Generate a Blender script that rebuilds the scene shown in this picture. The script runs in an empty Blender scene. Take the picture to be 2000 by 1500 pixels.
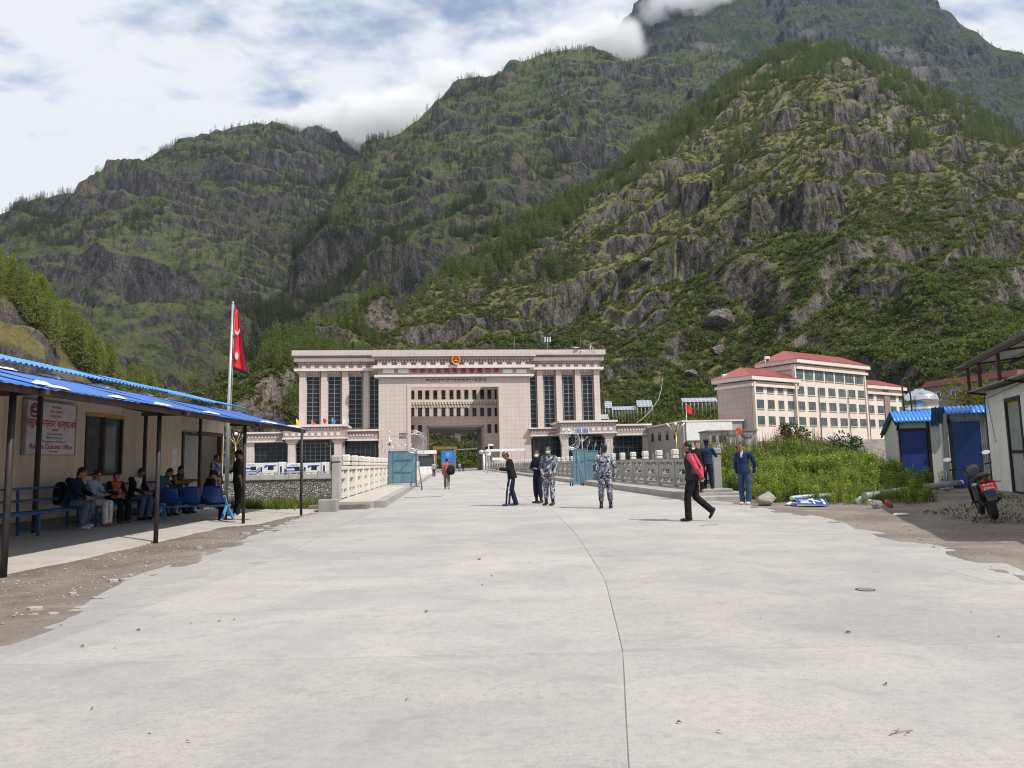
import bpy, bmesh, math, random
import numpy as np
from mathutils import Vector, Matrix

# ------------------------------------------------------------------ camera, sky, sun, exposure
SC = bpy.context.scene
COL = SC.collection
CAM_H = 1.3
FPX = 1400.0                      # focal length in pixels of a 2000 px wide picture
PITCH = math.atan(155.0 / FPX)
ROLL = -0.022
CAM_R = Matrix.Rotation(math.pi / 2 + PITCH, 3, 'X') @ Matrix.Rotation(ROLL, 3, 'Z')
cam_data = bpy.data.cameras.new('camera')
cam = bpy.data.objects.new('camera', cam_data)
COL.objects.link(cam)
cam.matrix_world = Matrix.Translation((0, 0, CAM_H)) @ CAM_R.to_4x4()
cam_data.sensor_width = 36.0
cam_data.lens = FPX / 2000.0 * 36.0
cam_data.clip_start = 0.1
cam_data.clip_end = 20000.0
SC.camera = cam

SUN_DIR = Vector((0.68, -0.50, 1.0)).normalized()      # towards the sun
sun_data = bpy.data.lights.new('sun', 'SUN')
sun_data.energy = 4.6
sun_data.angle = math.radians(0.53)
sun_data.color = (1.0, 0.955, 0.90)
sun = bpy.data.objects.new('sun', sun_data)
COL.objects.link(sun)
sun.rotation_euler = SUN_DIR.to_track_quat('Z', 'Y').to_euler()

world = bpy.data.worlds.new('World')
SC.world = world
world.use_nodes = True
wn = world.node_tree
wn.nodes.clear()


def wnode(t, **kw):
    n = wn.nodes.new(t)
    for k, v in kw.items():
        setattr(n, k, v)
    return n


def wmath(op, a, b=None, clamp=False):
    n = wnode('ShaderNodeMath', operation=op, use_clamp=clamp)
    for i, v in enumerate((a, b)):
        if v is None:
            continue
        if isinstance(v, (int, float)):
            n.inputs[i].default_value = v
        else:
            wn.links.new(v, n.inputs[i])
    return n.outputs[0]


w_sky = wnode('ShaderNodeTexSky', sky_type='NISHITA', sun_disc=False)
w_sky.sun_elevation = math.asin(SUN_DIR.z)
w_sky.sun_rotation = math.atan2(SUN_DIR.x, SUN_DIR.y)
w_sky.altitude = 1800
w_sky.air_density = 1.0
w_sky.dust_density = 1.2
w_tc = wnode('ShaderNodeTexCoord')
w_sep = wnode('ShaderNodeSeparateXYZ')
wn.links.new(w_tc.outputs['Generated'], w_sep.inputs[0])
w_den = wmath('ADD', wmath('MAXIMUM', w_sep.outputs[2], 0.0), 0.16)
w_cmb = wnode('ShaderNodeCombineXYZ')
wn.links.new(wmath('DIVIDE', w_sep.outputs[0], w_den), w_cmb.inputs[0])
wn.links.new(wmath('DIVIDE', w_sep.outputs[1], w_den), w_cmb.inputs[1])


def wnoise(rot, scl, loc, scale, detail, rough, dist):
    m = wnode('ShaderNodeMapping')
    m.inputs['Rotation'].default_value = (0, 0, rot)
    m.inputs['Scale'].default_value = scl
    m.inputs['Location'].default_value = loc
    wn.links.new(w_cmb.outputs[0], m.inputs[0])
    n = wnode('ShaderNodeTexNoise')
    n.inputs['Scale'].default_value = scale
    n.inputs['Detail'].default_value = detail
    n.inputs['Roughness'].default_value = rough
    n.inputs['Distortion'].default_value = dist
    wn.links.new(m.outputs[0], n.inputs[0])
    return n.outputs['Fac']


c_big = wnoise(0.5, (1, 1, 1), (3.1, 1.7, 0), 0.9, 4, 0.5, 0.3)
c_rip = wnoise(-0.75, (1.0, 1.7, 1), (0.4, 7.2, 0), 4.6, 4, 0.5, 0.2)
c_fin = wnoise(0.2, (1, 1, 1), (9.4, 2.2, 0), 9.0, 6, 0.6, 0.3)
c_sum = wmath('ADD', wmath('ADD', wmath('MULTIPLY', c_big, 0.62), wmath('MULTIPLY', c_rip, 0.60)), wmath('MULTIPLY', c_fin, 0.28))
w_mr = wnode('ShaderNodeMapRange', interpolation_type='SMOOTHSTEP')
w_mr.inputs[1].default_value = 0.56
w_mr.inputs[2].default_value = 0.77
wn.links.new(c_sum, w_mr.inputs[0])
w_mix = wnode('ShaderNodeMix', data_type='RGBA')
wn.links.new(w_mr.outputs[0], w_mix.inputs[0])
w_pale = wnode('ShaderNodeMix', data_type='RGBA')
w_pale.inputs[0].default_value = 0.62
wn.links.new(w_sky.outputs[0], w_pale.inputs[6])
w_pale.inputs[7].default_value = (4.3, 5.6, 8.0, 1)
wn.links.new(w_pale.outputs[2], w_mix.inputs[6])
w_mix.inputs[7].default_value = (9.0, 9.15, 9.4, 1)
w_bg = wnode('ShaderNodeBackground')
w_bg.inputs['Strength'].default_value = 0.10
w_out = wnode('ShaderNodeOutputWorld')
wn.links.new(w_mix.outputs[2], w_bg.inputs[0])
wn.links.new(w_bg.outputs[0], w_out.inputs[0])

SC.view_settings.view_transform = 'Standard'
SC.view_settings.look = 'None'
SC.view_settings.exposure = 0.0
SC.view_settings.gamma = 1.0
SC.view_settings.use_curve_mapping = False
SC.render.engine = 'CYCLES'
SC.cycles.max_bounces = 10
SC.cycles.filter_width = 1.1
SC.cycles.diffuse_bounces = 3
SC.cycles.glossy_bounces = 3
SC.cycles.transmission_bounces = 4
SC.cycles.volume_bounces = 6
SC.cycles.transparent_max_bounces = 8
SC.cycles.use_denoising = True
SC.cycles.caustics_reflective = False
SC.cycles.caustics_refractive = False

random.seed(7)
RNG = np.random.default_rng(7)
R = math.radians


# ------------------------------------------------------------------ the camera's geometry, for measuring the place
def ray(px, py):
    return CAM_R @ Vector(((px - 1000) / FPX, -(py - 750) / FPX, -1.0))


def gnd(px, py, z=0.0):
    d = ray(px, py)
    t = (z - CAM_H) / d.z
    return Vector((d.x * t, d.y * t, z))


def at(px, py, y):
    d = ray(px, py)
    t = y / d.y
    return Vector((d.x * t, y, CAM_H + d.z * t))


def at_r(px, py, r):
    d = ray(px, py)
    t = r / math.hypot(d.x, d.y)
    return Vector((d.x * t, d.y * t, CAM_H + d.z * t))


# ------------------------------------------------------------------ materials
MATS = {}


def _mk(name):
    m = bpy.data.materials.new(name)
    m.use_nodes = True
    nt = m.node_tree
    b = nt.nodes['Principled BSDF']
    MATS[name] = m
    return m, nt, b


def N(nt, t, **kw):
    n = nt.nodes.new(t)
    for k, v in kw.items():
        setattr(n, k, v)
    return n


def noise_node(nt, vec, scale, detail=4, rough=0.55, dist=0.0):
    n = N(nt, 'ShaderNodeTexNoise')
    n.inputs['Scale'].default_value = scale
    n.inputs['Detail'].default_value = detail
    n.inputs['Roughness'].default_value = rough
    n.inputs['Distortion'].default_value = dist
    if vec is not None:
        nt.links.new(vec, n.inputs['Vector'])
    return n.outputs['Fac']


def ramp(nt, fac, lo, hi, smooth=True):
    n = N(nt, 'ShaderNodeMapRange')
    if smooth:
        n.interpolation_type = 'SMOOTHSTEP'
    n.inputs[1].default_value = lo
    n.inputs[2].default_value = hi
    nt.links.new(fac, n.inputs[0])
    return n.outputs[0]


def mixc(nt, fac, a, b, blend='MIX'):
    n = N(nt, 'ShaderNodeMix', data_type='RGBA', blend_type=blend)
    for i, v in ((0, fac), (6, a), (7, b)):
        if isinstance(v, (int, float)):
            n.inputs[i].default_value = v
        elif isinstance(v, tuple):
            n.inputs[i].default_value = (*v, 1) if len(v) == 3 else v
        else:
            nt.links.new(v, n.inputs[i])
    return n.outputs[2]


def nmath(nt, op, a, b=0.0, clamp=False):
    n = N(nt, 'ShaderNodeMath', operation=op, use_clamp=clamp)
    for i, v in enumerate((a, b)):
        if isinstance(v, (int, float)):
            n.inputs[i].default_value = v
        else:
            nt.links.new(v, n.inputs[i])
    return n.outputs[0]


def add_bump(nt, b, h, strength, dist):
    n = N(nt, 'ShaderNodeBump')
    n.inputs['Strength'].default_value = strength
    n.inputs['Distance'].default_value = dist
    nt.links.new(h, n.inputs['Height'])
    nt.links.new(n.outputs[0], b.inputs['Normal'])


def mat(name, c, rough=0.7, c2=None, scale=3.0, metal=0.0, bump=0.0, bscale=40.0, bdist=0.01, grime=0.25, gscale=1.2,
        spec=0.4, vary=0.0, streak=False):
    """painted / mineral surface: two tones, soft grime, fine relief"""
    m, nt, b = _mk(name)
    tc = N(nt, 'ShaderNodeTexCoord').outputs['Object']
    if c2 is None:
        c2 = tuple(v * 0.82 for v in c)
    col = mixc(nt, ramp(nt, noise_node(nt, tc, scale, 5, 0.6), 0.35, 0.68), c, c2)
    gv = tc
    if streak:
        mp = N(nt, 'ShaderNodeMapping')
        mp.inputs['Scale'].default_value = (1.0, 1.0, 0.12)
        nt.links.new(tc, mp.inputs[0])
        gv = mp.outputs[0]
    g = ramp(nt, noise_node(nt, gv, gscale, 6, 0.65, 0.4), 0.45, 0.8)
    col = mixc(nt, nmath(nt, 'MULTIPLY', g, grime), col, tuple(v * 0.45 for v in c))
    if vary > 0:
        oi = N(nt, 'ShaderNodeObjectInfo').outputs['Random']
        hv = N(nt, 'ShaderNodeHueSaturation')
        nt.links.new(col, hv.inputs['Color'])
        nt.links.new(nmath(nt, 'ADD', nmath(nt, 'MULTIPLY', oi, 2 * vary), 1.0 - vary), hv.inputs['Value'])
        col = hv.outputs[0]
    nt.links.new(col, b.inputs['Base Color'])
    b.inputs['Roughness'].default_value = rough
    b.inputs['Metallic'].default_value = metal
    b.inputs['Specular IOR Level'].default_value = spec
    if bump > 0:
        add_bump(nt, b, noise_node(nt, tc, bscale, 5, 0.6), bump, bdist)
    return m


def mat_tile(name, c, c2, line, w, h, mortar=0.02, rough=0.45, bump=0.25):
    """stone cladding: joint lines too fine to build one by one, laid out on the wall's own u (x+y) and z"""
    m, nt, b = _mk(name)
    tc = N(nt, 'ShaderNodeTexCoord').outputs['Object']
    s = N(nt, 'ShaderNodeSeparateXYZ')
    nt.links.new(tc, s.inputs[0])
    cm = N(nt, 'ShaderNodeCombineXYZ')
    nt.links.new(nmath(nt, 'ADD', s.outputs[0], s.outputs[1]), cm.inputs[0])
    nt.links.new(s.outputs[2], cm.inputs[1])
    br = N(nt, 'ShaderNodeTexBrick', offset=0.0, squash=1.0)
    nt.links.new(cm.outputs[0], br.inputs['Vector'])
    br.inputs['Color1'].default_value = (*c, 1)
    br.inputs['Color2'].default_value = (*c2, 1)
    br.inputs['Mortar'].default_value = (*line, 1)
    br.inputs['Scale'].default_value = 1.0
    br.inputs['Mortar Size'].default_value = mortar
    br.inputs['Mortar Smooth'].default_value = 0.1
    br.inputs['Bias'].default_value = 0.0
    br.inputs['Brick Width'].default_value = w
    br.inputs['Row Height'].default_value = h
    mp = N(nt, 'ShaderNodeMapping')
    mp.inputs['Scale'].default_value = (1, 1, 0.15)
    nt.links.new(tc, mp.inputs[0])
    g = ramp(nt, noise_node(nt, mp.outputs[0], 0.5, 6, 0.65, 0.5), 0.45, 0.85)
    col = mixc(nt, nmath(nt, 'MULTIPLY', g, 0.22), br.outputs['Color'], tuple(v * 0.5 for v in c))
    nt.links.new(col, b.inputs['Base Color'])
    b.inputs['Roughness'].default_value = rough
    add_bump(nt, b, nmath(nt, 'SUBTRACT', 1.0, br.outputs['Fac']), bump, 0.02)
    return m


def mat_glass(name, tint=(0.02, 0.03, 0.035), rough=0.06):
    m, nt, b = _mk(name)
    tc = N(nt, 'ShaderNodeTexCoord').outputs['Object']
    col = mixc(nt, ramp(nt, noise_node(nt, tc, 0.6, 3), 0.3, 0.7), tint, tuple(v * 1.8 for v in tint))
    nt.links.new(col, b.inputs['Base Color'])
    b.inputs['Roughness'].default_value = rough
    b.inputs['Specular IOR Level'].default_value = 0.22
    add_bump(nt, b, noise_node(nt, tc, 0.9, 2), 0.05, 0.05)
    return m


# ------------------------------------------------------------------ mesh building
class MB:
    def __init__(self):
        self.v, self.f, self.mi, self.sm = [], [], [], []

    def add(self, vs, fs, mi=0, smooth=False):
        o = len(self.v)
        self.v += [tuple(p) for p in vs]
        for f in fs:
            self.f.append(tuple(i + o for i in f))
            self.mi.append(mi)
            self.sm.append(smooth)
        return self

    def box(self, x0, x1, y0, y1, z0, z1, mi=0, M=None):
        vs = [(x, y, z) for z in (z0, z1) for y in (y0, y1) for x in (x0, x1)]
        if M is not None:
            vs = [tuple(M @ Vector(p)) for p in vs]
        return self.add(vs, [(0, 2, 3, 1), (4, 5, 7, 6), (0, 1, 5, 4), (2, 6, 7, 3), (0, 4, 6, 2), (1, 3, 7, 5)], mi)

    def bevbox(self, x0, x1, y0, y1, z0, z1, b=0.02, mi=0):
        """box with chamfered vertical and top edges"""
        def ringp(z, i):
            a0, a1, c0, c1 = x0 + i, x1 - i, y0 + i, y1 - i
            return [(a0 + b, c0, z), (a1 - b, c0, z), (a1, c0 + b, z), (a1, c1 - b, z), (a1 - b, c1, z), (a0 + b, c1, z), (a0, c1 - b, z), (a0, c0 + b, z)]
        rings = [ringp(z0, 0), ringp(z1 - b, 0), ringp(z1, b * 0.8)]
        return self.loft(rings, mi=mi)

    def loft(self, rings, mi=0, caps=True, smooth=False, closed=True):
        n = len(rings[0])
        vs = [p for r_ in rings for p in r_]
        fs = []
        for k in range(len(rings) - 1):
            for i in range(n if closed else n - 1):
                j = (i + 1) % n
                fs.append((k * n + i, k * n + j, (k + 1) * n + j, (k + 1) * n + i))
        self.add(vs, fs, mi, smooth)
        if caps and closed:
            o = len(self.v) - len(vs)
            self.f.append(tuple(o + i for i in reversed(range(n))))
            self.f.append(tuple(o + (len(rings) - 1) * n + i for i in range(n)))
            self.mi += [mi, mi]
            self.sm += [False, False]
        return self

    def tube(self, pts, r, n=8, mi=0, caps=True, smooth=True):
        pts = [Vector(p) for p in pts]
        rs = r if isinstance(r, (list, tuple)) else [r] * len(pts)
        rings = []
        up = None
        for i, p in enumerate(pts):
            d = (pts[min(i + 1, len(pts) - 1)] - pts[max(i - 1, 0)])
            d = d.normalized() if d.length > 1e-9 else Vector((0, 0, 1))
            if up is None:
                up = Vector((0, 0, 1)) if abs(d.z) < 0.9 else Vector((1, 0, 0))
            a = d.cross(up)
            if a.length < 1e-6:
                a = d.cross(Vector((1, 0.3, 0)))
            a.normalize()
            b = a.cross(d).normalized()
            up = b
            rings.append([tuple(p + rs[i] * (math.cos(t) * a + math.sin(t) * b)) for t in (2 * math.pi * (k + 0.5) / n for k in range(n))])
        return self.loft(rings, mi, caps, smooth)

    def bar(self, p, q, w, h=None, mi=0):
        """square bar between two points"""
        p, q = Vector(p), Vector(q)
        h = h or w
        d = (q - p).normalized()
        up = Vector((0, 0, 1)) if abs(d.z) < 0.95 else Vector((0, 1, 0))
        a = d.cross(up).normalized()
        b = a.cross(d)
        rings = [[tuple(c + a * sx * w / 2 + b * sy * h / 2) for sx, sy in ((-1, -1), (1, -1), (1, 1), (-1, 1))] for c in (p, q)]
        return self.loft(rings, mi)

    def lathe(self, prof, n=16, mi=0, c=(0, 0, 0), smooth=True, caps=True):
        rings = [[(c[0] + r_ * math.cos(2 * math.pi * k / n), c[1] + r_ * math.sin(2 * math.pi * k / n), c[2] + z) for k in range(n)] for r_, z in prof]
        return self.loft(rings, mi, caps, smooth)

    def prism(self, poly, z0, z1, mi=0):
        return self.loft([[(x, y, z0) for x, y in poly], [(x, y, z1) for x, y in poly]], mi)

    def prism_y(self, poly, y0, y1, mi=0):
        """outline in x,z pushed along y"""
        return self.loft([[(x, y0, z) for x, z in poly], [(x, y1, z) for x, z in poly]], mi)

    def prism_x(self, poly, x0, x1, mi=0):
        """outline in y,z pushed along x"""
        return self.loft([[(x0, y, z) for y, z in poly], [(x1, y, z) for y, z in poly]], mi)

    def ell(self, c, r, n=12, m=8, mi=0, M=None, jit=0.0, seed=0):
        rr = random.Random(seed)
        vs, fs = [], []
        for i in range(m + 1):
            ph = math.pi * i / m
            for k in range(n):
                th = 2 * math.pi * k / n
                j = 1 + jit * (rr.random() - 0.5) * 2
                p = Vector((r[0] * math.sin(ph) * math.cos(th) * j, r[1] * math.sin(ph) * math.sin(th) * j, r[2] * math.cos(ph) * j))
                if M is not None:
                    p = M @ p
                vs.append((c[0] + p.x, c[1] + p.y, c[2] + p.z))
        for i in range(m):
            for k in range(n):
                j = (k + 1) % n
                fs.append((i * n + k, (i + 1) * n + k, (i + 1) * n + j, i * n + j))
        return self.add(vs, fs, mi, True)

    def mesh(self, name, mats):
        me = bpy.data.meshes.new(name)
        me.from_pydata(self.v, [], self.f)
        for m in (mats if isinstance(mats, (list, tuple)) else [mats]):
            me.materials.append(MATS[m] if isinstance(m, str) else m)
        me.polygons.foreach_set('material_index', self.mi)
        me.polygons.foreach_set('use_smooth', self.sm)
        me.validate()
        me.update()
        bm = bmesh.new()
        bm.from_mesh(me)
        bmesh.ops.recalc_face_normals(bm, faces=bm.faces)
        bm.to_mesh(me)
        bm.free()
        return me

    def build(self, name, mats, parent=None, loc=None, rotz=0.0):
        return link(name, self.mesh(name, mats), parent, loc, rotz)


def link(name, me, parent=None, loc=None, rotz=0.0):
    o = bpy.data.objects.new(name, me)
    COL.objects.link(o)
    if parent is not None:
        o.parent = parent
    if loc is not None:
        o.location = loc
    if rotz:
        o.rotation_euler = (0, 0, rotz)
    return o


def tag(o, label=None, cat=None, group=None, kind=None):
    if label:
        o['label'] = label
    if cat:
        o['category'] = cat
    if group:
        o['group'] = group
    if kind:
        o['kind'] = kind
    return o


def thing(name, label, cat, loc=(0, 0, 0), rotz=0.0, group=None):
    o = bpy.data.objects.new(name, None)
    o.empty_display_size = 0.2
    COL.objects.link(o)
    o.location = loc
    o.rotation_euler = (0, 0, rotz)
    return tag(o, label, cat, group)


def copy_tree(o, parent=None):
    c = o.copy()
    COL.objects.link(c)
    c.parent = parent
    for ch in list(o.children):
        copy_tree(ch, c)
    return c


def bevel(o, w=0.01, seg=2):
    md = o.modifiers.new('bevel', 'BEVEL')
    md.width = w
    md.segments = seg
    md.limit_method = 'ANGLE'
    return o


def text_mesh(s, size, depth=0.0, align='CENTER', bold=0.0, xs=1.0):
    cu = bpy.data.curves.new('t', 'FONT')
    cu.body = s
    cu.size = size
    cu.extrude = depth / 2
    cu.align_x = align
    cu.align_y = 'CENTER'
    cu.offset = bold
    cu.resolution_u = 2
    o = bpy.data.objects.new('t', cu)
    COL.objects.link(o)
    dg = bpy.context.evaluated_depsgraph_get()
    me = bpy.data.meshes.new_from_object(o.evaluated_get(dg))
    bpy.data.objects.remove(o)
    bpy.data.curves.remove(cu)
    return me


# ------------------------------------------------------------------ noise for terrain
def _hash(ix, iy, seed):
    h = (ix.astype(np.int64) * 374761393 + iy.astype(np.int64) * 668265263 + seed * 1442695041) & 0xFFFFFFFF
    h = ((h ^ (h >> 13)) * 1274126177) & 0xFFFFFFFF
    return (h ^ (h >> 16)) & 0xFFFFFFFF


def perlin(x, y, seed=0):
    ix, iy = np.floor(x), np.floor(y)
    fx, fy = x - ix, y - iy
    u, v = fx * fx * fx * (fx * (fx * 6 - 15) + 10), fy * fy * fy * (fy * (fy * 6 - 15) + 10)

    def g(dx, dy):
        a = _hash(ix + dx, iy + dy, seed) * (2 * math.pi / 4294967296.0)
        return np.cos(a) * (fx - dx) + np.sin(a) * (fy - dy)
    a, b, c, d = g(0, 0), g(1, 0), g(0, 1), g(1, 1)
    return 1.5 * ((a * (1 - u) + b * u) * (1 - v) + (c * (1 - u) + d * u) * v)


def fbm(x, y, oct=5, seed=0, gain=0.5, ridged=False):
    s, a, t = np.zeros_like(x), 1.0, 0.0
    for o in range(oct):
        n = perlin(x, y, seed + o * 17)
        if ridged:
            n = 1 - 2 * np.abs(n)
        s += a * n
        t += a
        a *= gain
        x, y = x * 2.03 + 3.7, y * 2.03 - 1.9
    return s / t


def sstep(a, b, x):
    t = np.clip((x - a) / (b - a), 0, 1)
    return t * t * (3 - 2 * t)
# ------------------------------------------------------------------ hills and mountains
def mat_hill(name, g1, g2, sh, r1, r2, lo, hi, fine=1.0, shrub=0.5, r3=None):
    """grass on the gentle parts, scrub in patches, bare rock where the ground is steep"""
    m, nt, b = _mk(name)
    tc = N(nt, 'ShaderNodeTexCoord').outputs['Object']
    geo = N(nt, 'ShaderNodeNewGeometry')
    sp = N(nt, 'ShaderNodeSeparateXYZ')
    nt.links.new(geo.outputs['Normal'], sp.inputs[0])
    n_big = noise_node(nt, tc, 0.012 * fine, 5, 0.6)
    n_mid = noise_node(nt, tc, 0.07 * fine, 6, 0.65)
    n_fin = noise_node(nt, tc, 0.5 * fine, 5, 0.7)
    grass = mixc(nt, ramp(nt, nmath(nt, 'ADD', nmath(nt, 'MULTIPLY', n_big, 0.5), nmath(nt, 'MULTIPLY', n_mid, 0.5)), 0.40, 0.62), g1, g2)
    grass = mixc(nt, nmath(nt, 'MULTIPLY', ramp(nt, n_fin, 0.45, 0.75), 0.6), grass, tuple(v * 0.45 for v in g2))
    scrub = ramp(nt, nmath(nt, 'ADD', nmath(nt, 'MULTIPLY', n_mid, 0.6), nmath(nt, 'MULTIPLY', n_fin, 0.5)), 0.56, 0.68)
    grass = mixc(nt, nmath(nt, 'MULTIPLY', scrub, shrub), grass, sh)
    mp = N(nt, 'ShaderNodeMapping')
    mp.inputs['Scale'].default_value = (1, 1, 0.28)
    mp.inputs['Rotation'].default_value = (0.5, 0.35, 0.6)
    nt.links.new(tc, mp.inputs[0])
    n_str = noise_node(nt, mp.outputs[0], 0.22 * fine, 7, 0.7, 0.6)
    rock = mixc(nt, ramp(nt, n_str, 0.36, 0.66), r1, r2)
    if r3 is not None:
        rock = mixc(nt, ramp(nt, n_big, 0.56, 0.66), rock, r3)
    n_crk = noise_node(nt, mp.outputs[0], 0.9 * fine, 5, 0.7, 1.0)
    rock = mixc(nt, nmath(nt, 'MULTIPLY', ramp(nt, n_crk, 0.5, 0.62), 0.6), rock, tuple(v * 0.3 for v in r1))
    steep = nmath(nt, 'ADD', sp.outputs[2], nmath(nt, 'MULTIPLY', nmath(nt, 'SUBTRACT', n_mid, 0.5), 0.55))
    steep = nmath(nt, 'ADD', steep, nmath(nt, 'MULTIPLY', nmath(nt, 'SUBTRACT', n_fin, 0.5), 0.25))
    f = ramp(nt, steep, lo, hi)
    col = mixc(nt, f, rock, grass)
    nt.links.new(col, b.inputs['Base Color'])
    b.inputs['Roughness'].default_value = 0.95
    b.inputs['Specular IOR Level'].default_value = 0.1
    hgt = nmath(nt, 'ADD', nmath(nt, 'MULTIPLY', n_fin, 1.0), nmath(nt, 'MULTIPLY', n_str, 1.6))
    add_bump(nt, b, hgt, 1.0, 3.2 / fine)
    return m


mat_hill('hill_near', (0.255, 0.242, 0.098), (0.165, 0.178, 0.066), (0.045, 0.064, 0.024), (0.042, 0.039, 0.036), (0.225, 0.203, 0.178), 0.42, 0.60, 1.0, 0.75, r3=(0.30, 0.26, 0.215))
mat_hill('hill_mid', (0.150, 0.166, 0.068), (0.086, 0.106, 0.047), (0.026, 0.042, 0.020), (0.036, 0.036, 0.036), (0.135, 0.126, 0.114), 0.40, 0.60, 0.35, 0.7, r3=(0.22, 0.165, 0.13))
mat_hill('hill_left', (0.146, 0.162, 0.066), (0.080, 0.100, 0.047), (0.026, 0.042, 0.020), (0.046, 0.043, 0.045), (0.135, 0.122, 0.115), 0.50, 0.70, 0.35, 0.6, r3=(0.2, 0.15, 0.12))
mat_hill('hill_rock', (0.085, 0.108, 0.042), (0.055, 0.075, 0.032), (0.022, 0.038, 0.018), (0.036, 0.037, 0.038), (0.130, 0.126, 0.120), 0.44, 0.64, 0.30, 0.6, r3=(0.22, 0.20, 0.19))
mat_hill('hill_dry', (0.235, 0.205, 0.085), (0.150, 0.150, 0.055), (0.050, 0.075, 0.022), (0.095, 0.082, 0.078), (0.20, 0.175, 0.155), 0.46, 0.60, 1.6, 0.3, r3=(0.2, 0.1, 0.06))


def interp_az(pts, az):
    pts = sorted(pts)
    return np.interp(az, [p[0] for p in pts], [p[1] for p in pts])


class Layer:
    pass


def smooth1(a, k):
    w = np.hanning(2 * k + 3)[1:-1]
    w /= w.sum()
    return np.convolve(np.pad(a, k, mode='edge'), w, mode='valid')


def hill_layer(name, crest, base, px0, px1, na, ns, material, noise_fn, p=1.0, z0=-2.0, over=1.22, smooth=3, back=0.55, label_kind='structure'):
    """a hill as a height field: foot line, crest line and flank, with gullies and crags from noise in metres"""
    azs = np.linspace(math.atan((px0 - 1000) / FPX), math.atan((px1 - 1000) / FPX), na)
    cr = []
    for px, py, d in crest:
        q = at_r(px, py, d)
        cr.append((math.atan2(q.x, q.y), d, q.z))
    rc = smooth1(interp_az([(c[0], c[1]) for c in cr], azs), smooth)
    zc = smooth1(interp_az([(c[0], c[2]) for c in cr], azs), smooth)
    rb = smooth1(interp_az([(math.atan((b_[0] - 1000) / FPX), b_[1]) for b_ in base], azs), smooth * 3)
    rb = np.minimum(rb, rc * 0.93)
    # rows spaced evenly in log distance, so evenly on the eye
    s1 = np.linspace(0, 1, ns)
    RB, RC, ZC = rb[:, None], rc[:, None], zc[:, None]
    RR = RB * np.exp(np.log(RC * over / RB) * s1[None, :])
    S = (RR - RB) / (RC - RB)
    AZ = np.repeat(azs[:, None], ns, 1)
    X, Y = RR * np.sin(AZ), RR * np.cos(AZ)
    up = np.clip(S, 0, 1) ** p
    Z = z0 + (ZC - z0) * up
    Z = np.where(S > 1, ZC - (RR - RC) * back, Z)
    Z = noise_fn(X, Y, Z, S, AZ)
    L = Layer()
    L.X, L.Y, L.Z, L.S, L.AZ, L.na, L.ns = X, Y, Z, S, AZ, na, ns
    L.PX = 1000 + FPX * np.tan(AZ)
    me = bpy.data.meshes.new(name)
    co = np.stack([X, Y, Z], -1).reshape(-1, 3)
    idx = np.arange(na * ns).reshape(na, ns)
    q = np.stack([idx[:-1, :-1], idx[1:, :-1], idx[1:, 1:], idx[:-1, 1:]], -1).reshape(-1, 4)
    me.vertices.add(len(co))
    me.vertices.foreach_set('co', co.astype(np.float32).ravel())
    me.loops.add(q.size)
    me.loops.foreach_set('vertex_index', q.astype(np.int32).ravel())
    me.polygons.add(len(q))
    me.polygons.foreach_set('loop_start', np.arange(0, q.size, 4, dtype=np.int32))
    me.polygons.foreach_set('use_smooth', np.ones(len(q), dtype=bool))
    me.update(calc_edges=True)
    me.materials.append(MATS[material])
    o = link(name, me)
    tag(o, kind=label_kind)
    # slope of the ground, for planting
    dx = np.gradient(Z, axis=1) / np.maximum(np.gradient(RR, axis=1), 1e-3)
    L.slope = dx
    L.vis = np.maximum.accumulate((Z - CAM_H) / RR, axis=1) - 1e-4 <= (Z - CAM_H) / RR + 0.004
    return L


def crags(X, Y, Z, step, seed, warp, mask_lo, mask_hi, mscale, sharp=0.16, dip=0.0):
    """pulls parts of a slope into cliff bands"""
    t = (Z - dip * (0.82 * X + 0.57 * Y)) / step + warp * fbm(X / (step * 3.2), Y / (step * 3.2), 3, seed)
    fr = t - np.floor(t)
    tt = np.floor(t) + sstep(0.5 - sharp, 0.5 + sharp, fr)
    m = sstep(mask_lo, mask_hi, fbm(X / mscale, Y / mscale, 3, seed + 91))
    return Z + (tt - t) * step * m


def n_near(X, Y, Z, S, AZ):
    env = sstep(0.0, 0.12, S) * (1 - 0.65 * sstep(0.85, 1.0, S))
    # ribs run down towards the lower left
    u = -0.57 * X + 0.82 * Y
    v = -0.82 * X - 0.57 * Y
    w = 16 * fbm(X / 90, Y / 90, 3, 5)
    ribs = fbm((u + w) / 52, v / 210, 4, 11, 0.5, True)
    Z = Z + env * (20 * ribs + 17 * fbm(X / 130, Y / 130, 3, 3))
    Z = crags(X, Y, Z, 28.0, 21, 1.3, -0.04, 0.24, 85, 0.14, 0.42)
    Z = crags(X, Y, Z, 12.0, 33, 1.3, 0.0, 0.28, 44, 0.16, 0.15)
    Z = Z + sstep(0.02, 0.1, S) * (2.0 * fbm(X / 13, Y / 13, 4, 44, 0.6) + 1.6 * fbm((u + w) / 9, v / 30, 3, 47, 0.55, True))
    return Z


def n_mid(X, Y, Z, S, AZ):
    env = sstep(0.0, 0.12, S) * (1 - 0.5 * sstep(0.82, 1.0, S))
    u = -0.57 * X + 0.82 * Y
    v = -0.82 * X - 0.57 * Y
    w = 40 * fbm(X / 240, Y / 240, 3, 65)
    Z = Z + env * (72 * fbm((u + w) / 210, v / 560, 5, 61, 0.52, True) + 40 * fbm(X / 420, Y / 420, 3, 63))
    Z = crags(X, Y, Z, 75.0, 71, 1.3, 0.02, 0.32, 220, 0.2, 0.35)
    Z = crags(X, Y, Z, 30.0, 73, 1.3, 0.0, 0.3, 110, 0.2)
    return Z + env * 9 * fbm(X / 45, Y / 45, 4, 75, 0.6)


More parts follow.
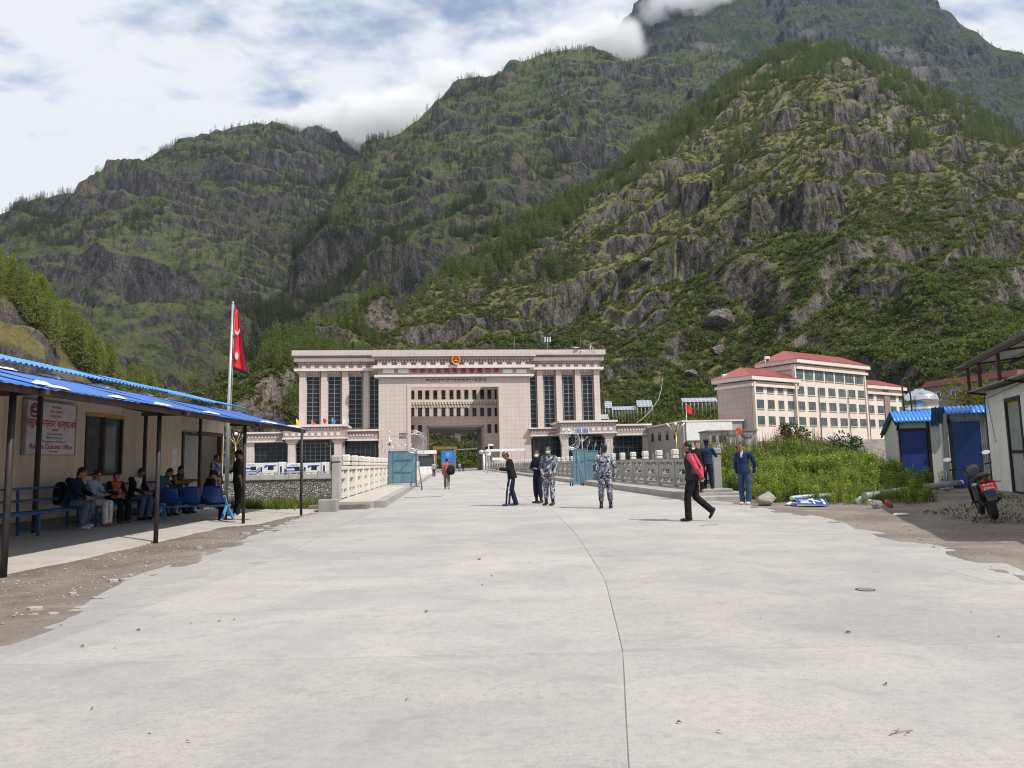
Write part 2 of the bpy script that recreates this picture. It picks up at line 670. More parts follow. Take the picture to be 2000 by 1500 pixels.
def n_far_left(X, Y, Z, S, AZ):
    env = sstep(0.0, 0.1, S) * (1 - 0.8 * sstep(0.85, 1.0, S))
    u = 0.62 * X + 0.78 * Y
    v = -0.78 * X + 0.62 * Y
    w = 70 * fbm(X / 300, Y / 300, 3, 165)
    Z = Z + env * (80 * fbm(v / 330 + w / 330, u / 800, 5, 161, 0.52, True) + 50 * fbm(X / 520, Y / 520, 3, 163))
    Z = crags(X, Y, Z, 90.0, 171, 1.2, 0.04, 0.32, 300, 0.2)
    Z = crags(X, Y, Z, 34.0, 173, 1.2, 0.02, 0.3, 140, 0.2)
    return Z + env * 9 * fbm(X / 50, Y / 50, 4, 175, 0.6)


def n_rock(X, Y, Z, S, AZ):
    env = sstep(0.0, 0.1, S) * (1 - 0.5 * sstep(0.85, 1.0, S))
    w = 70 * fbm(X / 300, Y / 300, 3, 265)
    Z = Z + env * (75 * fbm((X + w) / 330, Y / 620, 6, 261, 0.58, True) + 50 * fbm(X / 520, Y / 520, 3, 263))
    Z = crags(X, Y, Z, 70.0, 271, 1.2, -0.2, 0.15, 330, 0.16)
    return Z + 14 * fbm(X / 60, Y / 60, 4, 275, 0.6)


def n_grove(X, Y, Z, S, AZ):
    env = sstep(0.0, 0.1, S) * (1 - 0.7 * sstep(0.85, 1.0, S))
    Z = Z + env * (7 * fbm(X / 50, Y / 50, 4, 361) + 1.2 * fbm(X / 8, Y / 8, 4, 363))
    rockside = (1 - sstep(265, 305, np.hypot(X, Y))) * (1 - sstep(math.atan(-0.64), math.atan(-0.60), AZ))
    return Z + env * rockside * (crags(X, Y, Z, 13.0, 371, 1.1, -0.35, 0.0, 40, 0.12) - Z)


NEAR = hill_layer('hillside', [
    (380, 850, 240), (440, 815, 250), (490, 765, 262), (530, 715, 280), (580, 690, 300), (660, 675, 330), (740, 655, 370), (800, 612, 430), (900, 545, 520), (1000, 482, 600),
    (1100, 425, 690), (1200, 355, 780), (1300, 268, 870), (1400, 185, 950), (1500, 118, 1010), (1560, 98, 1030), (1650, 108, 1010),
    (1750, 155, 980), (1850, 205, 960), (1950, 262, 930), (2000, 295, 910), (2200, 400, 860), (2500, 520, 800)],
    [(380, 205), (480, 205), (600, 215), (900, 225), (1200, 232), (1500, 232), (1800, 218), (2000, 205), (2500, 200)],
    360, 2420, 760, 560, 'hill_near', n_near, p=1.04, z0=1.0)

MID = hill_layer('mountain', [
    (260, 860, 420), (330, 825, 450), (400, 770, 500), (460, 715, 560), (520, 655, 650), (570, 590, 780), (610, 520, 920), (650, 432, 1100), (685, 340, 1280), (715, 300, 1400),
    (760, 288, 1480), (800, 250, 1540), (850, 215, 1600), (900, 190, 1640), (960, 158, 1680), (1010, 134, 1700), (1060, 113, 1720),
    (1110, 104, 1740), (1160, 112, 1760), (1220, 128, 1780), (1280, 112, 1800), (1350, 104, 1820), (1420, 120, 1840), (1500, 150, 1860), (1700, 250, 1800)],
    [(260, 330), (400, 380), (520, 430), (700, 520), (1000, 640), (1300, 760), (1700, 800)],
    240, 1700, 560, 420, 'hill_mid', n_mid, p=1.0, z0=-5.0)

FARL = hill_layer('mountain_ridge', [
    (-420, 620, 1500), (-200, 520, 1600), (0, 440, 1750), (60, 418, 1780), (120, 402, 1800), (200, 362, 1850), (260, 330, 1880), (320, 303, 1900), (380, 275, 1930), (440, 256, 1950), (500, 241, 1960),
    (560, 246, 1980), (640, 262, 2050), (720, 282, 2150), (800, 300, 2250), (900, 320, 2300)],
    [(-420, 600), (0, 640), (300, 700), (600, 900), (900, 1000)],
    -420, 900, 460, 380, 'hill_left', n_far_left, p=1.0, z0=-5.0)

PEAK = hill_layer('rocky_peak', [
    (1000, 190, 2500), (1080, 135, 2550), (1150, 98, 2600), (1200, 66, 2620), (1245, 8, 2650), (1300, -45, 2680), (1400, -90, 2700), (1550, -95, 2700), (1700, -50, 2650), (1780, -8, 2600),
    (1840, 22, 2560), (1890, 62, 2520), (1940, 95, 2500), (1990, 108, 2480), (2060, 150, 2450), (2200, 230, 2400), (2450, 330, 2350)],
    [(1000, 1300), (1500, 1300), (2450, 1200)],
    1000, 2420, 460, 330, 'hill_rock', n_rock, p=1.0, z0=100.0)

GROVE = hill_layer('pine_slope', [
    (-500, 330, 330), (-200, 430, 330), (-60, 520, 325), (0, 548, 320), (60, 590, 315), (120, 655, 310), (180, 715, 305), (230, 765, 300), (290, 808, 296), (350, 850, 290), (420, 900, 285)],
    [(-500, 120), (-100, 140), (60, 150), (150, 172), (250, 215), (350, 240), (420, 250)],
    -500, 410, 330, 240, 'hill_dry', n_grove, p=0.9, z0=-6.0)
# ------------------------------------------------------------------ ground, river gorge, water
def mat_dirt(name, c1, c2, c3, fine=1.0):
    m, nt, b = _mk(name)
    tc = N(nt, 'ShaderNodeTexCoord').outputs['Object']
    n1 = noise_node(nt, tc, 0.55 * fine, 6, 0.65, 0.3)
    n2 = noise_node(nt, tc, 7 * fine, 6, 0.7)
    vo = N(nt, 'ShaderNodeTexVoronoi')
    vo.inputs['Scale'].default_value = 22 * fine
    nt.links.new(tc, vo.inputs['Vector'])
    col = mixc(nt, ramp(nt, n1, 0.36, 0.64), c1, c2)
    col = mixc(nt, nmath(nt, 'MULTIPLY', ramp(nt, n2, 0.5, 0.72), 0.65), col, c3)
    peb = ramp(nt, vo.outputs['Distance'], 0.32, 0.16)
    sel = ramp(nt, noise_node(nt, tc, 9 * fine, 3), 0.52, 0.6)
    pf = nmath(nt, 'MULTIPLY', nmath(nt, 'MULTIPLY', peb, sel), 0.6)
    col = mixc(nt, pf, col, tuple(min(v * 1.7, 0.6) for v in c2))
    nt.links.new(col, b.inputs['Base Color'])
    b.inputs['Roughness'].default_value = 0.95
    b.inputs['Specular IOR Level'].default_value = 0.15
    add_bump(nt, b, nmath(nt, 'ADD', n2, nmath(nt, 'MULTIPLY', pf, 1.2)), 0.7, 0.03 / fine)
    return m


mat_dirt('dirt', (0.165, 0.138, 0.118), (0.250, 0.218, 0.190), (0.105, 0.090, 0.078))
mat_dirt('bank_soil', (0.10, 0.10, 0.055), (0.17, 0.15, 0.10), (0.06, 0.07, 0.03), 0.5)
mat('river_water', (0.10, 0.14, 0.14), rough=0.15, c2=(0.2, 0.24, 0.24), scale=0.3, bump=0.5, bscale=0.8, bdist=0.2)


def ground_z(X, Y):
    """height of the soil: level yard, gorge with the river, far terrace"""
    lx = np.interp(Y, [-6, 4, 5.9, 7.1, 9.1, 12.7, 17.2, 21, 23], [-4.2, -4.15, -4.2, -4.3, -4.75, -5.0, -5.5, -5.9, -5.9])
    rx = np.interp(Y, [-6, 3, 6.4, 9, 11, 13.6, 15.6, 17.2, 18.5, 20.3, 21.5, 23], [4.3, 4.7, 5.1, 5.85, 6.1, 6.3, 6.7, 6.5, 6.5, 6.6, 6.6, 6.4])
    inner = sstep(0.25, 0.7, np.minimum(X - lx, rx - X))
    z = (-0.006 + 0.028 * fbm(X / 0.9, Y / 0.9, 4, 401)) * (1 - inner) - 0.06 * inner
    edge_n = 24.0 + 1.0 * fbm(X / 6, X * 0 + 3.3, 3, 402)
    edge_f = 117.0
    # weedy bank on the right rises before it drops
    bank = sstep(20.0, 34.0, Y + 0.15 * np.abs(X - 12)) * sstep(7.6, 9.6, X) * (1 - sstep(36, 44, Y))
    # the yard on the right lies a little higher
    z = z + 0.16 * sstep(9.5, 13.0, X) * sstep(8, 16, Y)
    z = z + bank * (0.95 + 0.6 * fbm(X / 4.5, Y / 4.5, 4, 404)) * (1 - sstep(13.2, 14.6, X - 0.2 * (Y - 27)))
    drop_n = sstep(0, 9, Y - np.where(X > 7.6, 39.0, edge_n))
    drop_f = sstep(-0.6, 0.0, Y - edge_f)
    z = z - 8.5 * drop_n * (1 - drop_f)
    far = sstep(edge_f - 0.5, edge_f, Y)
    z = z * (1 - far) + far * (-0.5)
    # the terrace on the far right stands higher, under the dormitory
    tx = sstep(30, 46, X) * sstep(112, 124, Y)
    z = z + tx * 4.6
    tgate = sstep(135, 140, Y) * (1 - sstep(-40, 30, -X * 0 + X)) * 0.45
    z = z + tgate
    return z


def grid_mesh(name, xs, ys, zf, material, smooth=True):
    X, Y = np.meshgrid(xs, ys, indexing='ij')
    Z = zf(X, Y)
    na, ns = X.shape
    co = np.stack([X, Y, Z], -1).reshape(-1, 3)
    idx = np.arange(na * ns).reshape(na, ns)
    q = np.stack([idx[:-1, :-1], idx[1:, :-1], idx[1:, 1:], idx[:-1, 1:]], -1).reshape(-1, 4)
    me = bpy.data.meshes.new(name)
    me.from_pydata(co.tolist(), [], q.tolist())
    me.polygons.foreach_set('use_smooth', [smooth] * len(q))
    me.materials.append(MATS[material])
    return link(name, me)


def span(*segs):
    out = []
    for a, b, st in segs:
        out += list(np.arange(a, b, st))
    return np.array(out + [segs[-1][1]])


GROUND = grid_mesh('ground', span((-6000, -400, 700), (-400, -60, 20), (-60, -16, 2), (-16, 18, 0.22), (18, 60, 1.5), (60, 400, 20), (400, 6000, 700)),
                   span((-3000, -60, 400), (-60, -6, 6), (-6, 2, 1.0), (2, 30, 0.22), (30, 116, 1.5), (116, 119, 0.25), (119, 150, 2), (150, 400, 15), (400, 6000, 700)), ground_z, 'dirt')
tag(GROUND, kind='structure')
w = MB().add([(-300, 24, -7.6), (300, 24, -7.6), (300, 117.2, -7.6), (-300, 117.2, -7.6)], [(0, 1, 2, 3)]).build('river', 'river_water')
tag(w, kind='structure')


# ------------------------------------------------------------------ the concrete road: slab by slab
def mat_road(name):
    m, nt, b = _mk(name)
    tc = N(nt, 'ShaderNodeTexCoord').outputs['Object']
    oi = N(nt, 'ShaderNodeObjectInfo').outputs['Random']
    mp = N(nt, 'ShaderNodeMapping')
    mp.inputs['Scale'].default_value = (0.8, 1.0, 1.0)
    nt.links.new(tc, mp.inputs[0])
    big = noise_node(nt, mp.outputs[0], 0.55, 7, 0.62, 0.6)
    mid = noise_node(nt, mp.outputs[0], 2.6, 8, 0.68, 0.8)
    fin = noise_node(nt, tc, 55, 6, 0.75)
    spk = noise_node(nt, tc, 160, 4, 0.7)
    col = mixc(nt, ramp(nt, big, 0.36, 0.66), (0.440, 0.410, 0.380), (0.352, 0.344, 0.334))
    col = mixc(nt, nmath(nt, 'MULTIPLY', ramp(nt, mid, 0.48, 0.68), 0.5), col, (0.270, 0.274, 0.280))
    col = mixc(nt, nmath(nt, 'MULTIPLY', ramp(nt, mid, 0.44, 0.28), 0.4), col, (0.45, 0.425, 0.40))
    grn = noise_node(nt, tc, 15, 6, 0.8)
    col = mixc(nt, nmath(nt, 'MULTIPLY', ramp(nt, grn, 0.46, 0.64), 0.45), col, (0.27, 0.268, 0.265))
    worn = ramp(nt, noise_node(nt, tc, 0.9, 5, 0.6), 0.40, 0.60)
    col = mixc(nt, nmath(nt, 'MULTIPLY', nmath(nt, 'MULTIPLY', ramp(nt, fin, 0.46, 0.66), worn), 0.55), col, (0.245, 0.242, 0.24))
    col = mixc(nt, nmath(nt, 'MULTIPLY', ramp(nt, spk, 0.54, 0.70), 0.35), col, (0.22, 0.215, 0.21))
    stain = ramp(nt, noise_node(nt, tc, 1.3, 3, 0.5, 1.5), 0.70, 0.76)
    col = mixc(nt, nmath(nt, 'MULTIPLY', stain, 0.3), col, (0.20, 0.18, 0.16))
    hv = N(nt, 'ShaderNodeHueSaturation')
    nt.links.new(col, hv.inputs['Color'])
    nt.links.new(nmath(nt, 'ADD', nmath(nt, 'MULTIPLY', oi, 0.10), 0.95), hv.inputs['Value'])
    nt.links.new(hv.outputs[0], b.inputs['Base Color'])
    b.inputs['Roughness'].default_value = 0.88
    b.inputs['Specular IOR Level'].default_value = 0.25
    # brushed across the travel direction, worn smooth in places
    wv = N(nt, 'ShaderNodeTexWave', wave_type='BANDS', bands_direction='Y')
    wv.inputs['Scale'].default_value = 7.0
    wv.inputs['Distortion'].default_value = 1.2
    wv.inputs['Detail'].default_value = 3
    nt.links.new(tc, wv.inputs['Vector'])
    h = nmath(nt, 'ADD', nmath(nt, 'MULTIPLY', fin, 0.9), nmath(nt, 'MULTIPLY', nmath(nt, 'MULTIPLY', wv.outputs['Fac'], worn), 0.16))
    add_bump(nt, b, nmath(nt, 'ADD', h, nmath(nt, 'MULTIPLY', spk, 0.5)), 0.55, 0.012)
    return m


mat_road('road_concrete')
mat('joint_dirt', (0.22, 0.21, 0.195), rough=0.95, bump=0.5, bscale=30)
mat('concrete', (0.37, 0.345, 0.315), rough=0.85, c2=(0.29, 0.275, 0.26), scale=1.6, bump=0.4, bscale=28, bdist=0.012, grime=0.4, gscale=1.3)
mat('concrete_pale', (0.47, 0.44, 0.395), rough=0.8, c2=(0.41, 0.385, 0.35), scale=1.6, bump=0.3, bscale=28, bdist=0.008, grime=0.3, gscale=1.5, streak=True)
mat('concrete_dark', (0.22, 0.20, 0.18), rough=0.9, c2=(0.14, 0.13, 0.12), scale=2.6, bump=0.6, bscale=20, bdist=0.02, grime=0.5)
mat('concrete_grey', (0.30, 0.29, 0.27), rough=0.85, c2=(0.24, 0.235, 0.22), scale=1.6, bump=0.35, bscale=30, bdist=0.01, grime=0.45, gscale=1.4, streak=True)

ROAD = bpy.data.objects.new('road', None)
COL.objects.link(ROAD)
tag(ROAD, kind='structure')
TH = 0.16
BD = -0.09                                     # the bridge runs this much to the left per metre


def ragged(p, q, n, amp, seed):
    rr = random.Random(seed)
    p, q = Vector(p), Vector(q)
    d = (q - p).normalized()
    nrm = Vector((-d.y, d.x))
    w_ = 0.0
    out = []
    for i in range(n + 1):
        w_ = 0.55 * w_ + amp * (rr.random() - 0.5) * 2
        k = min(i, n - i, 2) / 2.0
        out.append(tuple(p + (q - p) * (i / n) + nrm * w_ * k))
    return out


def slab(poly, name='slab', z=0.0, th=TH, m='road_concrete', parent=ROAD, bev=0.003):
    cx = sum(p[0] for p in poly) / len(poly)
    cy = sum(p[1] for p in poly) / len(poly)

    def ins(k):
        out = []
        for x, y in poly:
            d = Vector((cx - x, cy - y))
            L = d.length
            out.append((x + d.x / L * k, y + d.y / L * k))
        return out
    mb = MB()
    mb.loft([[(x, y, z - th) for x, y in poly], [(x, y, z - bev * 0.7) for x, y in poly], [(x, y, z) for x, y in ins(bev)]])
    return mb.build(name, m, parent)


GT = 0.005
JY = [-5.3, -0.1, 5.1, 10.3, 15.5, 20.7, 22.95]
G_ = 0.001


def cxj(y):         # the long joint between the two lanes
    return float(np.interp(y, [-6, 3, 5.1, 8.1, 12.7, 19.8, 23], [0.1, 0.43, 0.72, 0.98, 1.10, 1.05, 0.8]))


def lxj(y):
    return float(np.interp(y, [-6, 5.1, 7.4, 9.5, 16, 23], [-3.7, -3.62, -3.42, -3.42, -3.85, -4.15]))


def rxj(y):
    return float(np.interp(y, [-6, 3, 6.7, 11.4, 14, 17, 21, 23], [4.3, 4.5, 4.72, 5.2, 5.4, 5.5, 5.5, 5.5]))


def lxo(y):
    return float(np.interp(y, [-6, 4, 5.9, 7.1, 9.1, 12.7, 17.2, 21, 23], [-4.2, -4.15, -4.2, -4.3, -4.75, -5.0, -5.5, -5.9, -5.9]))


def rxo(y):
    return float(np.interp(y, [-6, 3, 6.4, 9, 11, 13.6, 15.6, 17.2, 18.5, 20.3, 21.5, 23], [4.3, 4.7, 5.1, 5.85, 6.1, 6.3, 6.7, 6.5, 6.5, 6.6, 6.6, 6.4]))


for k in range(len(JY) - 1):
    y0, y1 = JY[k] + GT, JY[k + 1] - GT
    ysub = [y0 + (y1 - y0) * i / 8 for i in range(9)]
    rr = random.Random(k)
    slab([(lxj(y) + G_, y) for y in (y0, y1)] + [(cxj(y) - G_ - 0.003 * rr.random(), y) for y in reversed(ysub)])
    slab([(cxj(y) + G_ + 0.003 * rr.random(), y) for y in reversed(ysub)] + [(rxj(y) - G_, y) for y in ysub])
    yl = [y0 + (y1 - y0) * i / 12 for i in range(13)]
    slab([(lxo(y) + 0.10 * (rr.random() - 0.5) , y) for y in reversed(yl)] + [(lxj(y) - G_, y) for y in ysub], z=-0.002, bev=0.02)
    slab([(rxj(y) + G_, y) for y in reversed(ysub)] + [(max(rxo(y), rxj(y) + 0.25) + 0.10 * (rr.random() - 0.5) , y) for y in yl], z=-0.004, bev=0.02)
# dark bed that shows in the joints
bed = MB().add([(lxj(-5), -5.3, -0.004), (rxj(-5), -5.3, -0.004), (4.6, 5, -0.004), (5.3, 15, -0.004), (5.5, 23, -0.004), (-4.6, 23, -0.004), (-3.7, 10, -0.004)], [(0, 1, 2, 3, 4, 5, 6)])
bed.build('joint_bed', 'joint_dirt', ROAD)


def brx(off, y):      # x on the bridge, off = metres right of its centre line
    return 0.73 + BD * (y - 23.2) + off


HALF = 4.85
yb = 22.95
for k in range(26):
    y0, y1 = yb + 5.0 * k + GT, yb + 5.0 * (k + 1) - GT
    for a, b in ((-HALF, -0.01), (0.01, HALF)):
        fl0 = 0.35 * max(0, 1 - (y0 - 23) / 12.0)
        slab([(brx(a, y0), y0), (brx(b, y0), y0), (brx(b, y1), y1), (brx(a, y1), y1)], th=0.5)
# road through the gate
slab([(brx(-9, 153), 153.0), (brx(9, 153), 153.0), (brx(9, 235), 235), (brx(-9, 235), 235)], z=-0.004)

# pavements of the bridge with kerbs, kerb stone by kerb stone
for side, nm in ((-1, 'left'), (1, 'right')):
    P = bpy.data.objects.new('pavement_' + nm, None)
    COL.objects.link(P)
    tag(P, kind='structure')
    y0s = 22.9 if side < 0 else 23.4
    ky = y0s
    k = 0
    while ky < 150:
        ln = 2.4 if ky < 60 else 8.0
        y0, y1 = ky + 0.006, ky + ln - 0.006
        a, b = sorted((side * (HALF + 0.002), side * (HALF + 0.32)))
        slab([(brx(a, y0), y0), (brx(b, y0), y0), (brx(b, y1), y1), (brx(a, y1), y1)], 'kerb_stone', z=0.22, th=0.4, m='concrete', parent=P, bev=0.02)
        a, b = sorted((side * (HALF + 0.33), side * (HALF + 2.0)))
        slab([(brx(a, y0), y0), (brx(b, y0), y0), (brx(b, y1), y1), (brx(a, y1), y1)], 'paving_slab', z=0.215, th=0.7, m='concrete_pale' if side < 0 else 'concrete', parent=P, bev=0.01)
        ky += ln
        k += 1
# bridge girders below the deck
gir = MB()
for a in (-5.6, -2.0, 2.0, 5.6):
    gir.add([(brx(a + sx, y), y, z) for y in (24, 150) for z in (-1.9, -0.45) for sx in (-0.4, 0.4)],
            [(0, 1, 3, 2), (4, 6, 7, 5), (0, 4, 5, 1), (2, 3, 7, 6), (0, 2, 6, 4), (1, 5, 7, 3)])
g_o = gir.build('bridge_deck', 'concrete_grey')
tag(g_o, kind='structure')

# broken bits of the slab edge on the left
rr = random.Random(77)
for k in range(26):
    y = rr.uniform(5.6, 18.5)
    x = lxo(y) - abs(rr.gauss(0, .22)) + .12
    n = rr.randint(5, 7)
    r_ = rr.uniform(.02, .09)
    poly = [(x + r_ * rr.uniform(.6, 1.2) * 1.4 * math.cos(6.283 * q / n), y + r_ * rr.uniform(.6, 1.2) * math.sin(6.283 * q / n)) for q in range(n)]
    slab(poly, 'slab_fragment', z=rr.uniform(.012, .026), th=.05, bev=.008)
# ------------------------------------------------------------------ the border gate building
mat_tile('stone', (0.555, 0.480, 0.440), (0.525, 0.455, 0.42), (0.27, 0.235, 0.22), 0.92, 0.92, 0.016)
mat_tile('stone_inner', (0.60, 0.49, 0.43), (0.56, 0.455, 0.40), (0.34, 0.28, 0.25), 1.6, 0.8, 0.018)
mat('stone_plain', (0.56, 0.49, 0.45), rough=0.5, c2=(0.55, 0.46, 0.43), scale=0.8, grime=0.2, streak=True)
mat('stone_pale', (0.70, 0.63, 0.59), rough=0.5, c2=(0.64, 0.57, 0.53), scale=0.8, grime=0.2, streak=True)
mat('stone_dark', (0.25, 0.21, 0.20), rough=0.6, c2=(0.20, 0.17, 0.16), scale=0.8, grime=0.2)
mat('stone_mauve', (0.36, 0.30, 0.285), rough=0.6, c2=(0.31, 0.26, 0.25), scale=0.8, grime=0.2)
mat('white_panel', (0.80, 0.79, 0.77), rough=0.4, grime=0.1)
mat('red_letter', (0.42, 0.012, 0.03), rough=0.4, grime=0.1)
mat('dark_red', (0.20, 0.012, 0.018), rough=0.5, grime=0.1)
mat('gold', (0.65, 0.40, 0.06), rough=0.35, metal=0.5, grime=0.1)
mat('mullion', (0.35, 0.37, 0.38), rough=0.4, metal=0.3, grime=0.1)
mat('mullion_dark', (0.08, 0.09, 0.095), rough=0.4, metal=0.3, grime=0.1)
mat_glass('glass_dark', (0.010, 0.013, 0.016))
mat_glass('glass_blue', (0.018, 0.032, 0.040))
mat_glass('glass_teal', (0.06, 0.085, 0.085), 0.12)
mat('room_dark', (0.03, 0.03, 0.032), rough=0.8)

GO = gnd(889, 917.8)
GO = Vector((at(889, 917.8, 152).x, 152.0, 0.0))
GR = 0.12
GATE = thing('border_gate_building', 'pinkish stone border gate with a tall arch, gold emblem and red lettering', 'gate', GO, GR)
_gi = (Matrix.Translation(GO) @ Matrix.Rotation(GR, 4, 'Z')).inverted()


def gl(px, py, yoff=0.0):
    """where a line of sight meets the wall plane yoff behind the gate's own front line"""
    o = _gi @ Vector((0, 0, CAM_H))
    d = _gi.to_3x3() @ ray(px, py)
    t = (yoff - o.y) / d.y
    return o.x + d.x * t, o.z + d.z * t


def gX(px, yoff=0.0, py=800):
    return gl(px, py, yoff)[0]


def gZ(py, yoff=0.0, px=890):
    return gl(px, py, yoff)[1]


YC = -4.2                       # front of the tall middle block
TOPZ = gZ(683, YC)
xl, xr = gX(739.5, YC), gX(1036, YC)
rl, rr_ = gX(797, YC), gX(979.5, YC)
zr = gZ(751, YC)                # underside of the lintel
BK = 22.0
# towers either side of the arch and the lintel between them
MB().box(xl, rl, YC, BK, 0, TOPZ - 1.4).build('tower_wall', 'stone', GATE)
MB().box(rr_, xr, YC, BK, 0, TOPZ - 1.4).build('tower_wall', 'stone', GATE)
m = MB()
m.box(rl, rr_, YC + 0.003, YC + 2.2, zr, TOPZ - 1.4)
m.build('lintel', 'stone', GATE)
# moulded frame round the opening
m = MB()
fw = 0.55
m.box(rl - 0.15, rl + fw, YC - 0.18, YC + 0.4, 0, zr + 0.15)
m.box(rr_ - fw, rr_ + 0.15, YC - 0.18, YC + 0.4, 0, zr + 0.15)
m.box(rl + fw, rr_ - fw, YC - 0.18, YC + 0.4, zr - fw, zr + 0.15)
m.build('arch_frame', 'stone_plain', GATE)
# inner wing, set back, with its windows and the passage
YI = 5.5
il, ir = rl, rr_
pl, pr = gX(833.5, YI), gX(944, YI)
pz = gZ(831, YI)
ztop = TOPZ - 3.5
m = MB()
m.box(il, pl, YI, BK - 1, 0, ztop)
m.box(pr, ir, YI, BK - 1, 0, ztop)
m.box(pl, pr, YI + 0.003, BK - 1, pz, ztop)
m.build('inner_wall', 'stone_inner', GATE)
m = MB()
m.box(pl - 0.05, pl + 0.45, YI - 0.1, BK - 0.8, 0, pz)
m.box(pr - 0.45, pr + 0.05, YI - 0.1, BK - 0.8, 0, pz)
m.box(pl - 0.05, pr + 0.05, YI - 0.1, BK - 0.8, pz - 0.4, pz - 0.003)
m.build('passage_lining', 'stone_mauve', GATE)
m = MB()
m.box(pl + 0.45, pr - 0.45, BK - 1.2, BK - 0.9, pz - 1.0, pz - 0.42)
m.build('passage_beam', 'stone_pale', GATE)
# small windows of the inner wing: frame, pane
wpx = [806.5, 820.5, 834.6, 850.4, 866.3, 882, 895.7, 911, 926.6, 941.6, 955.7, 968.8]


def small_window(px, y0, y1, half=3.4):
    x0, z1 = gl(px - half, y0, YI)
    x1, z0 = gl(px + half, y1, YI)
    w_ = MB()
    for a, b, c, d in ((x0 - .07, x0, z0 - .07, z1 + .07), (x1, x1 + .07, z0 - .07, z1 + .07), (x0, x1, z1, z1 + .07), (x0, x1, z0 - .07, z0), (x0, x1, z0 + (z1 - z0) * .3, z0 + (z1 - z0) * .3 + .05)):
        w_.box(a, b, YI - 0.05, YI + 0.05, c, d)
    wo = w_.build('window', 'mullion_dark', GATE)
    MB().box(x0, x1, YI - 0.012, YI - 0.006, z0, z1).build('pane', 'glass_dark', wo)


for i, p_ in enumerate(wpx):
    h_ = 2.4 if i in (0, 11) else 3.4
    small_window(p_, 763.5 - 0.012 * (p_ - 800), 779, h_)
    small_window(p_, 797, 812.6, h_)
    if i in (0, 1, 10, 11):
        small_window(p_, 831 - (2 if i > 5 else 0), 847 - (2 if i > 5 else 0), h_)
# tooth course between the two rows
m = MB()
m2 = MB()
za, zb = gZ(795.5, YI), gZ(784.8, YI)
hz = (zb - za) / 3
m.box(il, ir, YI - 0.12, YI + 0.05, zb, zb + 0.35)
nt_ = 30
for k in range(nt_):
    x0 = il + (ir - il) * (k + 0.2) / nt_
    w_ = (ir - il) / nt_ * 0.55
    m.box(x0, x0 + w_, YI - 0.28, YI + 0.02, za + hz * 1.6, zb - 0.02)
    if k < 20:
        m.box(x0 + w_ * .5, x0 + w_ * 1.4, YI - 0.2, YI + 0.02, za + .05, za + hz * 1.1)
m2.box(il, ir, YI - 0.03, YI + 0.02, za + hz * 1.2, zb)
m.build('tooth_course', 'stone_pale', GATE)['kind'] = 'stuff'
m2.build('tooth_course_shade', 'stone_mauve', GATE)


# cornices. profile bands as (py_top, py_bottom, projection, material)
def bands(x0, x1, yf, rows, yb, name='cornice'):
    by = {}
    for t, b_, pr_, mt in rows:
        mb = by.setdefault(mt, MB())
        za_, zb_ = gZ(b_, yf - pr_), gZ(t, yf - pr_)
        mb.box(x0 - pr_, x1 + pr_, yf - pr_, yb, za_, zb_)
    for k, (mt, mb) in enumerate(by.items()):
        mb.build(name, mt, GATE)


def teeth(x0, x1, yf, t, b_, pitch, wid, pr_, mt, name='dentil_course', phase=0.0):
    mb = MB()
    za_, zb_ = gZ(b_, yf), gZ(t, yf)
    n = int((x1 - x0) / pitch)
    for k in range(n + 1):
        a = x0 + (k + phase) * pitch
        if a + wid > x1:
            break
        mb.box(a, a + wid, yf - pr_, yf + 0.05, za_, zb_)
    o_ = mb.build(name, mt, GATE)
    o_['kind'] = 'stuff'
    return o_


bands(xl, xr, YC, [(683, 695.5, 1.3, 'stone'), (695.6, 701, 0.9, 'stone_mauve'), (701.1, 712.5, 0.35, 'stone_dark'), (712.6, 718.4, 1.0, 'stone_pale'),
                   (718.5, 731, 0.15, 'stone_mauve'), (731.1, 735.4, 0.8, 'stone_pale')], YC + 2.2)
teeth(xl - .2, xr + .2, YC - 0.35, 701.2, 703.6, 0.62, 0.34, 0.12, 'stone_pale')
teeth(xl - .2, xr + .2, YC - 0.35, 704.3, 706.8, 0.62, 0.30, 0.12, 'stone_pale', phase=0.1)
teeth(xl - .2, xr + .2, YC - 0.35, 706.9, 712.5, 1.98, 0.88, 0.14, 'stone_pale', 'block_course')
for a, b_ in ((748, 769.5), (777, 798), (982, 1001), (1008.5, 1028.5)):
    x0, z1 = gl(a, 720.8, YC - 0.17)
    x1, z0 = gl(b_, 728.6, YC - 0.17)
    MB().bevbox(x0, x1, YC - 0.26, YC - 0.16, z0, z1, 0.02).build('white_panel', 'white_panel', GATE)
# red characters, one by one
for k, ch in enumerate('中华人民共和国吉隆口岸'):
    px = 808.8 + 16.05 * k
    x, z = gl(px, 724.9 - 0.004 * (px - 800), YC - 0.2)
    me = text_mesh(ch, 1.12, 0.12, bold=0.022)
    me.materials.append(MATS['red_letter'])
    o = link('letter', me, GATE, (x, YC - 0.24, z))
    o.rotation_euler = (math.pi / 2, 0, 0)
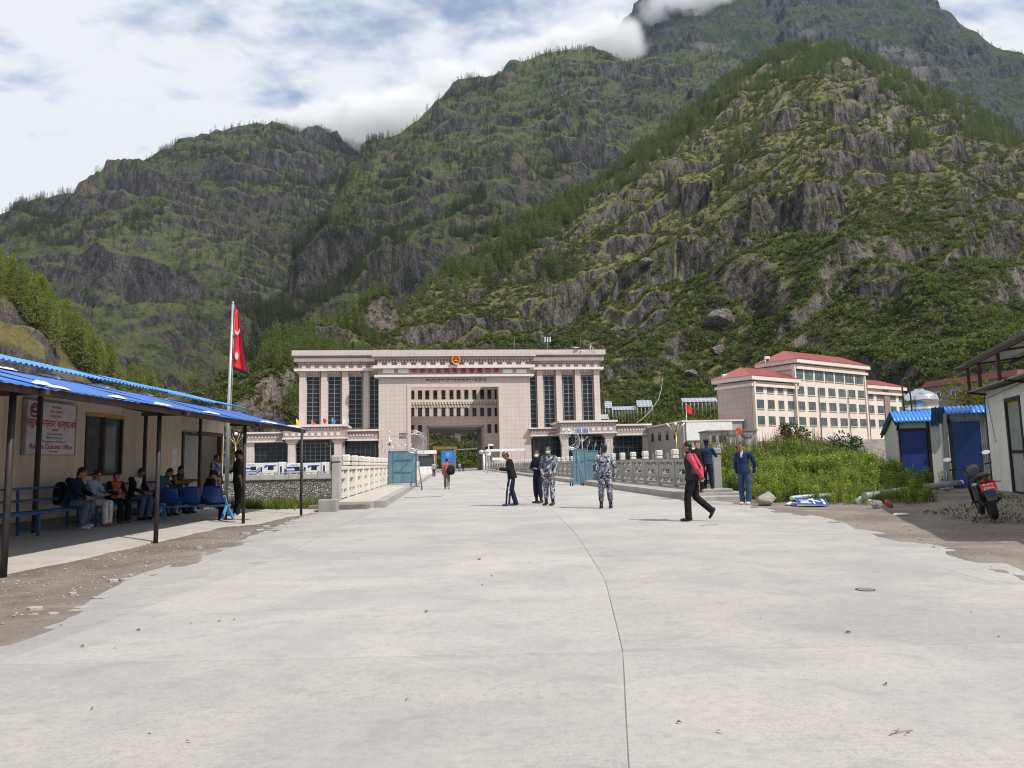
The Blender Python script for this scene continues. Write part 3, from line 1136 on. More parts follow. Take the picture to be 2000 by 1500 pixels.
# the line of Tibetan script below
rr2 = random.Random(5)
x = gX(833, YC)
xend = gX(946, YC)
zt = gZ(740.0, YC)
while x < xend:
    mb = MB()
    n = rr2.choice((1, 2, 2, 3))
    y0, y1 = YC - 0.08, YC - 0.006
    for q in range(n):
        w_ = rr2.uniform(0.26, 0.36)
        mb.box(x, x + w_, y0, y1, zt - 0.07, zt)
        st = rr2.choice((0, 1, 2, 3))
        d = rr2.uniform(0.22, 0.5)
        mb.box(x + w_ - .08, x + w_ - .01, y0, y1, zt - d, zt - .07)
        if st in (0, 2):
            mb.box(x + .02, x + .09, y0, y1, zt - d * .65, zt - .07)
            mb.box(x + .02, x + w_ * .7, y0, y1, zt - d * .65 - .06, zt - d * .65)
        if st == 1:
            mb.add([(x + .02, y0, zt - .07), (x + .1, y0, zt - .07), (x + w_ * .8, y0, zt - d), (x + w_ * .65, y0, zt - d)], [(0, 1, 2, 3)])
        if st == 3:
            mb.box(x + .04, x + w_ - .02, y0, y1, zt - .62, zt - .54)
            mb.box(x + .04, x + .11, y0, y1, zt - .54, zt - .2)
        if rr2.random() < 0.4:
            mb.add([(x + .05, y0, zt + .06), (x + .12, y0, zt + .04), (x + w_ * .9, y0, zt + .2), (x + w_ * .7, y0, zt + .22)], [(0, 1, 2, 3)])
        x += w_ + 0.03
    mb.box(x + .02, x + .08, y0, y1, zt - .1, zt - .03)
    mb.build('script_syllable', 'dark_red', GATE)
    x += 0.22
# round emblem: red disc, gold wreath, stars and gate tower
ex, ez = gl(890.3, 703.0, YC - 1.35)
er = 0.92
EM = MB().prism_y([(ex + er * .82 * math.cos(a), ez + er * .86 * math.sin(a)) for a in [2 * math.pi * k / 32 for k in range(32)]], YC - 1.6, YC - 1.32).build('emblem', 'red_letter', GATE)
mb = MB()
for k in range(40):
    a = 2 * math.pi * k / 40
    c = Vector((ex + er * .9 * math.cos(a), YC - 1.62, ez + er * .95 * math.sin(a)))
    mb.ell(c, (.13, .08, .13), 6, 4)
mb.build('wreath', 'gold', EM)
mb = MB()


def star(mb, cx, cz, r_, y0, y1, rot=0):
    mb.prism_y([(cx + (r_ if k % 2 == 0 else r_ * .4) * math.sin(rot + k * math.pi / 5), cz + (r_ if k % 2 == 0 else r_ * .4) * math.cos(rot + k * math.pi / 5)) for k in range(10)], y0, y1)


star(mb, ex, ez + .42, .18, YC - 1.66, YC - 1.6)
for dx_, dz_ in ((-.38, .22), (-.16, .12), (.16, .12), (.38, .22)):
    star(mb, ex + dx_, ez + dz_, .08, YC - 1.66, YC - 1.6)
mb.box(ex - .5, ex + .5, YC - 1.66, YC - 1.6, ez - .32, ez - .2)
mb.prism_y([(ex - .4, ez - .2), (ex + .4, ez - .2), (ex + .28, ez - .05), (ex - .28, ez - .05)], YC - 1.66, YC - 1.601)
mb.prism_y([(ex - .25, ez - .97), (ex + .25, ez - .97), (ex + .4, ez - .7), (ex - .4, ez - .7)], YC - 1.66, YC - 1.6)
mb.build('emblem_stars', 'gold', EM)


# the two side wings: columns, tall windows, cornice
def tall_window(px0, px1, py0, py1, yoff, rows=11, glass='glass_dark', cols=2, name='tall_window', fr=0.1, m_='mullion'):
    x0, z1 = gl(px0, py0, yoff)
    x1, z0 = gl(px1, py1, yoff)
    z0 = max(z0, -0.4)
    fb = MB()
    fb.box(x0, x0 + fr, yoff - .1, yoff + .05, z0, z1)
    fb.box(x1 - fr, x1, yoff - .1, yoff + .05, z0, z1)
    fb.box(x0 + fr, x1 - fr, yoff - .1, yoff + .05, z1 - fr, z1)
    fb.box(x0 + fr, x1 - fr, yoff - .1, yoff + .05, z0, z0 + fr)
    for c in range(1, cols):
        xc = x0 + (x1 - x0) * c / cols
        fb.box(xc - .045, xc + .045, yoff - .1, yoff + .05, z0 + fr, z1 - fr)
    for r_ in range(1, rows):
        zc = z0 + (z1 - z0) * r_ / rows
        fb.box(x0 + fr, x1 - fr, yoff - .085, yoff + .04, zc - .03, zc + .03)
    w_ = fb.build(name, m_, GATE)
    pw, ph = (x1 - x0) / cols, (z1 - z0) / rows
    pm = MB().box(-pw / 2, pw / 2, -.006, .006, -ph / 2, ph / 2).mesh('pane', glass)
    for c in range(cols):
        for r_ in range(rows):
            po = link('pane', pm, w_, (x0 + pw * (c + .5), yoff - 0.02, z0 + ph * (r_ + .5)))
            po.rotation_euler = (RNG.uniform(-.012, .012), 0, RNG.uniform(-.012, .012))
    return w_


WY = 0.9
wing_top = 683.4
for side, colpx, winpx, ends in (
        (-1, [(584, 596), (626.5, 638), (668, 679), (710, 720)], [(598, 624.5), (640, 666), (681.5, 707.5), (722, 741)], (581.5, 741)),
        (1, [(1050.5, 1061), (1087.5, 1098), (1125, 1135.5), (1162, 1173)], [(1034, 1049), (1061.5, 1085), (1098.8, 1122), (1136.2, 1159.5)], (1034, 1174))):
    x0, x1 = gX(ends[0], 0), gX(ends[1], 0)
    body = MB()
    body.box(x0 + .35, x1 - (0 if side < 0 else .35), WY + .25, BK - 2, 0, gZ(700, 0))
    body.build('wing_wall', 'stone', GATE)
    for k, (a, b_) in enumerate(colpx):
        xa, xb = gX(a, 0), gX(b_, 0)
        cb = MB()
        cb.box(xa, xb, 0, WY + .3, 0, gZ(722.6, 0))
        cb.box(xa + .25, xb + .22 if k < 3 or side < 0 else xb + .05, .45, WY + .29, 0, gZ(722.7, 0))
        cb.build('column', 'stone', GATE)
    for k, (a, b_) in enumerate(winpx):
        tall_window(a, b_, 734.5, 829 if (side < 0 and k < 2) or (side > 0 and k > 1) else 836, WY, 11 if b_ - a > 20 else 11, cols=2 if b_ - a > 17 else 1)
        # head piece with teeth above each window
        xa, xb = gX(a, .6), gX(b_, .6)
        hb = MB()
        hb.box(xa - .1, xb + .1, .55, WY + .3, gZ(734.4, .6), gZ(722.7, .6))
        hb.build('window_head', 'stone_mauve', GATE)
        teeth(xa + .15, xb - .1, .55, 724.2, 728.6, (xb - xa - .2) / 4.2, .28, .14, 'stone_pale', 'head_teeth')
    bx0, bx1 = (x0, xl) if side < 0 else (xr, x1)
    rows = [(wing_top, 693.2, 1.15, 'stone'), (693.3, 697.5, .5, 'stone_dark'), (697.6, 705.2, .8, 'stone_mauve'), (705.3, 711.6, .1, 'stone_dark'), (711.7, 717.9, .05, 'stone_mauve'), (718, 722.6, .75, 'stone_pale')]
    by = {}
    for t, b_, pr_, mt in rows:
        mb = by.setdefault(mt, MB())
        mb.box(bx0 - (pr_ if side < 0 else 0), bx1 + (pr_ if side > 0 else 0), -pr_, BK - 2, gZ(b_, -pr_), gZ(t, -pr_))
    for mt, mb in by.items():
        mb.build('wing_cornice', mt, GATE)
    teeth(bx0 - .4, bx1 + .3, -.5, 694, 696.4, .46, .26, .12, 'stone_pale')
    teeth(bx0, bx1, -.1, 706.6, 709.8, .46, .26, .14, 'stone_pale')
    teeth(bx0 + .8, bx1, -.05, 711.8, 717.8, 1.76, .78, .14, 'stone_pale', 'block_course')


# low entrance wings in front: piers, checkered fascia, glass
def low_wing(px0, px1, py0, y0, y1, fascia, rowsq, name='entrance_fascia', py_bot=857.5):
    x0, x1 = gX(px0, y0, 850), gX(px1, y0, 850)
    zt_, zb_ = gZ(py0, y0, (px0 + px1) / 2), gZ(py_bot, y0, (px0 + px1) / 2)
    h_ = zt_ - zb_
    a = MB()
    a.box(x0 - .3, x1 + .3, y0 - .45, y1, zt_ - h_ * .15, zt_)
    a.box(x0 - .15, x1 + .15, y0 - .3, y1, zb_, zb_ + h_ * .12)
    a.build(name, 'stone_pale', GATE)
    b = MB()
    b.box(x0, x1, y0, y1, zb_ + h_ * .12 + .003, zt_ - h_ * .15 - .003)
    b.build(name, 'stone_mauve', GATE)
    for (f0, f1, pitch, wid) in rowsq:
        mb = MB()
        n = int((x1 - x0 - .3) / pitch)
        for k in range(n):
            xa = x0 + .3 + k * pitch
            mb.box(xa, xa + wid, y0 - .09, y0 + .02, zb_ + h_ * f0, zb_ + h_ * f1)
        mb.build('fascia_squares', 'stone_pale', GATE)['kind'] = 'stuff'
    return x0, x1, zt_, zb_


def pier(px, wpx, y0, y1, zt_, cap=True):
    x0, x1 = gX(px - wpx / 2, y0, 870), gX(px + wpx / 2, y0, 870)
    mb = MB()
    mb.box(x0, x1, y0, y1, -.6, zt_ - (.9 if cap else 0))
    if cap:
        w_ = (x1 - x0) / 2
        c = (x0 + x1) / 2
        mb.prism_y([(c - w_, zt_ - .9), (c + w_, zt_ - .9), (c + w_ * 1.7, zt_ - .35), (c + w_ * 1.7, zt_ - .003), (c - w_ * 1.7, zt_ - .003), (c - w_ * 1.7, zt_ - .35)], y0 - .12, y1)
    mb.build('pier', 'stone', GATE)


SQ2 = [(.22, .44, 1.22, .68), (.62, .76, .62, .30)]
SQ1 = [(.42, .60, .62, .30), (.02, .16, .8, .42)]
YE = -9.5
# left
X0, X1, ZT, ZB = low_wing(553, 674, 829.5, YE, 0, 1, SQ2)
pier(569.5, 14.5, YE + .3, YE + 1.6, ZB)
pier(660, 14.5, YE + .3, YE + 1.6, ZB)
tall_window(577, 655, 866, 905, YE + 5, 5, 'glass_blue', 8, 'entrance_glazing', m_='mullion')
X0, X1, ZT, ZB = low_wing(482, 552, 844, YE + 3, 0, 1, SQ1, py_bot=864)
pier(489, 15, YE + 3.2, YE + 4.4, ZB, False)
tall_window(497, 562, 866, 905, YE + 3.9, 5, 'glass_dark', 6, 'shop_glazing', m_='mullion_dark')
X0, X1, ZT, ZB = low_wing(674, 737, 839, YE + 4.6, 0, 1, SQ1, py_bot=861)
pier(670, 6, YE + 4.8, YE + 6, ZB, False)
tall_window(674, 734, 862, 905, YE + 5.2, 4, 'glass_dark', 6, 'shop_glazing', m_='mullion_dark')
# right
X0, X1, ZT, ZB = low_wing(1095, 1204, 821, YE, 0, 1, SQ2, py_bot=847)
pier(1104, 13, YE + .3, YE + 1.6, ZB)
pier(1190, 14, YE + .3, YE + 1.6, ZB)
tall_window(1108, 1186, 852, 900, YE + 5, 5, 'glass_blue', 8, 'entrance_glazing', m_='mullion')
X0, X1, ZT, ZB = low_wing(1205, 1270, 828, YE + 3, 0, 1, SQ1, py_bot=850)
pier(1262, 12, YE + 3.2, YE + 4.4, ZB, False)
tall_window(1199, 1255, 852, 896, YE + 3.9, 4, 'glass_dark', 6, 'shop_glazing', m_='mullion_dark')
X0, X1, ZT, ZB = low_wing(1036, 1094, 835, YE + 4.6, 0, 1, SQ1, py_bot=852)
tall_window(1041, 1096, 854, 900, YE + 5.2, 4, 'glass_dark', 5, 'shop_glazing', m_='mullion_dark')
# blue sign inside the passage and grille on the tower
x0, z1 = gl(947, 872.5, YI - .1)
x1, z0 = gl(963, 881.5, YI - .1)
mat('sign_blue', (0.01, 0.025, 0.14), rough=0.4, grime=0.1)
so = MB().bevbox(x0, x1, YI - .25, YI - .1, z0, z1, .02).build('blue_sign', 'sign_blue', GATE)
MB().box(x0 + .2, x0 + .6, YI - .27, YI - .252, z0 + .3, z0 + .55).build('sign_mark', 'red_letter', so)
MB().box(x0 + .75, x1 - .15, YI - .27, YI - .252, z0 + .35, z0 + .5).build('sign_line', 'mullion', so)

# things on the roof
mat('white_metal', (0.72, 0.72, 0.72), rough=0.35, metal=0.2, grime=0.15)
mat('steel', (0.42, 0.43, 0.44), rough=0.4, metal=0.7, grime=0.2)
mat('steel_dark', (0.05, 0.05, 0.055), rough=0.5, metal=0.5, grime=0.2)
for px, lab in ((642, 'white tripod mast on the left end of the gate roof'), (1154, 'white tripod mast on the right end of the gate roof')):
    p = at(px, 683, 154)
    t = thing('roof_tripod', lab, 'mast', (p.x, p.y, TOPZ))
    for a in (0.3, 2.4, 4.5):
        MB().tube([(1.1 * math.cos(a), 1.1 * math.sin(a), 0), (0, 0, 1.25)], .05, 5).build('leg', 'white_metal', t)
    MB().lathe([(.03, 1.2), (.09, 1.25), (.06, 1.4), (.02, 1.5)], 8).build('tip', 'white_metal', t)


def dish(px, lab, r_, rz, el=0.8):
    p = at(px, 683, 154)
    t = thing('satellite_dish', lab, 'dish', (p.x, p.y, TOPZ), rz)
    M_ = Matrix.Rotation(el, 4, 'X')
    mb = MB()
    n = 18
    prof = [(0.02, 0), (.35, .03), (.7, .12), (1, .26)]
    mb.loft([[tuple(M_ @ Vector((r_ * q * math.cos(6.283 * k / n), r_ * q * math.sin(6.283 * k / n), r_ * h_)) + Vector((0, 0, .75))) for k in range(n)] for q, h_ in prof], smooth=True, caps=False)
    mb.build('reflector', 'white_metal', t)
    MB().tube([(0, 0, 0), (0, 0, .75)], .05, 6).build('mount', 'steel', t)
    MB().tube([tuple(Vector((0, 0, .75))), tuple(M_ @ Vector((0, 0, r_ * .9)) + Vector((0, 0, .75)))], .025, 5).build('feed_arm', 'steel', t)


dish(604, 'white satellite dish near the left end of the gate roof', .75, .5)
dish(1127, 'white satellite dish near the right end of the gate roof', .6, -.4, .3)
for px, hh, lab in ((1005, 3.4, 'thin whip antenna on the gate roof above the right tower'), (1134, 3.2, 'thin whip antenna beside the right roof dish')):
    p = at(px, 683, 154)
    t = thing('whip_antenna', lab, 'antenna', (p.x, p.y, TOPZ))
    MB().tube([(0, 0, 0), (0, 0, hh)], [.035, .015], 5).build('rod', 'steel', t)
    MB().box(-.15, .15, -.15, .15, 0, .08).build('foot_plate', 'steel', t)
p = at(1070, 683, 154)
t = thing('cell_antenna', 'mobile phone mast with three white panels on the gate roof', 'antenna', (p.x, p.y, TOPZ))
MB().tube([(0, 0, 0), (0, 0, 3.1)], .06, 6).build('pole', 'steel', t)
for a in (-.55, 0, .55):
    MB().bevbox(a - .13, a + .13, -.25, -.1, 2.2, 3.3, .03).build('panel_antenna', 'white_metal', t)
MB().bar((-.6, -.06, 2.5), (.6, -.06, 2.5), .06).build('crossbar', 'steel', t)

# signs and lamps that stand on the far side
def solar_lamp(px, py_top, Y, lab, z0=0.0):
    p = at(px, py_top, Y)
    t = thing('solar_street_lamp', lab, 'street lamp', (p.x, Y, z0), 0, 'solar street lamps by the gate')
    H = p.z - z0 - .3
    MB().tube([(0, 0, 0), (0, 0, H)], [.1, .07], 8).build('pole', 'white_metal', t)
    for s_ in (-1, 1):
        M_ = Matrix.Translation((s_ * .68, 0, H + .05)) @ Matrix.Rotation(.75, 4, 'X') @ Matrix.Rotation(0, 4, 'Y')
        po = MB().box(-.62, .62, -.75, .75, -.03, .03, M=M_).build('solar_panel', 'white_metal', t)
        cell = MB()
        for i in range(4):
            for j in range(5):
                cell.box(-.58 + i * .292, -.58 + i * .292 + .27, -.7 + j * .284, -.7 + j * .284 + .26, .031, .036, M=M_)
        cell.build('solar_cells', 'solar_blue', po)
        MB().tube([(0, 0, H - 1.9), (s_ * .5, 0, H - 1.75), (s_ * .95, 0, H - 1.25)], .04, 5).build('lamp_arm', 'white_metal', t)
        MB().ell((s_ * 1.05, 0, H - 1.18), (.28, .1, .06), 8, 5).build('lamp_head', 'white_metal', t)


mat('solar_blue', (0.05, 0.09, 0.22), rough=0.15, c2=(0.035, 0.06, 0.16), spec=0.6, grime=0.1)
solar_lamp(646, 850, 141, 'white street lamp with twin solar panels left of the gate', -.5)
solar_lamp(1136, 839, 139, 'white street lamp with twin solar panels right of the gate')
# ------------------------------------------------------------------ the customs office on the left with its lean-to canopy
def mat_paint_sheet(name, c, c2, rough=0.45):
    return mat(name, c, rough=rough, c2=c2, scale=1.1, grime=0.3, gscale=2.2, spec=0.5, vary=0.06)


mat_paint_sheet('roof_blue', (0.045, 0.155, 0.48), (0.035, 0.12, 0.40))
mat_paint_sheet('roof_blue_light', (0.10, 0.30, 0.66), (0.07, 0.24, 0.58))
mat('wall_cream', (0.70, 0.57, 0.43), rough=0.6, c2=(0.63, 0.51, 0.38), scale=1.1, grime=0.5, gscale=1.6, streak=True, vary=0.04)
mat('wall_white', (0.80, 0.77, 0.70), rough=0.6, c2=(0.75, 0.72, 0.65), scale=1.1, grime=0.3, gscale=1.6, streak=True, vary=0.03)
mat('rust_steel', (0.075, 0.035, 0.028), rough=0.75, c2=(0.04, 0.025, 0.022), scale=6, grime=0.3, bump=0.3)
mat('post_steel', (0.040, 0.034, 0.033), rough=0.55, c2=(0.03, 0.025, 0.024), scale=5, grime=0.3, gscale=4)
mat('foam', (0.72, 0.70, 0.66), rough=0.9, c2=(0.60, 0.57, 0.52), scale=7, bump=0.6, bscale=18, bdist=0.03)
mat('bench_blue', (0.03, 0.09, 0.21), rough=0.5, c2=(0.02, 0.06, 0.15), scale=6, grime=0.4, gscale=5)
mat('chair_blue', (0.015, 0.055, 0.24), rough=0.3, c2=(0.012, 0.045, 0.20), scale=3, grime=0.2, spec=0.5)
mat('frame_blue', (0.08, 0.26, 0.50), rough=0.4, grime=0.3, gscale=6)
mat('frame_brown', (0.055, 0.03, 0.025), rough=0.5, grime=0.2)
mat('yellow_paint', (0.55, 0.33, 0.03), rough=0.5, grime=0.2)
mat('door_grey', (0.42, 0.40, 0.37), rough=0.5, grime=0.25)
mat('sign_white', (0.70, 0.66, 0.65), rough=0.35, grime=0.15)
mat('paper', (0.75, 0.73, 0.70), rough=0.8, grime=0.1)
mat('wood', (0.30, 0.21, 0.12), rough=0.8, c2=(0.22, 0.15, 0.09), scale=9, grime=0.3)

WX = -10.2


def corrugated(x0, z0, x1, z1, ya, yb, pitch=0.15, amp=0.018, seed=0, low=None):
    """one roofing sheet, waves across y, running from the eave (x0,z0) up to (x1,z1)"""
    rr = random.Random(seed)
    n = max(3, int((yb - ya) / pitch * 6))
    dz = rr.uniform(-.008, .008)
    top, bot = [], []
    L = math.hypot(x1 - x0, z1 - z0)
    nx, nz = -(z1 - z0) / L, (x1 - x0) / L
    if nz < 0:
        nx, nz = -nx, -nz
    vs, fs = [], []
    rows = 6
    for i in range(n + 1):
        y = ya + (yb - ya) * i / n
        w_ = amp * math.sin(2 * math.pi * y / pitch)
        t0 = 0.0 if low is None else low(y)
        for r_ in range(rows):
            t = t0 + (1 - t0) * r_ / (rows - 1)
            sag = 0.012 * math.sin(t * 9 + seed)
            vs.append((x0 + (x1 - x0) * t + nx * (w_ + dz + sag), y, z0 + (z1 - z0) * t + nz * (w_ + dz + sag)))
    for i in range(n):
        for r_ in range(rows - 1):
            a = i * rows + r_
            fs.append((a, a + rows, a + rows + 1, a + 1))
    mb = MB().add(vs, fs, 0, True)
    return mb


def solid(o, t=0.004):
    md = o.modifiers.new('thick', 'SOLIDIFY')
    md.thickness = t
    return o


OFF = thing('customs_office', 'cream panel customs office with blue tin roof behind the left canopy', 'building', (0, 0, 0))
# wall panel by panel, with openings
edges = [4.0, 5.15, 6.3, 7.45, 8.6, 9.75, 10.9, 12.05, 13.2, 14.35, 15.5, 16.65, 17.1, 18.72, 19.85, 20.35, 21.2, 22.0, 22.1]
for a, b in zip(edges[:-1], edges[1:]):
    if abs(a - 17.1) < .01:
        for z0, z1 in ((0.1, 1.22), (2.72, 3.35)):
            MB().bevbox(WX - .07, WX, a + .004, b - .004, z0, z1, .006).build('wall_panel', 'wall_cream', OFF)
    else:
        MB().bevbox(WX - .07, WX, a + .004, b - .004, 0.1, 3.35, .006).build('wall_panel', 'wall_cream', OFF)
MB().bevbox(WX - .07, WX, 22.104, 25.3, 2.56, 3.4, .006).build('wall_panel', 'wall_cream', OFF)
# gable wall, back wall, dark inside
MB().prism_y([(WX - .004, 0), (WX - .004, 3.42), (-12.1, 3.9), (-14.2, 3.3), (-14.2, 0)], 25.24, 25.3).build('gable_wall', 'wall_cream', OFF)
MB().box(-14.2, -14.1, 4, 25.2, 0, 3.3).build('back_wall', 'wall_cream', OFF)
MB().box(-14.0, WX - .6, 4, 25.2, -.05, 0.06).build('floor', 'concrete_dark', OFF)
MB().box(-12.4, -12.3, 4, 25.2, 0.06, 3.3).build('inner_wall', 'door_grey', OFF)
MB().box(WX - .12, WX + .03, 4, 22.0, -0.05, 0.32).build('plinth', 'concrete_dark', OFF)
# window with a sliding leaf
wo = MB().box(WX - .1, WX + .03, 17.1, 17.16, 1.22, 2.66).box(WX - .1, WX + .03, 18.66, 18.72, 1.22, 2.66).box(WX - .1, WX + .03, 17.16, 18.66, 1.22, 1.28).box(WX - .1, WX + .03, 17.84, 17.92, 1.28, 2.66).build('window', 'frame_brown', OFF)
MB().box(WX - .1, WX + .035, 17.08, 18.74, 2.66, 2.74).build('window_head', 'yellow_paint', wo)
MB().box(WX - .06, WX - .05, 17.92, 18.66, 1.28, 2.66).build('pane', 'glass_teal', wo)
# closed door leaf and open doorway
do = MB().box(WX - .1, WX + .04, 22.12, 22.22, .06, 2.5).box(WX - .1, WX + .04, 23.34, 23.46, .06, 2.55).box(WX - .1, WX + .04, 22.22, 23.34, 2.4, 2.5).box(WX - .08, WX + .03, 22.22, 23.34, .95, 1.03).build('door', 'frame_brown', OFF)
MB().box(WX - .05, WX - .01, 22.22, 23.34, 1.03, 2.4).build('door_panel', 'door_grey', do)
MB().box(WX - .05, WX - .01, 22.22, 23.34, .06, .95).build('door_panel', 'door_grey', do)
do = MB().box(WX - .1, WX + .04, 24.98, 25.14, .06, 2.55).box(WX - .1, WX + .04, 23.47, 24.98, 2.44, 2.56).build('doorway_frame', 'frame_brown', OFF)
# tin roof, sheet by sheet
RS = 1.05
y = 3.0
k = 0
while y < 25.6:
    solid(corrugated(-9.55, 3.46, -12.05, 4.10, y, min(y + RS + .06, 25.75), 0.16, 0.02, k).build('roof_sheet', 'roof_blue_light', OFF))
    y += RS
    k += 1
MB().box(-14.5, -12.05, 3, 25.7, 3.2, 3.22).build('rear_roof', 'roof_blue_light', OFF)
MB().bar((-9.75, 3.2, 3.26), (-9.75, 25.6, 3.26), .08).build('eave_purlin', 'post_steel', OFF)
# notices on the wall
for yy, zz, w_, h_, lab in ((20.55, 1.62, .32, .5, 'white paper notice pinned highest beside the office door'), (21.45, 1.45, .30, .5, 'white paper notice pinned lower, next to the office door')):
    o = MB().box(WX + .004, WX + .008, yy, yy + w_, zz, zz + h_).build('paper_notice', 'paper')
    tag(o, lab, 'notice')

# signboard
SG = thing('office_signboard', 'white customs office signboard with red lettering behind the first canopy post', 'sign', (WX + .05, 15.72, 2.28))
SG.rotation_euler = (0, 0, math.pi / 2)      # local x runs along +y, faces the road
bw, bh = .84, .56
MB().bevbox(-bw, bw, -.035, 0, -bh, bh, .008).build('board', 'sign_white', SG)
fr = MB()
fr.box(-bw - .03, -bw, -.05, .03, -bh - .03, bh + .03).box(bw, bw + .03, -.05, .03, -bh - .03, bh + .03).box(-bw, bw, -.05, .03, bh, bh + .03).box(-bw, bw, -.05, .03, -bh - .03, -bh)
fr.build('frame', 'steel', SG)
mat('sign_red', (0.45, 0.03, 0.045), rough=0.5, grime=0.05)
mat('sign_ink', (0.16, 0.05, 0.07), rough=0.5, grime=0.05)


def sign_text(s, size, x, z, m_, bold=0.0, parent=SG, y=-.037, xs=1.0, name='lettering'):
    me = text_mesh(s, size, 0.003, bold=bold)
    me.materials.append(MATS[m_])
    o = link(name, me, parent, (x, y, z))
    o.rotation_euler = (math.pi / 2, 0, 0)
    o.scale = (xs, 1, 1)
    return o


sign_text('नेपाल सरकार', .075, .12, .47, 'sign_red')
sign_text('अर्थ मन्त्रालय', .075, .12, .37, 'sign_red')
sign_text('भन्सार विभाग', .075, .12, .27, 'sign_red')
sign_text('रसुवा भन्सार कार्यालय', .215, .02, .10, 'sign_red', .003, xs=.92)
sign_text('रसुवागढी', .065, .10, -.03, 'sign_ink')
sign_text('Government of Nepal', .062, .10, -.12, 'sign_ink')
sign_text('Ministry of Finance', .078, .10, -.20, 'sign_ink')
sign_text('Department of Customs', .082, .10, -.285, 'sign_ink')
sign_text('Rasuwa Customs Office', .150, .02, -.40, 'sign_red', .003)
sign_text('Rasuwagadhi', .06, .10, -.50, 'sign_ink')
# round seal in the corner
sl = MB()
for k in range(22):
    a = 6.283 * k / 22
    sl.ell((-.60 + .125 * math.cos(a), -.038, .36 + .135 * math.sin(a)), (.022, .004, .026), 6, 4)
sl.build('seal_wreath', 'sign_red', SG)
sl = MB()
sl.prism_y([(-.60 + .10 * math.cos(a), .375 + .085 * math.sin(a)) for a in [6.283 * k / 16 for k in range(16)]], -.04, -.036)
sl.build('seal_disc', 'sign_ink', SG)
MB().prism_y([(-.67, .36), (-.62, .42), (-.60, .39), (-.57, .44), (-.53, .36)], -.042, -.0395).build('seal_peaks', 'sign_white', SG)
MB().box(-.70, -.50, -.041, -.036, .22, .255).build('seal_ribbon', 'sign_red', SG)

# canopy
CAN = thing('canopy', 'lean-to canopy of blue tin on dark posts along the customs office', 'canopy', (0, 0, 0))
EX, EZ, TX, TZ = -6.05, 2.41, -9.95, 3.36


def low_edge(y):
    return max(0.0, min(0.985, (y - 21.2) / (25.0 - 21.2)))


y = 3.2
k = 0
while y < 24.9:
    lo = low_edge if y + RS > 21.0 else None
    solid(corrugated(EX, EZ, TX, TZ, y, min(y + RS + .05, 25.0), 0.19, 0.006, k + 50, lo).build('roof_sheet', 'roof_blue', CAN))
    y += RS
    k += 1
MB().bar((EX - .1, 3.3, EZ - .05), (EX - .1, 21.15, EZ - .05), .07, .09).build('eave_beam', 'rust_steel', CAN)
MB().bar((TX + .2, 3.3, TZ - .08), (TX + .2, 24.8, TZ - .08), .06).build('ridge_beam', 'rust_steel', CAN)
MB().bar((-8.0, 3.3, 2.80), (-8.0, 22.9, 2.80), .05).build('purlin', 'rust_steel', CAN)
MB().bar((EX - .1, 21.15, EZ - .05), (TX + .2, 24.8, TZ - .08), .06).build('end_rafter', 'rust_steel', CAN)
for px_, py_ in ((6, 1128), (304, 1060), (475, 1025), (588, 1006)):
    g_ = gnd(px_, py_)
    hx = min(g_.x, -6.1)
    MB().tube([(g_.x, g_.y, -.05), (g_.x, g_.y, 2.40)], .042, 4).build('post', 'post_steel', CAN)
    if g_.y < 19.5:
        MB().bar((g_.x, g_.y, 2.36), (WX + .2, g_.y + (.2), 3.16), .05, .07).build('rafter', 'rust_steel', CAN)
        MB().bar((EX + .05, g_.y - .1, 2.34), (g_.x - .45, g_.y + .25, 2.38), .06).build('bracket', 'rust_steel', CAN)
for yy in (15.0, 19.35, 22.75):
    MB().bar((WX + .28, yy, .08), (WX + .28, yy, 3.12), .075).build('rear_post', 'post_steel', CAN)
# torn foam insulation along the sheet edges
rr = random.Random(31)


def foam(px0, px1, t, hgt, seed):
    rr_f = random.Random(seed)
    x_ = EX + (TX - EX) * t
    z_ = EZ + (TZ - EZ) * t
    ya = -x_ * FPX / (1000 - px0)
    yb_ = -x_ * FPX / (1000 - px1)
    n = 16
    rings = []
    for i in range(n + 1):
        f = i / n
        yy = ya + (yb_ - ya) * f
        e = math.sin(math.pi * f) ** .5
        hh = max(.004, .6 * hgt * e * rr_f.uniform(.45, 1.1))
        ww = max(.01, .12 * e * rr_f.uniform(.6, 1.2))
        c = Vector((x_, yy, z_ + .018))
        rings.append([(c.x - ww, yy, c.z + .2 * ww), (c.x - ww * .5, yy, c.z + hh + .1 * ww), (c.x + ww * .4, yy, c.z + hh * .8 - .08 * ww), (c.x + ww, yy, c.z - .2 * ww), (c.x, yy, c.z - .015)])
    MB().loft(rings, smooth=False).build('torn_foam', 'foam', CAN)


foam(-20, 25, .93, .10, 1)
foam(62, 138, .95, .12, 2)
foam(168, 220, .95, .11, 3)
foam(266, 296, .95, .1, 4)
foam(62, 92, .07, .09, 5)
foam(96, 125, .02, .05, 6)
foam(208, 240, .03, .06, 7)
foam(298, 330, .05, .07, 8)
foam(395, 425, .03, .06, 9)
foam(508, 540, .03, .06, 10)
foam(560, 590, .02, .05, 11)

# sloping concrete apron under the canopy
ap = MB()
rr = random.Random(3)
NY = 40
rows = []
for i in range(NY + 1):
    yy = 3.0 + (22.6 - 3.0) * i / NY
    xo = -6.6 + .05 * rr.uniform(-1, 1) + (0.5 if yy > 17 else 0.0) + max(0, yy - 19) * .12
    rows.append([(WX - .1, yy, -.2), (WX - .1, yy, .1), (-8.2, yy, .075), (xo - .05, yy, .012 + .01), (xo, yy, -.2)])
ap.loft(rows)
AP = ap.build('apron', 'concrete_pale')
tag(AP, kind='structure')

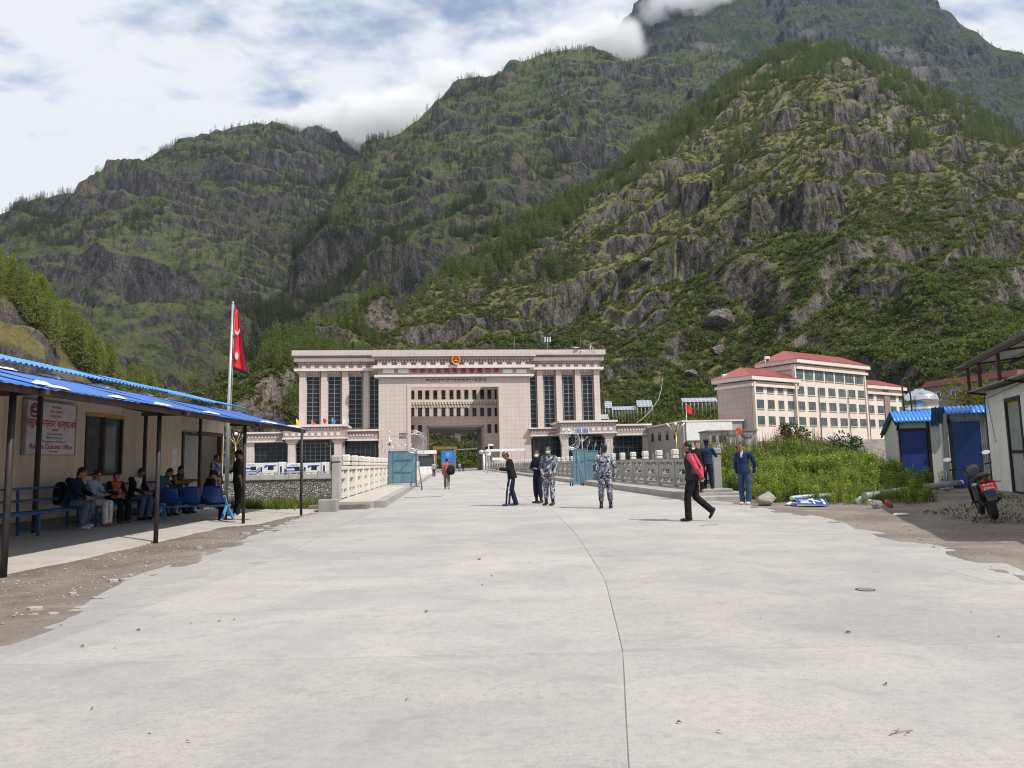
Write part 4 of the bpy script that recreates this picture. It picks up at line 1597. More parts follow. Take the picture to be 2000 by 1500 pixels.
# benches along the wall
def bench(y0, y1, label, back=True):
    t = thing('bench', label, 'bench', (WX + .62, (y0 + y1) / 2, .09), 0, 'benches against the office wall')
    h_ = (y1 - y0) / 2
    MB().bar((.2, -h_, .44), (.2, h_, .44), .045).build('seat_rail', 'bench_blue', t)
    MB().bar((-.2, -h_, .44), (-.2, h_, .44), .045).build('seat_rail', 'bench_blue', t)
    for q in range(4):
        MB().box(-.2 + q * .105, -.2 + q * .105 + .085, -h_, h_, .462, .478).build('slat', 'bench_blue', t)
    n = 3
    for i in range(n):
        yy = -h_ + .12 + (2 * h_ - .24) * i / (n - 1)
        MB().bar((.2, yy, 0), (.2, yy, .44), .045).build('leg', 'bench_blue', t)
        MB().bar((-.2, yy, 0), (-.24, yy, .95), .04).build('leg', 'bench_blue', t)
        MB().bar((.2, yy, .14), (-.2, yy, .14), .03).build('brace', 'bench_blue', t)
    for z in (.68, .92):
        MB().bar((-.24, -h_, z), (-.24, h_, z), .05).build('back_rail', 'bench_blue', t)
    return t


bench(12.6, 16.0, 'long blue metal bench under the signboard')
bench(16.15, 18.6, 'blue metal bench below the office window')
bench(18.75, 21.3, 'blue metal bench beside the office door')

# three moulded chairs on one beam, seen from behind
def chair_row():
    t = thing('chair_row', 'row of three blue moulded chairs facing away, on a blue frame', 'chair row', (-7.95, 17.85, .04), -.06)
    for k in range(3):
        x = (k - 1) * .56
        rings = []
        prof = [(.40, .47, .0), (.20, .445, .02), (0.02, .45, .03), (-.06, .50, .05), (-.10, .62, .035), (-.13, .78, .03), (-.15, .86, .05)]
        for yy, zz, cu in prof:
            w_ = .245 - (.02 if zz > .8 else 0)
            rings.append([(x + w_ * f, yy + cu * (1 if zz > .49 else 0) * (abs(f) ** 2) * 1.2, zz + (cu * abs(f) ** 2 if zz < .49 else 0)) for f in (-1, -.8, -.4, 0, .4, .8, 1)])
        o = MB().loft(rings, smooth=True, closed=False, caps=False).build('chair_shell', 'chair_blue', t)
        solid(o, .012)
        MB().tube([tuple(p) for p in [r_[0] for r_ in rings[3:]]] + [tuple(rings[-1][3])] + [tuple(p) for p in [r_[-1] for r_ in reversed(rings[3:])]], .012, 5).build('rim', 'chair_blue', o)
        MB().box(x - .1, x + .1, .05, .25, .40, .44).build('bracket', 'steel_dark', t)
    MB().bar((-.9, .15, .385), (.9, .15, .385), .06).build('beam', 'frame_blue', t)
    for s_ in (-1, 1):
        x = s_ * .82
        for e in (-.22, .42):
            MB().bar((x, .15, .385), (x + s_ * .05, e, .03), .055).build('leg', 'frame_blue', t)
        MB().bar((x, .15, .385), (x + .02 * s_, -.02, .62), .045).build('arm_post', 'frame_blue', t)
    return t


chair_row()
for yy, xx, a, lab in ((17.62, -7.1, .15, 'flat wooden board under the near foot of the blue chairs'), (18.3, -6.95, -.2, 'flat wooden board under the far foot of the blue chairs')):
    tag(MB().bevbox(-.3, .3, -.06, .06, 0, .03, .006).build('board', 'wood', None, (xx, yy, .03), a), lab, 'board')
# ------------------------------------------------------------------ the bridge: balustrades, steel gates, booths
mat('rail_white', (0.62, 0.585, 0.52), rough=0.7, c2=(0.55, 0.52, 0.46), scale=2, grime=0.3, gscale=2.5, streak=True, bump=0.15, vary=0.05)
mat('rail_grey', (0.38, 0.365, 0.335), rough=0.75, c2=(0.32, 0.31, 0.285), scale=2, grime=0.35, gscale=2.5, streak=True, bump=0.15, vary=0.05)
mat('rail_cap', (0.58, 0.56, 0.52), rough=0.7, c2=(0.50, 0.485, 0.45), scale=3, grime=0.25, vary=0.05)
mat('gate_teal', (0.14, 0.25, 0.31), rough=0.45, c2=(0.11, 0.205, 0.265), scale=1.8, metal=0.2, grime=0.4, gscale=2.0, bump=0.1, bscale=4, streak=True)
mat('gate_teal_dark', (0.07, 0.16, 0.21), rough=0.5, c2=(0.055, 0.13, 0.17), scale=1.8, grime=0.4)
mat('galvanised', (0.50, 0.52, 0.53), rough=0.4, metal=0.6, grime=0.25, gscale=5)
mat('razor_wire', (0.60, 0.61, 0.62), rough=0.3, metal=0.7, grime=0.1)
mat('rubber', (0.02, 0.02, 0.02), rough=0.8, grime=0.2)
mat('plastic_white', (0.75, 0.75, 0.74), rough=0.4, grime=0.15)
mat('booth_glass_dark', (0.05, 0.06, 0.065), rough=0.15)
mat('gold_metal', (0.50, 0.36, 0.12), rough=0.35, metal=0.6)

BANG = math.atan(-BD)            # the bridge's turn to the left


def balustrade(side, label, mtl, y_start, n):
    off = side * (HALF + (1.72 if side > 0 else 1.66))
    x0 = brx(off, y_start)
    t = thing('balustrade', label, 'balustrade', (x0, y_start, .215), BANG, None)
    # local y runs along the bridge
    L = 2.27
    post = MB()
    post.bevbox(-.105, .105, -.105, .105, 0, 1.16, .02)
    pm = post.mesh('post', mtl)
    cap = MB()
    cap.bevbox(-.135, .135, -.135, .135, 1.16, 1.27, .03)
    cap.bevbox(-.10, .10, -.10, .10, 1.27, 1.31, .01)
    cap.bevbox(-.14, .14, -.14, .14, 1.31, 1.53, .045)
    cm = cap.mesh('cap', 'rail_cap' if side > 0 else mtl)
    # pierced panel: frame of bars around three rows of openings
    pn = MB()
    a, b = .105, L - .105
    W_ = .055
    pn.box(-.07, .07, a, b, .04, .16)                    # foot rail
    pn.box(-.09, .09, a, b, 1.0, 1.12)                   # hand rail
    pn.box(-W_, W_, a, b, .34, .50)
    pn.box(-W_, W_, a, b, .70, .86)
    pn.box(-W_, W_, a, a + .18, .16, .34).box(-W_, W_, b - .18, b, .16, .34).box(-W_, W_, (a + b) / 2 - .12, (a + b) / 2 + .12, .16, .34)
    pn.box(-W_, W_, a, a + .55, .50, .70).box(-W_, W_, b - .55, b, .50, .70)
    pn.box(-W_, W_, a, a + .16, .86, 1.0).box(-W_, W_, b - .16, b, .86, 1.0)
    pn.prism_x([((a + b) / 2 - .16, .86), ((a + b) / 2 + .16, .86), ((a + b) / 2 + .08, 1.0), ((a + b) / 2 - .08, 1.0)], -W_, W_)
    pnm = pn.mesh('panel', mtl)
    e = MB()
    e.bevbox(-.15, .15, -.15, .15, -.02, 1.22, .03)
    e.bevbox(-.12, .12, -.12, .12, 1.22, 1.28, .01)
    e.bevbox(-.175, .175, -.175, .175, 1.28, 1.48, .05)
    e.build('end_post', 'concrete_grey' if side > 0 else 'rail_grey', t)
    for k in range(n):
        y_ = (k + 1) * L
        po = link('post', pm, t, (0, y_, 0))
        link('cap', cm, po)
        link('panel', pnm, t, (0, y_ - L + (0 if k else .06), 0))
    return t


balustrade(1, 'grey carved stone balustrade along the right side of the bridge', 'rail_grey', 25.4, 54)
balustrade(-1, 'cream carved stone balustrade along the left side of the bridge', 'rail_white', 23.7, 54)


# concrete blocks at the bridge ends
def block(px, py, z, sx, sy, sz, rz, m_, label, name='concrete_block'):
    p = gnd(px, py)
    o = MB().bevbox(-sx / 2, sx / 2, -sy / 2, sy / 2, -.1, sz, .025).build(name, m_, None, (p.x, p.y + sy / 2, z), rz)
    tag(o, label, 'concrete block')
    return o


block(637, 1000, 0, .55, .5, .36, .1, 'concrete_grey', 'squat concrete block at the left end of the low ledge')
o = MB().bevbox(-1.0, .82, -.25, .25, -.1, .15, .02).build('concrete_ledge', 'concrete_dark', None, (-5.35, 22.55, 0), .03)
tag(o, 'low weathered concrete ledge at the start of the left pavement', 'ledge')
block(1402, 975, 0, 1.0, .8, .33, .05, 'concrete_grey', 'pale concrete block below the right end post')
o = MB().bevbox(-.9, .9, -.3, .3, -.1, .13, .02).build('concrete_step', 'concrete', None, (6.3, 23.05, 0), .0)
tag(o, 'low concrete step at the start of the right pavement', 'step')
# drain slot in the road near the left kerb
dg = thing('drain_grate', 'dark slotted drain grate in the road by the left kerb', 'drain', tuple(gnd(826, 971) + Vector((0, 0, .003))), BANG)
MB().box(-.75, .75, -.12, .12, -.02, .003).build('frame', 'steel_dark', dg)
for k in range(9):
    MB().box(-.66 + k * .15, -.66 + k * .15 + .07, -.09, .09, .003, .008).build('bar', 'concrete_dark', dg)


def razor_coil(mb, c, axis, radius, length, turns, seed, flat=1.0):
    """open spring of barbed tape"""
    rr = random.Random(seed)
    c, axis = Vector(c), Vector(axis).normalized()
    u = axis.cross(Vector((0, 0, 1)))
    u = u.normalized() if u.length > .01 else Vector((1, 0, 0))
    v = u.cross(axis)
    pts = []
    n = int(turns * 22)
    for i in range(n + 1):
        f = i / n
        a = 2 * math.pi * turns * f
        r_ = radius * (1 + .16 * math.sin(a * .37 + seed) + rr.uniform(-.03, .03))
        pts.append(c + axis * length * (f - .5) + u * r_ * math.cos(a) + v * r_ * flat * math.sin(a) + u * .10 * math.sin(a * .19 + seed) + v * .08 * math.cos(a * .23))
    mb.tube(pts, .011, 3, caps=False)
    for i in range(0, n, 2):
        p = pts[i]
        d = (pts[min(i + 1, n)] - p).normalized()
        s_ = d.cross(rdir_(rr)).normalized()
        mb.add([p + s_ * .045, p - s_ * .045, p + d * .03], [(0, 1, 2)])


def rdir_(rr):
    v = Vector((rr.uniform(-1, 1), rr.uniform(-1, 1), rr.uniform(-1, 1)))
    return v.normalized() if v.length > .01 else Vector((1, 0, 0))


# left sheet-steel gate leaf across the pavement
p0 = gnd(767, 945, .215)
LG = thing('steel_gate', 'light blue sheet steel gate leaf across the left pavement', 'gate', (brx(-HALF - 1.5, 42), 42.0, .25), .05)
W_, H_ = 1.62, 1.92
MB().box(0, W_, -.008, .008, .06, H_).build('sheet', 'gate_teal', LG)
for a, b, c, d in ((0, .05, 0.03, H_), (W_ - .05, W_, 0.03, H_), (.05, W_ - .05, .03, .08), (.05, W_ - .05, H_ - .05, H_)):
    MB().box(a, b, -.035, .035, c, d).build('frame_bar', 'gate_teal_dark', LG)
MB().bar((.3, -.03, .7), (1.35, -.03, .66), .035).build('brace', 'gate_teal_dark', LG)
MB().bar((.3, -.03, 1.36), (1.35, -.03, 1.40), .035).build('brace', 'gate_teal_dark', LG)
MB().bar((.62, -.03, .70), (1.25, -.03, 1.38), .035).build('brace', 'gate_teal_dark', LG)
MB().bar((.3, -.03, .08), (.3, -.03, H_ - .05), .03).build('brace', 'gate_teal', LG)
# right gate leaves
RG = thing('steel_gate', 'light blue sheet steel gate with two leaves beside the right kerb', 'gate', (brx(HALF - .52, 41.5), 41.5, .0), .02)
for a, b, z0, z1, yy in ((0, .74, .0, 2.05, 0), (.80, 1.52, .25, 1.95, .5)):
    lf = MB().box(a, b, yy - .008, yy + .008, z0 + .05, z1).build('leaf', 'gate_teal', RG)
    for q in ((a, a + .05, z0, z1), (b - .05, b, z0, z1), (a + .05, b - .05, z1 - .05, z1), (a + .05, b - .05, z0, z0 + .05), (a + .05, b - .05, (z0 + z1) / 2 + .3, (z0 + z1) / 2 + .35)):
        MB().box(q[0], q[1], yy - .035, yy + .035, q[2], q[3]).build('frame_bar', 'gate_teal', lf)


def wheeled_stand(x, y, rz, h_, label):
    t = thing('wheeled_barrier_stand', label, 'barrier stand', (x, y, 0), rz)
    for sx in (-.3, .3):
        for sy in (-.32, .32):
            MB().tube([(sx * .12, sy * .1, h_), (sx, sy, .16)], .022, 6).build('leg', 'gate_teal', t)
            w_ = MB()
            M_ = Matrix.Rotation(math.pi / 2, 4, 'Y')
            w_.loft([[tuple(M_ @ Vector((.075 * math.cos(6.283 * k / 12), .075 * math.sin(6.283 * k / 12), dz)) + Vector((sx, sy, .078))) for k in range(12)] for dz in (-.025, .025)])
            w_.build('wheel', 'rubber', t)
    MB().bar((-.3, -.32, .18), (.3, -.32, .18), .03).build('base_bar', 'gate_teal', t)
    MB().bar((-.3, .32, .18), (.3, .32, .18), .03).build('base_bar', 'gate_teal', t)
    MB().bar((-.3, -.32, .18), (-.3, .32, .18), .03).build('base_bar', 'gate_teal', t)
    MB().bar((.3, -.32, .18), (.3, .32, .18), .03).build('base_bar', 'gate_teal', t)
    MB().bar((-.16, -.17, 1.15), (.16, -.17, 1.15), .03).build('cross_bar', 'gate_teal', t)
    MB().bar((0, 0, .18), (0, 0, h_), .06, .1).build('mast', 'gate_teal_dark', t)
    return t


sx_l = gnd(813, 957)
wheeled_stand(sx_l.x, sx_l.y, .1, 2.05, 'wheeled steel stand carrying wire beside the left gate leaf')
sx_r = gnd(1127, 949)
wheeled_stand(sx_r.x, sx_r.y, .1, 2.02, 'wheeled steel stand carrying wire beside the right gate leaves')
for (c, ax, r_, ln, tn, sd, fl, lab) in (
        ((sx_l.x, sx_l.y, 2.56), (.35, -1, .05), .50, .34, 7, 1, 1.0, 'tight razor wire coil on top of the left stand'),
        ((brx(-HALF - .7, 42), 42, 2.3), (1, .1, .0), .38, 2.6, 7, 2, .9, 'stretched razor wire coil above the left gate leaf'),
        ((sx_r.x - .3, sx_r.y, 2.55), (.3, -1, .05), .50, .34, 7, 3, 1.0, 'tight razor wire coil on top of the right gate'),
        ((brx(HALF + 1.2, 42.5), 42.6, 2.05), (1, .15, -.28), .44, 2.2, 6, 4, .95, 'stretched razor wire coil sagging over the right balustrade')):
    mb = MB()
    razor_coil(mb, (0, 0, 0), ax, r_, ln, tn, sd, fl)
    tag(mb.build('razor_wire_coil', 'razor_wire', None, c), lab, 'razor wire')


def booth(x, y, w_, d_, h_, z0, label, rz=BANG):
    t = thing('sentry_booth', label, 'booth', (x, y, z0), rz)
    for sx in (-1, 1):
        for sy in (-1, 1):
            MB().box(sx * w_ / 2 - .05, sx * w_ / 2 + .05, sy * d_ / 2 - .05, sy * d_ / 2 + .05, 0, h_).build('corner_post', 'galvanised', t)
    MB().box(-w_ / 2, w_ / 2, -d_ / 2 + .02, -d_ / 2 + .05, 0.02, .95).build('lower_panel', 'plastic_white', t)
    MB().box(-w_ / 2, w_ / 2, -d_ / 2 + .025, -d_ / 2 + .04, .95, h_ - .25).build('pane', 'booth_glass_dark', t)
    MB().box(w_ / 2 - .04, w_ / 2 - .01, -d_ / 2, d_ / 2, 0.02, h_ - .2).build('side_panel', 'galvanised', t)
    MB().box(-w_ / 2 + .01, -w_ / 2 + .04, -d_ / 2, d_ / 2, 0.02, h_ - .2).build('side_panel', 'galvanised', t)
    MB().bevbox(-w_ / 2 - .25, w_ / 2 + .25, -d_ / 2 - .25, d_ / 2 + .25, h_, h_ + .4, .05).build('roof', 'plastic_white', t)
    return t


b1 = gnd(833, 926, .21)
booth(b1.x, b1.y, 2.0, 1.8, 2.5, .2, 'white roofed sentry booth behind the left steel gate')
b2 = gnd(978, 923, .21)
# barrier fence and booth before the passage on the right
t = thing('checkpoint_fence', 'grey steel checkpoint fence with white header beside the right kerb', 'fence', (b2.x, b2.y, 0.2), BANG)
for k in range(16):
    MB().tube([(-1.6 + k * .3, 0, 0), (-1.6 + k * .3, 0, 1.3)], .025, 5).build('bar', 'galvanised', t)
MB().bar((-1.7, 0, 1.3), (3, 0, 1.3), .06).build('rail', 'galvanised', t)
MB().bar((-1.7, 0, .1), (3, 0, .1), .06).build('rail', 'galvanised', t)
for x in (-1.7, 3.0):
    MB().box(x - .08, x + .08, -.08, .08, 0, 2.6).build('post', 'galvanised', t)
MB().box(-1.7, 3.0, -.15, .15, 2.6, 2.9).build('header', 'plastic_white', t)
MB().box(-1.0, 1.2, -.05, .05, 1.5, 1.85).build('notice_panel', 'plastic_white', t)
p = gnd(945.5, 922, .2)
t = thing('flood_lamp_post', 'white post with two round lamps beside the passage', 'lamp post', (p.x, p.y, .2), BANG)
MB().tube([(0, 0, 0), (0, 0, 2.5)], .16, 8).build('post', 'plastic_white', t)
for s_ in (-.35, .35):
    o = MB().ell((s_, -.1, 2.75), (.36, .2, .3), 12, 8).build('lamp_head', 'galvanised', t)
p = gnd(955.5, 920, .2)
t = thing('camera_post', 'white post with a box camera beside the checkpoint fence', 'camera post', (p.x, p.y, .2), BANG)
MB().tube([(0, 0, 0), (0, 0, 4.2)], .07, 6).build('post', 'plastic_white', t)
MB().bevbox(-.3, .3, -.2, .2, 2.4, 2.95, .03).build('box', 'plastic_white', t)
MB().bevbox(-.1, .7, -.12, .12, 3.9, 4.15, .03).build('camera', 'plastic_white', t)
# camera mast left of the passage
p = gnd(761, 921, .0)
t = thing('camera_mast', 'grey mast with a side arm and two grey panels before the left tower', 'mast', (at(761, 900, 110).x, 110, 0), 0)
H_ = at(761, 846, 110).z
MB().tube([(0, 0, 0), (0, 0, H_)], [.13, .09], 8).build('pole', 'galvanised', t)
MB().tube([(0, 0, H_ - .5), (2.8, 0, H_ - .38)], .04, 5).build('arm', 'galvanised', t)
for z0, z1 in ((H_ - .35, H_ + .02), (H_ - .9, H_ - .5)):
    MB().box(1.45, 2.75, -.06, .06, z0, z1).build('panel', 'concrete_dark', t)
MB().ell((0, -.1, H_ + .15), (.14, .14, .2), 8, 6).build('camera', 'plastic_white', t)
MB().ell((.22, -.1, H_ - 1.3), (.16, .16, .2), 8, 6).build('camera', 'plastic_white', t)
MB().ell((0, -.12, H_ - 1.7), (.2, .16, .16), 8, 6).build('camera', 'steel_dark', t)

# blue box truck under the arch
mat('truck_blue', (0.02, 0.17, 0.55), rough=0.4, c2=(0.018, 0.14, 0.47), scale=1.2, grime=0.25)
mat('truck_red', (0.45, 0.03, 0.02), rough=0.4)
tp = at(875.5, 919.5, 128)
T = thing('truck', 'blue box truck standing before the passage of the gate', 'truck', (tp.x, 128, 0), BANG)
bx = MB().bevbox(-1.22, 1.22, 0, 6.5, 1.05, 3.75, .03).build('cargo_box', 'truck_blue', T)
MB().box(-1.16, -.01, -.03, 0, 1.12, 3.66).build('rear_door', 'truck_blue', bx)
MB().box(.01, 1.16, -.03, 0, 1.12, 3.66).build('rear_door', 'truck_blue', bx)
for x in (-.35, -.06, .06, .35):
    MB().tube([(x, -.05, 1.15), (x, -.05, 3.6)], .025, 5).build('lock_rod', 'galvanised', bx)
MB().box(-1.22, 1.22, -.02, .02, 3.72, 3.80).build('roof_edge', 'frame_blue', bx)
cb = MB().prism_x([(6.6, .8), (8.6, .8), (8.75, 1.7), (8.4, 3.0), (6.6, 3.1)], -1.15, 1.15).build('cab', 'truck_red', T)
MB().box(-1.1, 1.1, .1, 8.3, .75, 1.03).build('chassis', 'steel_dark', T)
MB().box(-1.2, 1.2, -.1, .02, .62, .78).build('bumper', 'steel_dark', T)
for x in (-.95, .95):
    MB().box(x - .13, x + .13, -.12, -.1, .65, .75).build('tail_light', 'truck_red', T)
    for y in (1.5, 2.7, 7.5):
        M_ = Matrix.Rotation(math.pi / 2, 4, 'Y')
        w_ = MB()
        w_.loft([[tuple(M_ @ Vector((r_ * math.cos(6.283 * k / 18), r_ * math.sin(6.283 * k / 18), dz)) + Vector((x, y, .5))) for k in range(18)] for r_, dz in ((.42, -.17), (.5, -.12), (.5, .12), (.42, .17))])
        wo = w_.build('wheel', 'rubber', T)
MB().box(-1.35, -1.22, 8.3, 8.4, 1.9, 2.6).build('mirror', 'steel_dark', T)
# ornate yellow gantry behind the truck
gx_ = at(868, 905, 190)
t = thing('yellow_gantry', 'ochre painted steel gantry seen through the passage', 'gantry', (gx_.x, 190, 0), BANG)
for x in (-2.3, 2.8):
    MB().box(x - .3, x + .3, -.3, .3, 0, 5.4).build('leg', 'gold_metal', t)
MB().box(-3, 3.4, -.35, .35, 5.4, 6.0).build('beam', 'gold_metal', t)
for k in range(10):
    MB().box(-2.8 + k * .62, -2.55 + k * .62, -.3, .3, 6.0, 6.25).build('finial', 'gold_metal', t)
MB().bar((3.2, 0, 5.3), (9.5, 0, 5.35), .12).build('boom', 'plastic_white', t)
# ------------------------------------------------------------------ right side: sheds, white hut, tank, motorbike, litter
mat('shed_white', (0.52, 0.53, 0.50), rough=0.55, c2=(0.47, 0.48, 0.455), scale=1.0, grime=0.25, streak=True)
mat('shed_grey', (0.30, 0.315, 0.29), rough=0.55, c2=(0.26, 0.275, 0.25), scale=1.0, grime=0.3, streak=True)
mat('door_blue', (0.012, 0.045, 0.20), rough=0.5, c2=(0.010, 0.038, 0.17), scale=2.0, grime=0.3, bump=0.12, bscale=60)
mat('frame_black', (0.018, 0.018, 0.022), rough=0.5, grime=0.3)
mat('roof_azure', (0.04, 0.24, 0.72), rough=0.35, c2=(0.035, 0.20, 0.64), scale=1.5, grime=0.2, spec=0.5)
mat('pvc', (0.40, 0.42, 0.43), rough=0.4, c2=(0.34, 0.36, 0.37), scale=3, grime=0.4)
mat('rock_grey', (0.30, 0.275, 0.25), rough=0.9, c2=(0.20, 0.185, 0.17), scale=3, bump=0.8, bscale=8, bdist=0.06)
mat('rock_dark', (0.11, 0.095, 0.085), rough=0.9, c2=(0.07, 0.06, 0.055), scale=3, bump=0.8, bscale=8, bdist=0.06)
mat('brick_red', (0.33, 0.09, 0.045), rough=0.85, c2=(0.25, 0.07, 0.04), scale=8, bump=0.4)
mat('bike_black', (0.012, 0.012, 0.014), rough=0.35, grime=0.3, spec=0.5)
mat('bike_grey', (0.06, 0.062, 0.068), rough=0.4, metal=0.4, grime=0.3)
mat('plate_red', (0.50, 0.02, 0.035), rough=0.4, grime=0.15)
mat('tail_red', (0.55, 0.01, 0.01), rough=0.2)
mat('bike_blue', (0.02, 0.05, 0.32), rough=0.4)
mat('lens_amber', (0.55, 0.42, 0.25), rough=0.3)
mat('bag_green', (0.45, 0.55, 0.46), rough=0.6)
m_, nt_m, b_m = _mk('mirror')
b_m.inputs['Metallic'].default_value = 1.0
b_m.inputs['Roughness'].default_value = 0.08
b_m.inputs['Base Color'].default_value = (0.85, 0.87, 0.9, 1)
m_, nt_m, b_m = _mk('stainless')
b_m.inputs['Metallic'].default_value = 1.0
b_m.inputs['Base Color'].default_value = (0.62, 0.63, 0.64, 1)
nt_m.links.new(ramp(nt_m, noise_node(nt_m, N(nt_m, 'ShaderNodeTexCoord').outputs['Object'], 3, 4), 0.3, 0.7), b_m.inputs['Roughness'])
b_m.inputs['Roughness'].default_value = 0.15
_rl = [l for l in nt_m.links if l.to_socket == b_m.inputs['Roughness']][0]
_mr = _rl.from_node
_mr.inputs[3].default_value = 0.10
_mr.inputs[4].default_value = 0.26

# near shed
SX, SY = 14.4, 27.0
S1 = thing('tin_roof_shed', 'small pale shed with a blue door and bright blue tin roof beside the weeds', 'shed', (SX, SY, .12), math.atan2(-.28, 1))
W_, DP = 1.95, 2.05
MB().prism_x([(0, -.3), (0, 2.42), (.28, 2.70), (DP, 2.02), (DP, -.3)], 0, .05).build('side_wall', 'shed_white', S1)
MB().prism_x([(0, -.3), (0, 2.42), (.28, 2.70), (DP, 2.02), (DP, -.3)], W_ - .05, W_).build('side_wall', 'shed_white', S1)
MB().box(1.12, W_ - .051, 0, .05, -.3, 2.40).build('front_panel', 'shed_white', S1)
MB().box(.10, 1.02, .0, .05, 2.16, 2.40).build('door_head_panel', 'shed_white', S1)
MB().box(.051, W_ - .051, DP - .05, DP, -.3, 2.0).build('back_wall', 'shed_white', S1)
for a, b in ((0.052, .10), (1.02, 1.12)):
    MB().box(a, b, -.03, .06, -.3, 2.42).build('door_post', 'frame_black', S1)
MB().box(.10, 1.02, -.03, .06, 2.07, 2.16).build('door_head', 'frame_black', S1)
dr = MB().bevbox(.115, 1.005, .005, .04, 0.0, 2.06, .006).build('door', 'door_blue', S1)
MB().box(.93, .99, -.04, .005, .95, 1.02).build('latch', 'steel_dark', dr)
o = MB()


def wavy_roof(prof, x0, x1, pitch=.13, amp=.022):
    """sheet bent over the ridge; waves across x"""
    n = int((x1 - x0) / pitch * 6)
    vs, fs = [], []
    for i in range(n + 1):
        x = x0 + (x1 - x0) * i / n
        w_ = amp * math.sin(2 * math.pi * x / pitch)
        for y, z in prof:
            vs.append((x, y, z + w_))
    m_ = len(prof)
    for i in range(n):
        for j in range(m_ - 1):
            a = i * m_ + j
            fs.append((a, a + m_, a + m_ + 1, a + 1))
    return MB().add(vs, fs, 0, True)


solid(wavy_roof([(-.36, 2.40), (.27, 2.82)], -.12, W_ + .25).build('roof_sheet', 'roof_azure', S1), .005)
solid(wavy_roof([(.275, 2.825), (DP + .25, 1.98)], -.12, W_ + .25).build('roof_sheet', 'roof_azure', S1), .005)
MB().prism_x([(-.3, 2.34), (.28, 2.72), (DP + .2, 1.94), (DP + .2, 1.87), (.28, 2.64), (-.3, 2.26)], -.09, -.03).build('verge_board', 'frame_black', S1)
for x in (.02, W_ - .02):
    MB().bar((x, 0, 2.1), (x, -.32, 2.36), .035).build('bracket', 'frame_black', S1)
# farther shed, against the white hut
S2 = thing('ribbed_metal_shed', 'ribbed grey metal shed with a large blue door against the white hut', 'shed', (14.62, 24.3, .12), -.5)
MB().box(.0, .06, 0, 2.0, -.3, 2.55).build('side_wall', 'shed_grey', S2)
dr = MB().bevbox(.17, .98, .0, .04, 0, 2.25, .006).build('door', 'door_blue', S2)
MB().box(.08, .17, -.04, .06, -.2, 2.35).build('door_post', 'frame_black', S2)
MB().tube([(-.12, -.05, -.2), (-.12, -.05, 2.2)], .04, 6).build('pipe', 'pvc', S2)
for k in range(7):
    x0 = .99 + k * .055
    MB().box(x0, x0 + .04, -.005, .03, -.3, 2.50).build('rib', 'shed_grey', S2)
MB().box(.98, 1.4, .03, .05, -.3, 2.5).build('front_panel', 'shed_grey', S2)
for k in range(14):
    x0 = .1 + k * .065
    MB().box(x0, x0 + .04, .005, .03, 2.26, 2.52).build('rib', 'shed_grey', S2)
solid(wavy_roof([(-.42, 2.50), (.35, 2.78)], .02, 1.5).build('roof_sheet', 'roof_azure', S2), .005)
solid(wavy_roof([(.36, 2.785), (2.1, 2.2)], -.35, 1.5).build('roof_sheet', 'roof_blue', S2), .005)
MB().bar((.1, .02, 2.2), (.1, -.36, 2.48), .04).build('bracket', 'frame_black', S2)
# steel water tank behind the sheds
tpx = at(1797, 790, 31)
T = thing('water_tank', 'ribbed stainless steel water tank behind the blue roofed sheds', 'water tank', (tpx.x, 31.0, .1))
prof = [(.66, 2.28), (.70, 2.34)]
z = 2.34
for k in range(3):
    prof += [(.70, z + .02), (.70, z + .30), (.735, z + .33), (.71, z + .36), (.735, z + .39), (.70, z + .42)]
    z += .42
prof += [(.70, z + .06), (.66, z + .14), (.42, z + .30), (.22, z + .36), (.20, z + .42), (.02, z + .44)]
MB().lathe(prof, 36).build('vessel', 'stainless', T)
for a in range(4):
    MB().bar((.55 * math.cos(a * 1.571 + .6), .55 * math.sin(a * 1.571 + .6), 0), (.5 * math.cos(a * 1.571 + .6), .5 * math.sin(a * 1.571 + .6), 2.27), .07).build('stand_leg', 'steel_dark', T)
MB().lathe([(.62, 2.2), (.62, 2.27)], 20).build('stand_ring', 'steel_dark', T)
lp = Vector((at(1767, 790, 30.3).x, 30.3, 0))
t = thing('bent_pipe_loop', 'tall black hoop of pipe beside the water tank', 'pipe', tuple(lp))
zt = at(1770, 738, 30.3).z
MB().tube([(-.02, 0, 1.6), (-.05, 0, zt - .25), (.02, 0, zt - .03), (.12, 0, zt), (.2, 0, zt - .15), (.28, 0, zt - .8), (.3, 0, 2.2)], .03, 8).build('hoop', 'steel_dark', t)

# white hut at the right edge, running towards the camera
HC = Vector((15.1, 22.8, 0))
hd = Vector((-.342, -.94, 0)).normalized()
H = thing('white_hut', 'long white panel hut with a narrow grey door at the right edge', 'building', HC, math.atan2(hd.y, hd.x))
# local x towards the camera, local y into the hut
zw = 3.22
MB().box(-.1, 17, -.06, .06, -.2, .14).build('plinth', 'concrete_grey', H)
xx = 0.0
pan = [0, 1.02, 2.0]
for a, b in zip(pan[:-1], pan[1:]):
    MB().bevbox(a + .003, b - .003, -.03, .05, .14, zw, .006).build('wall_panel', 'wall_white', H)
MB().bevbox(2.003, 3.42, -.03, .05, 2.86, zw, .006).build('wall_panel', 'wall_white', H)
x = 3.425
while x < 16.5:
    MB().bevbox(x, min(x + 1.15, 16.9) - .006, -.03, .05, .14, zw, .006).build('wall_panel', 'wall_white', H)
    x += 1.15
dr = MB().box(2.0, 2.14, -.05, .07, .14, 2.86).box(3.30, 3.42, -.05, .07, .14, 2.86).box(2.14, 3.30, -.05, .07, 2.74, 2.86).box(2.14, 3.30, -.03, .05, 1.28, 1.36).box(2.14, 3.30, -.05, .07, .14, .2).build('door', 'frame_black', H)
MB().box(2.14, 3.30, .0, .03, 1.36, 2.66).build('door_panel', 'shed_grey', dr)
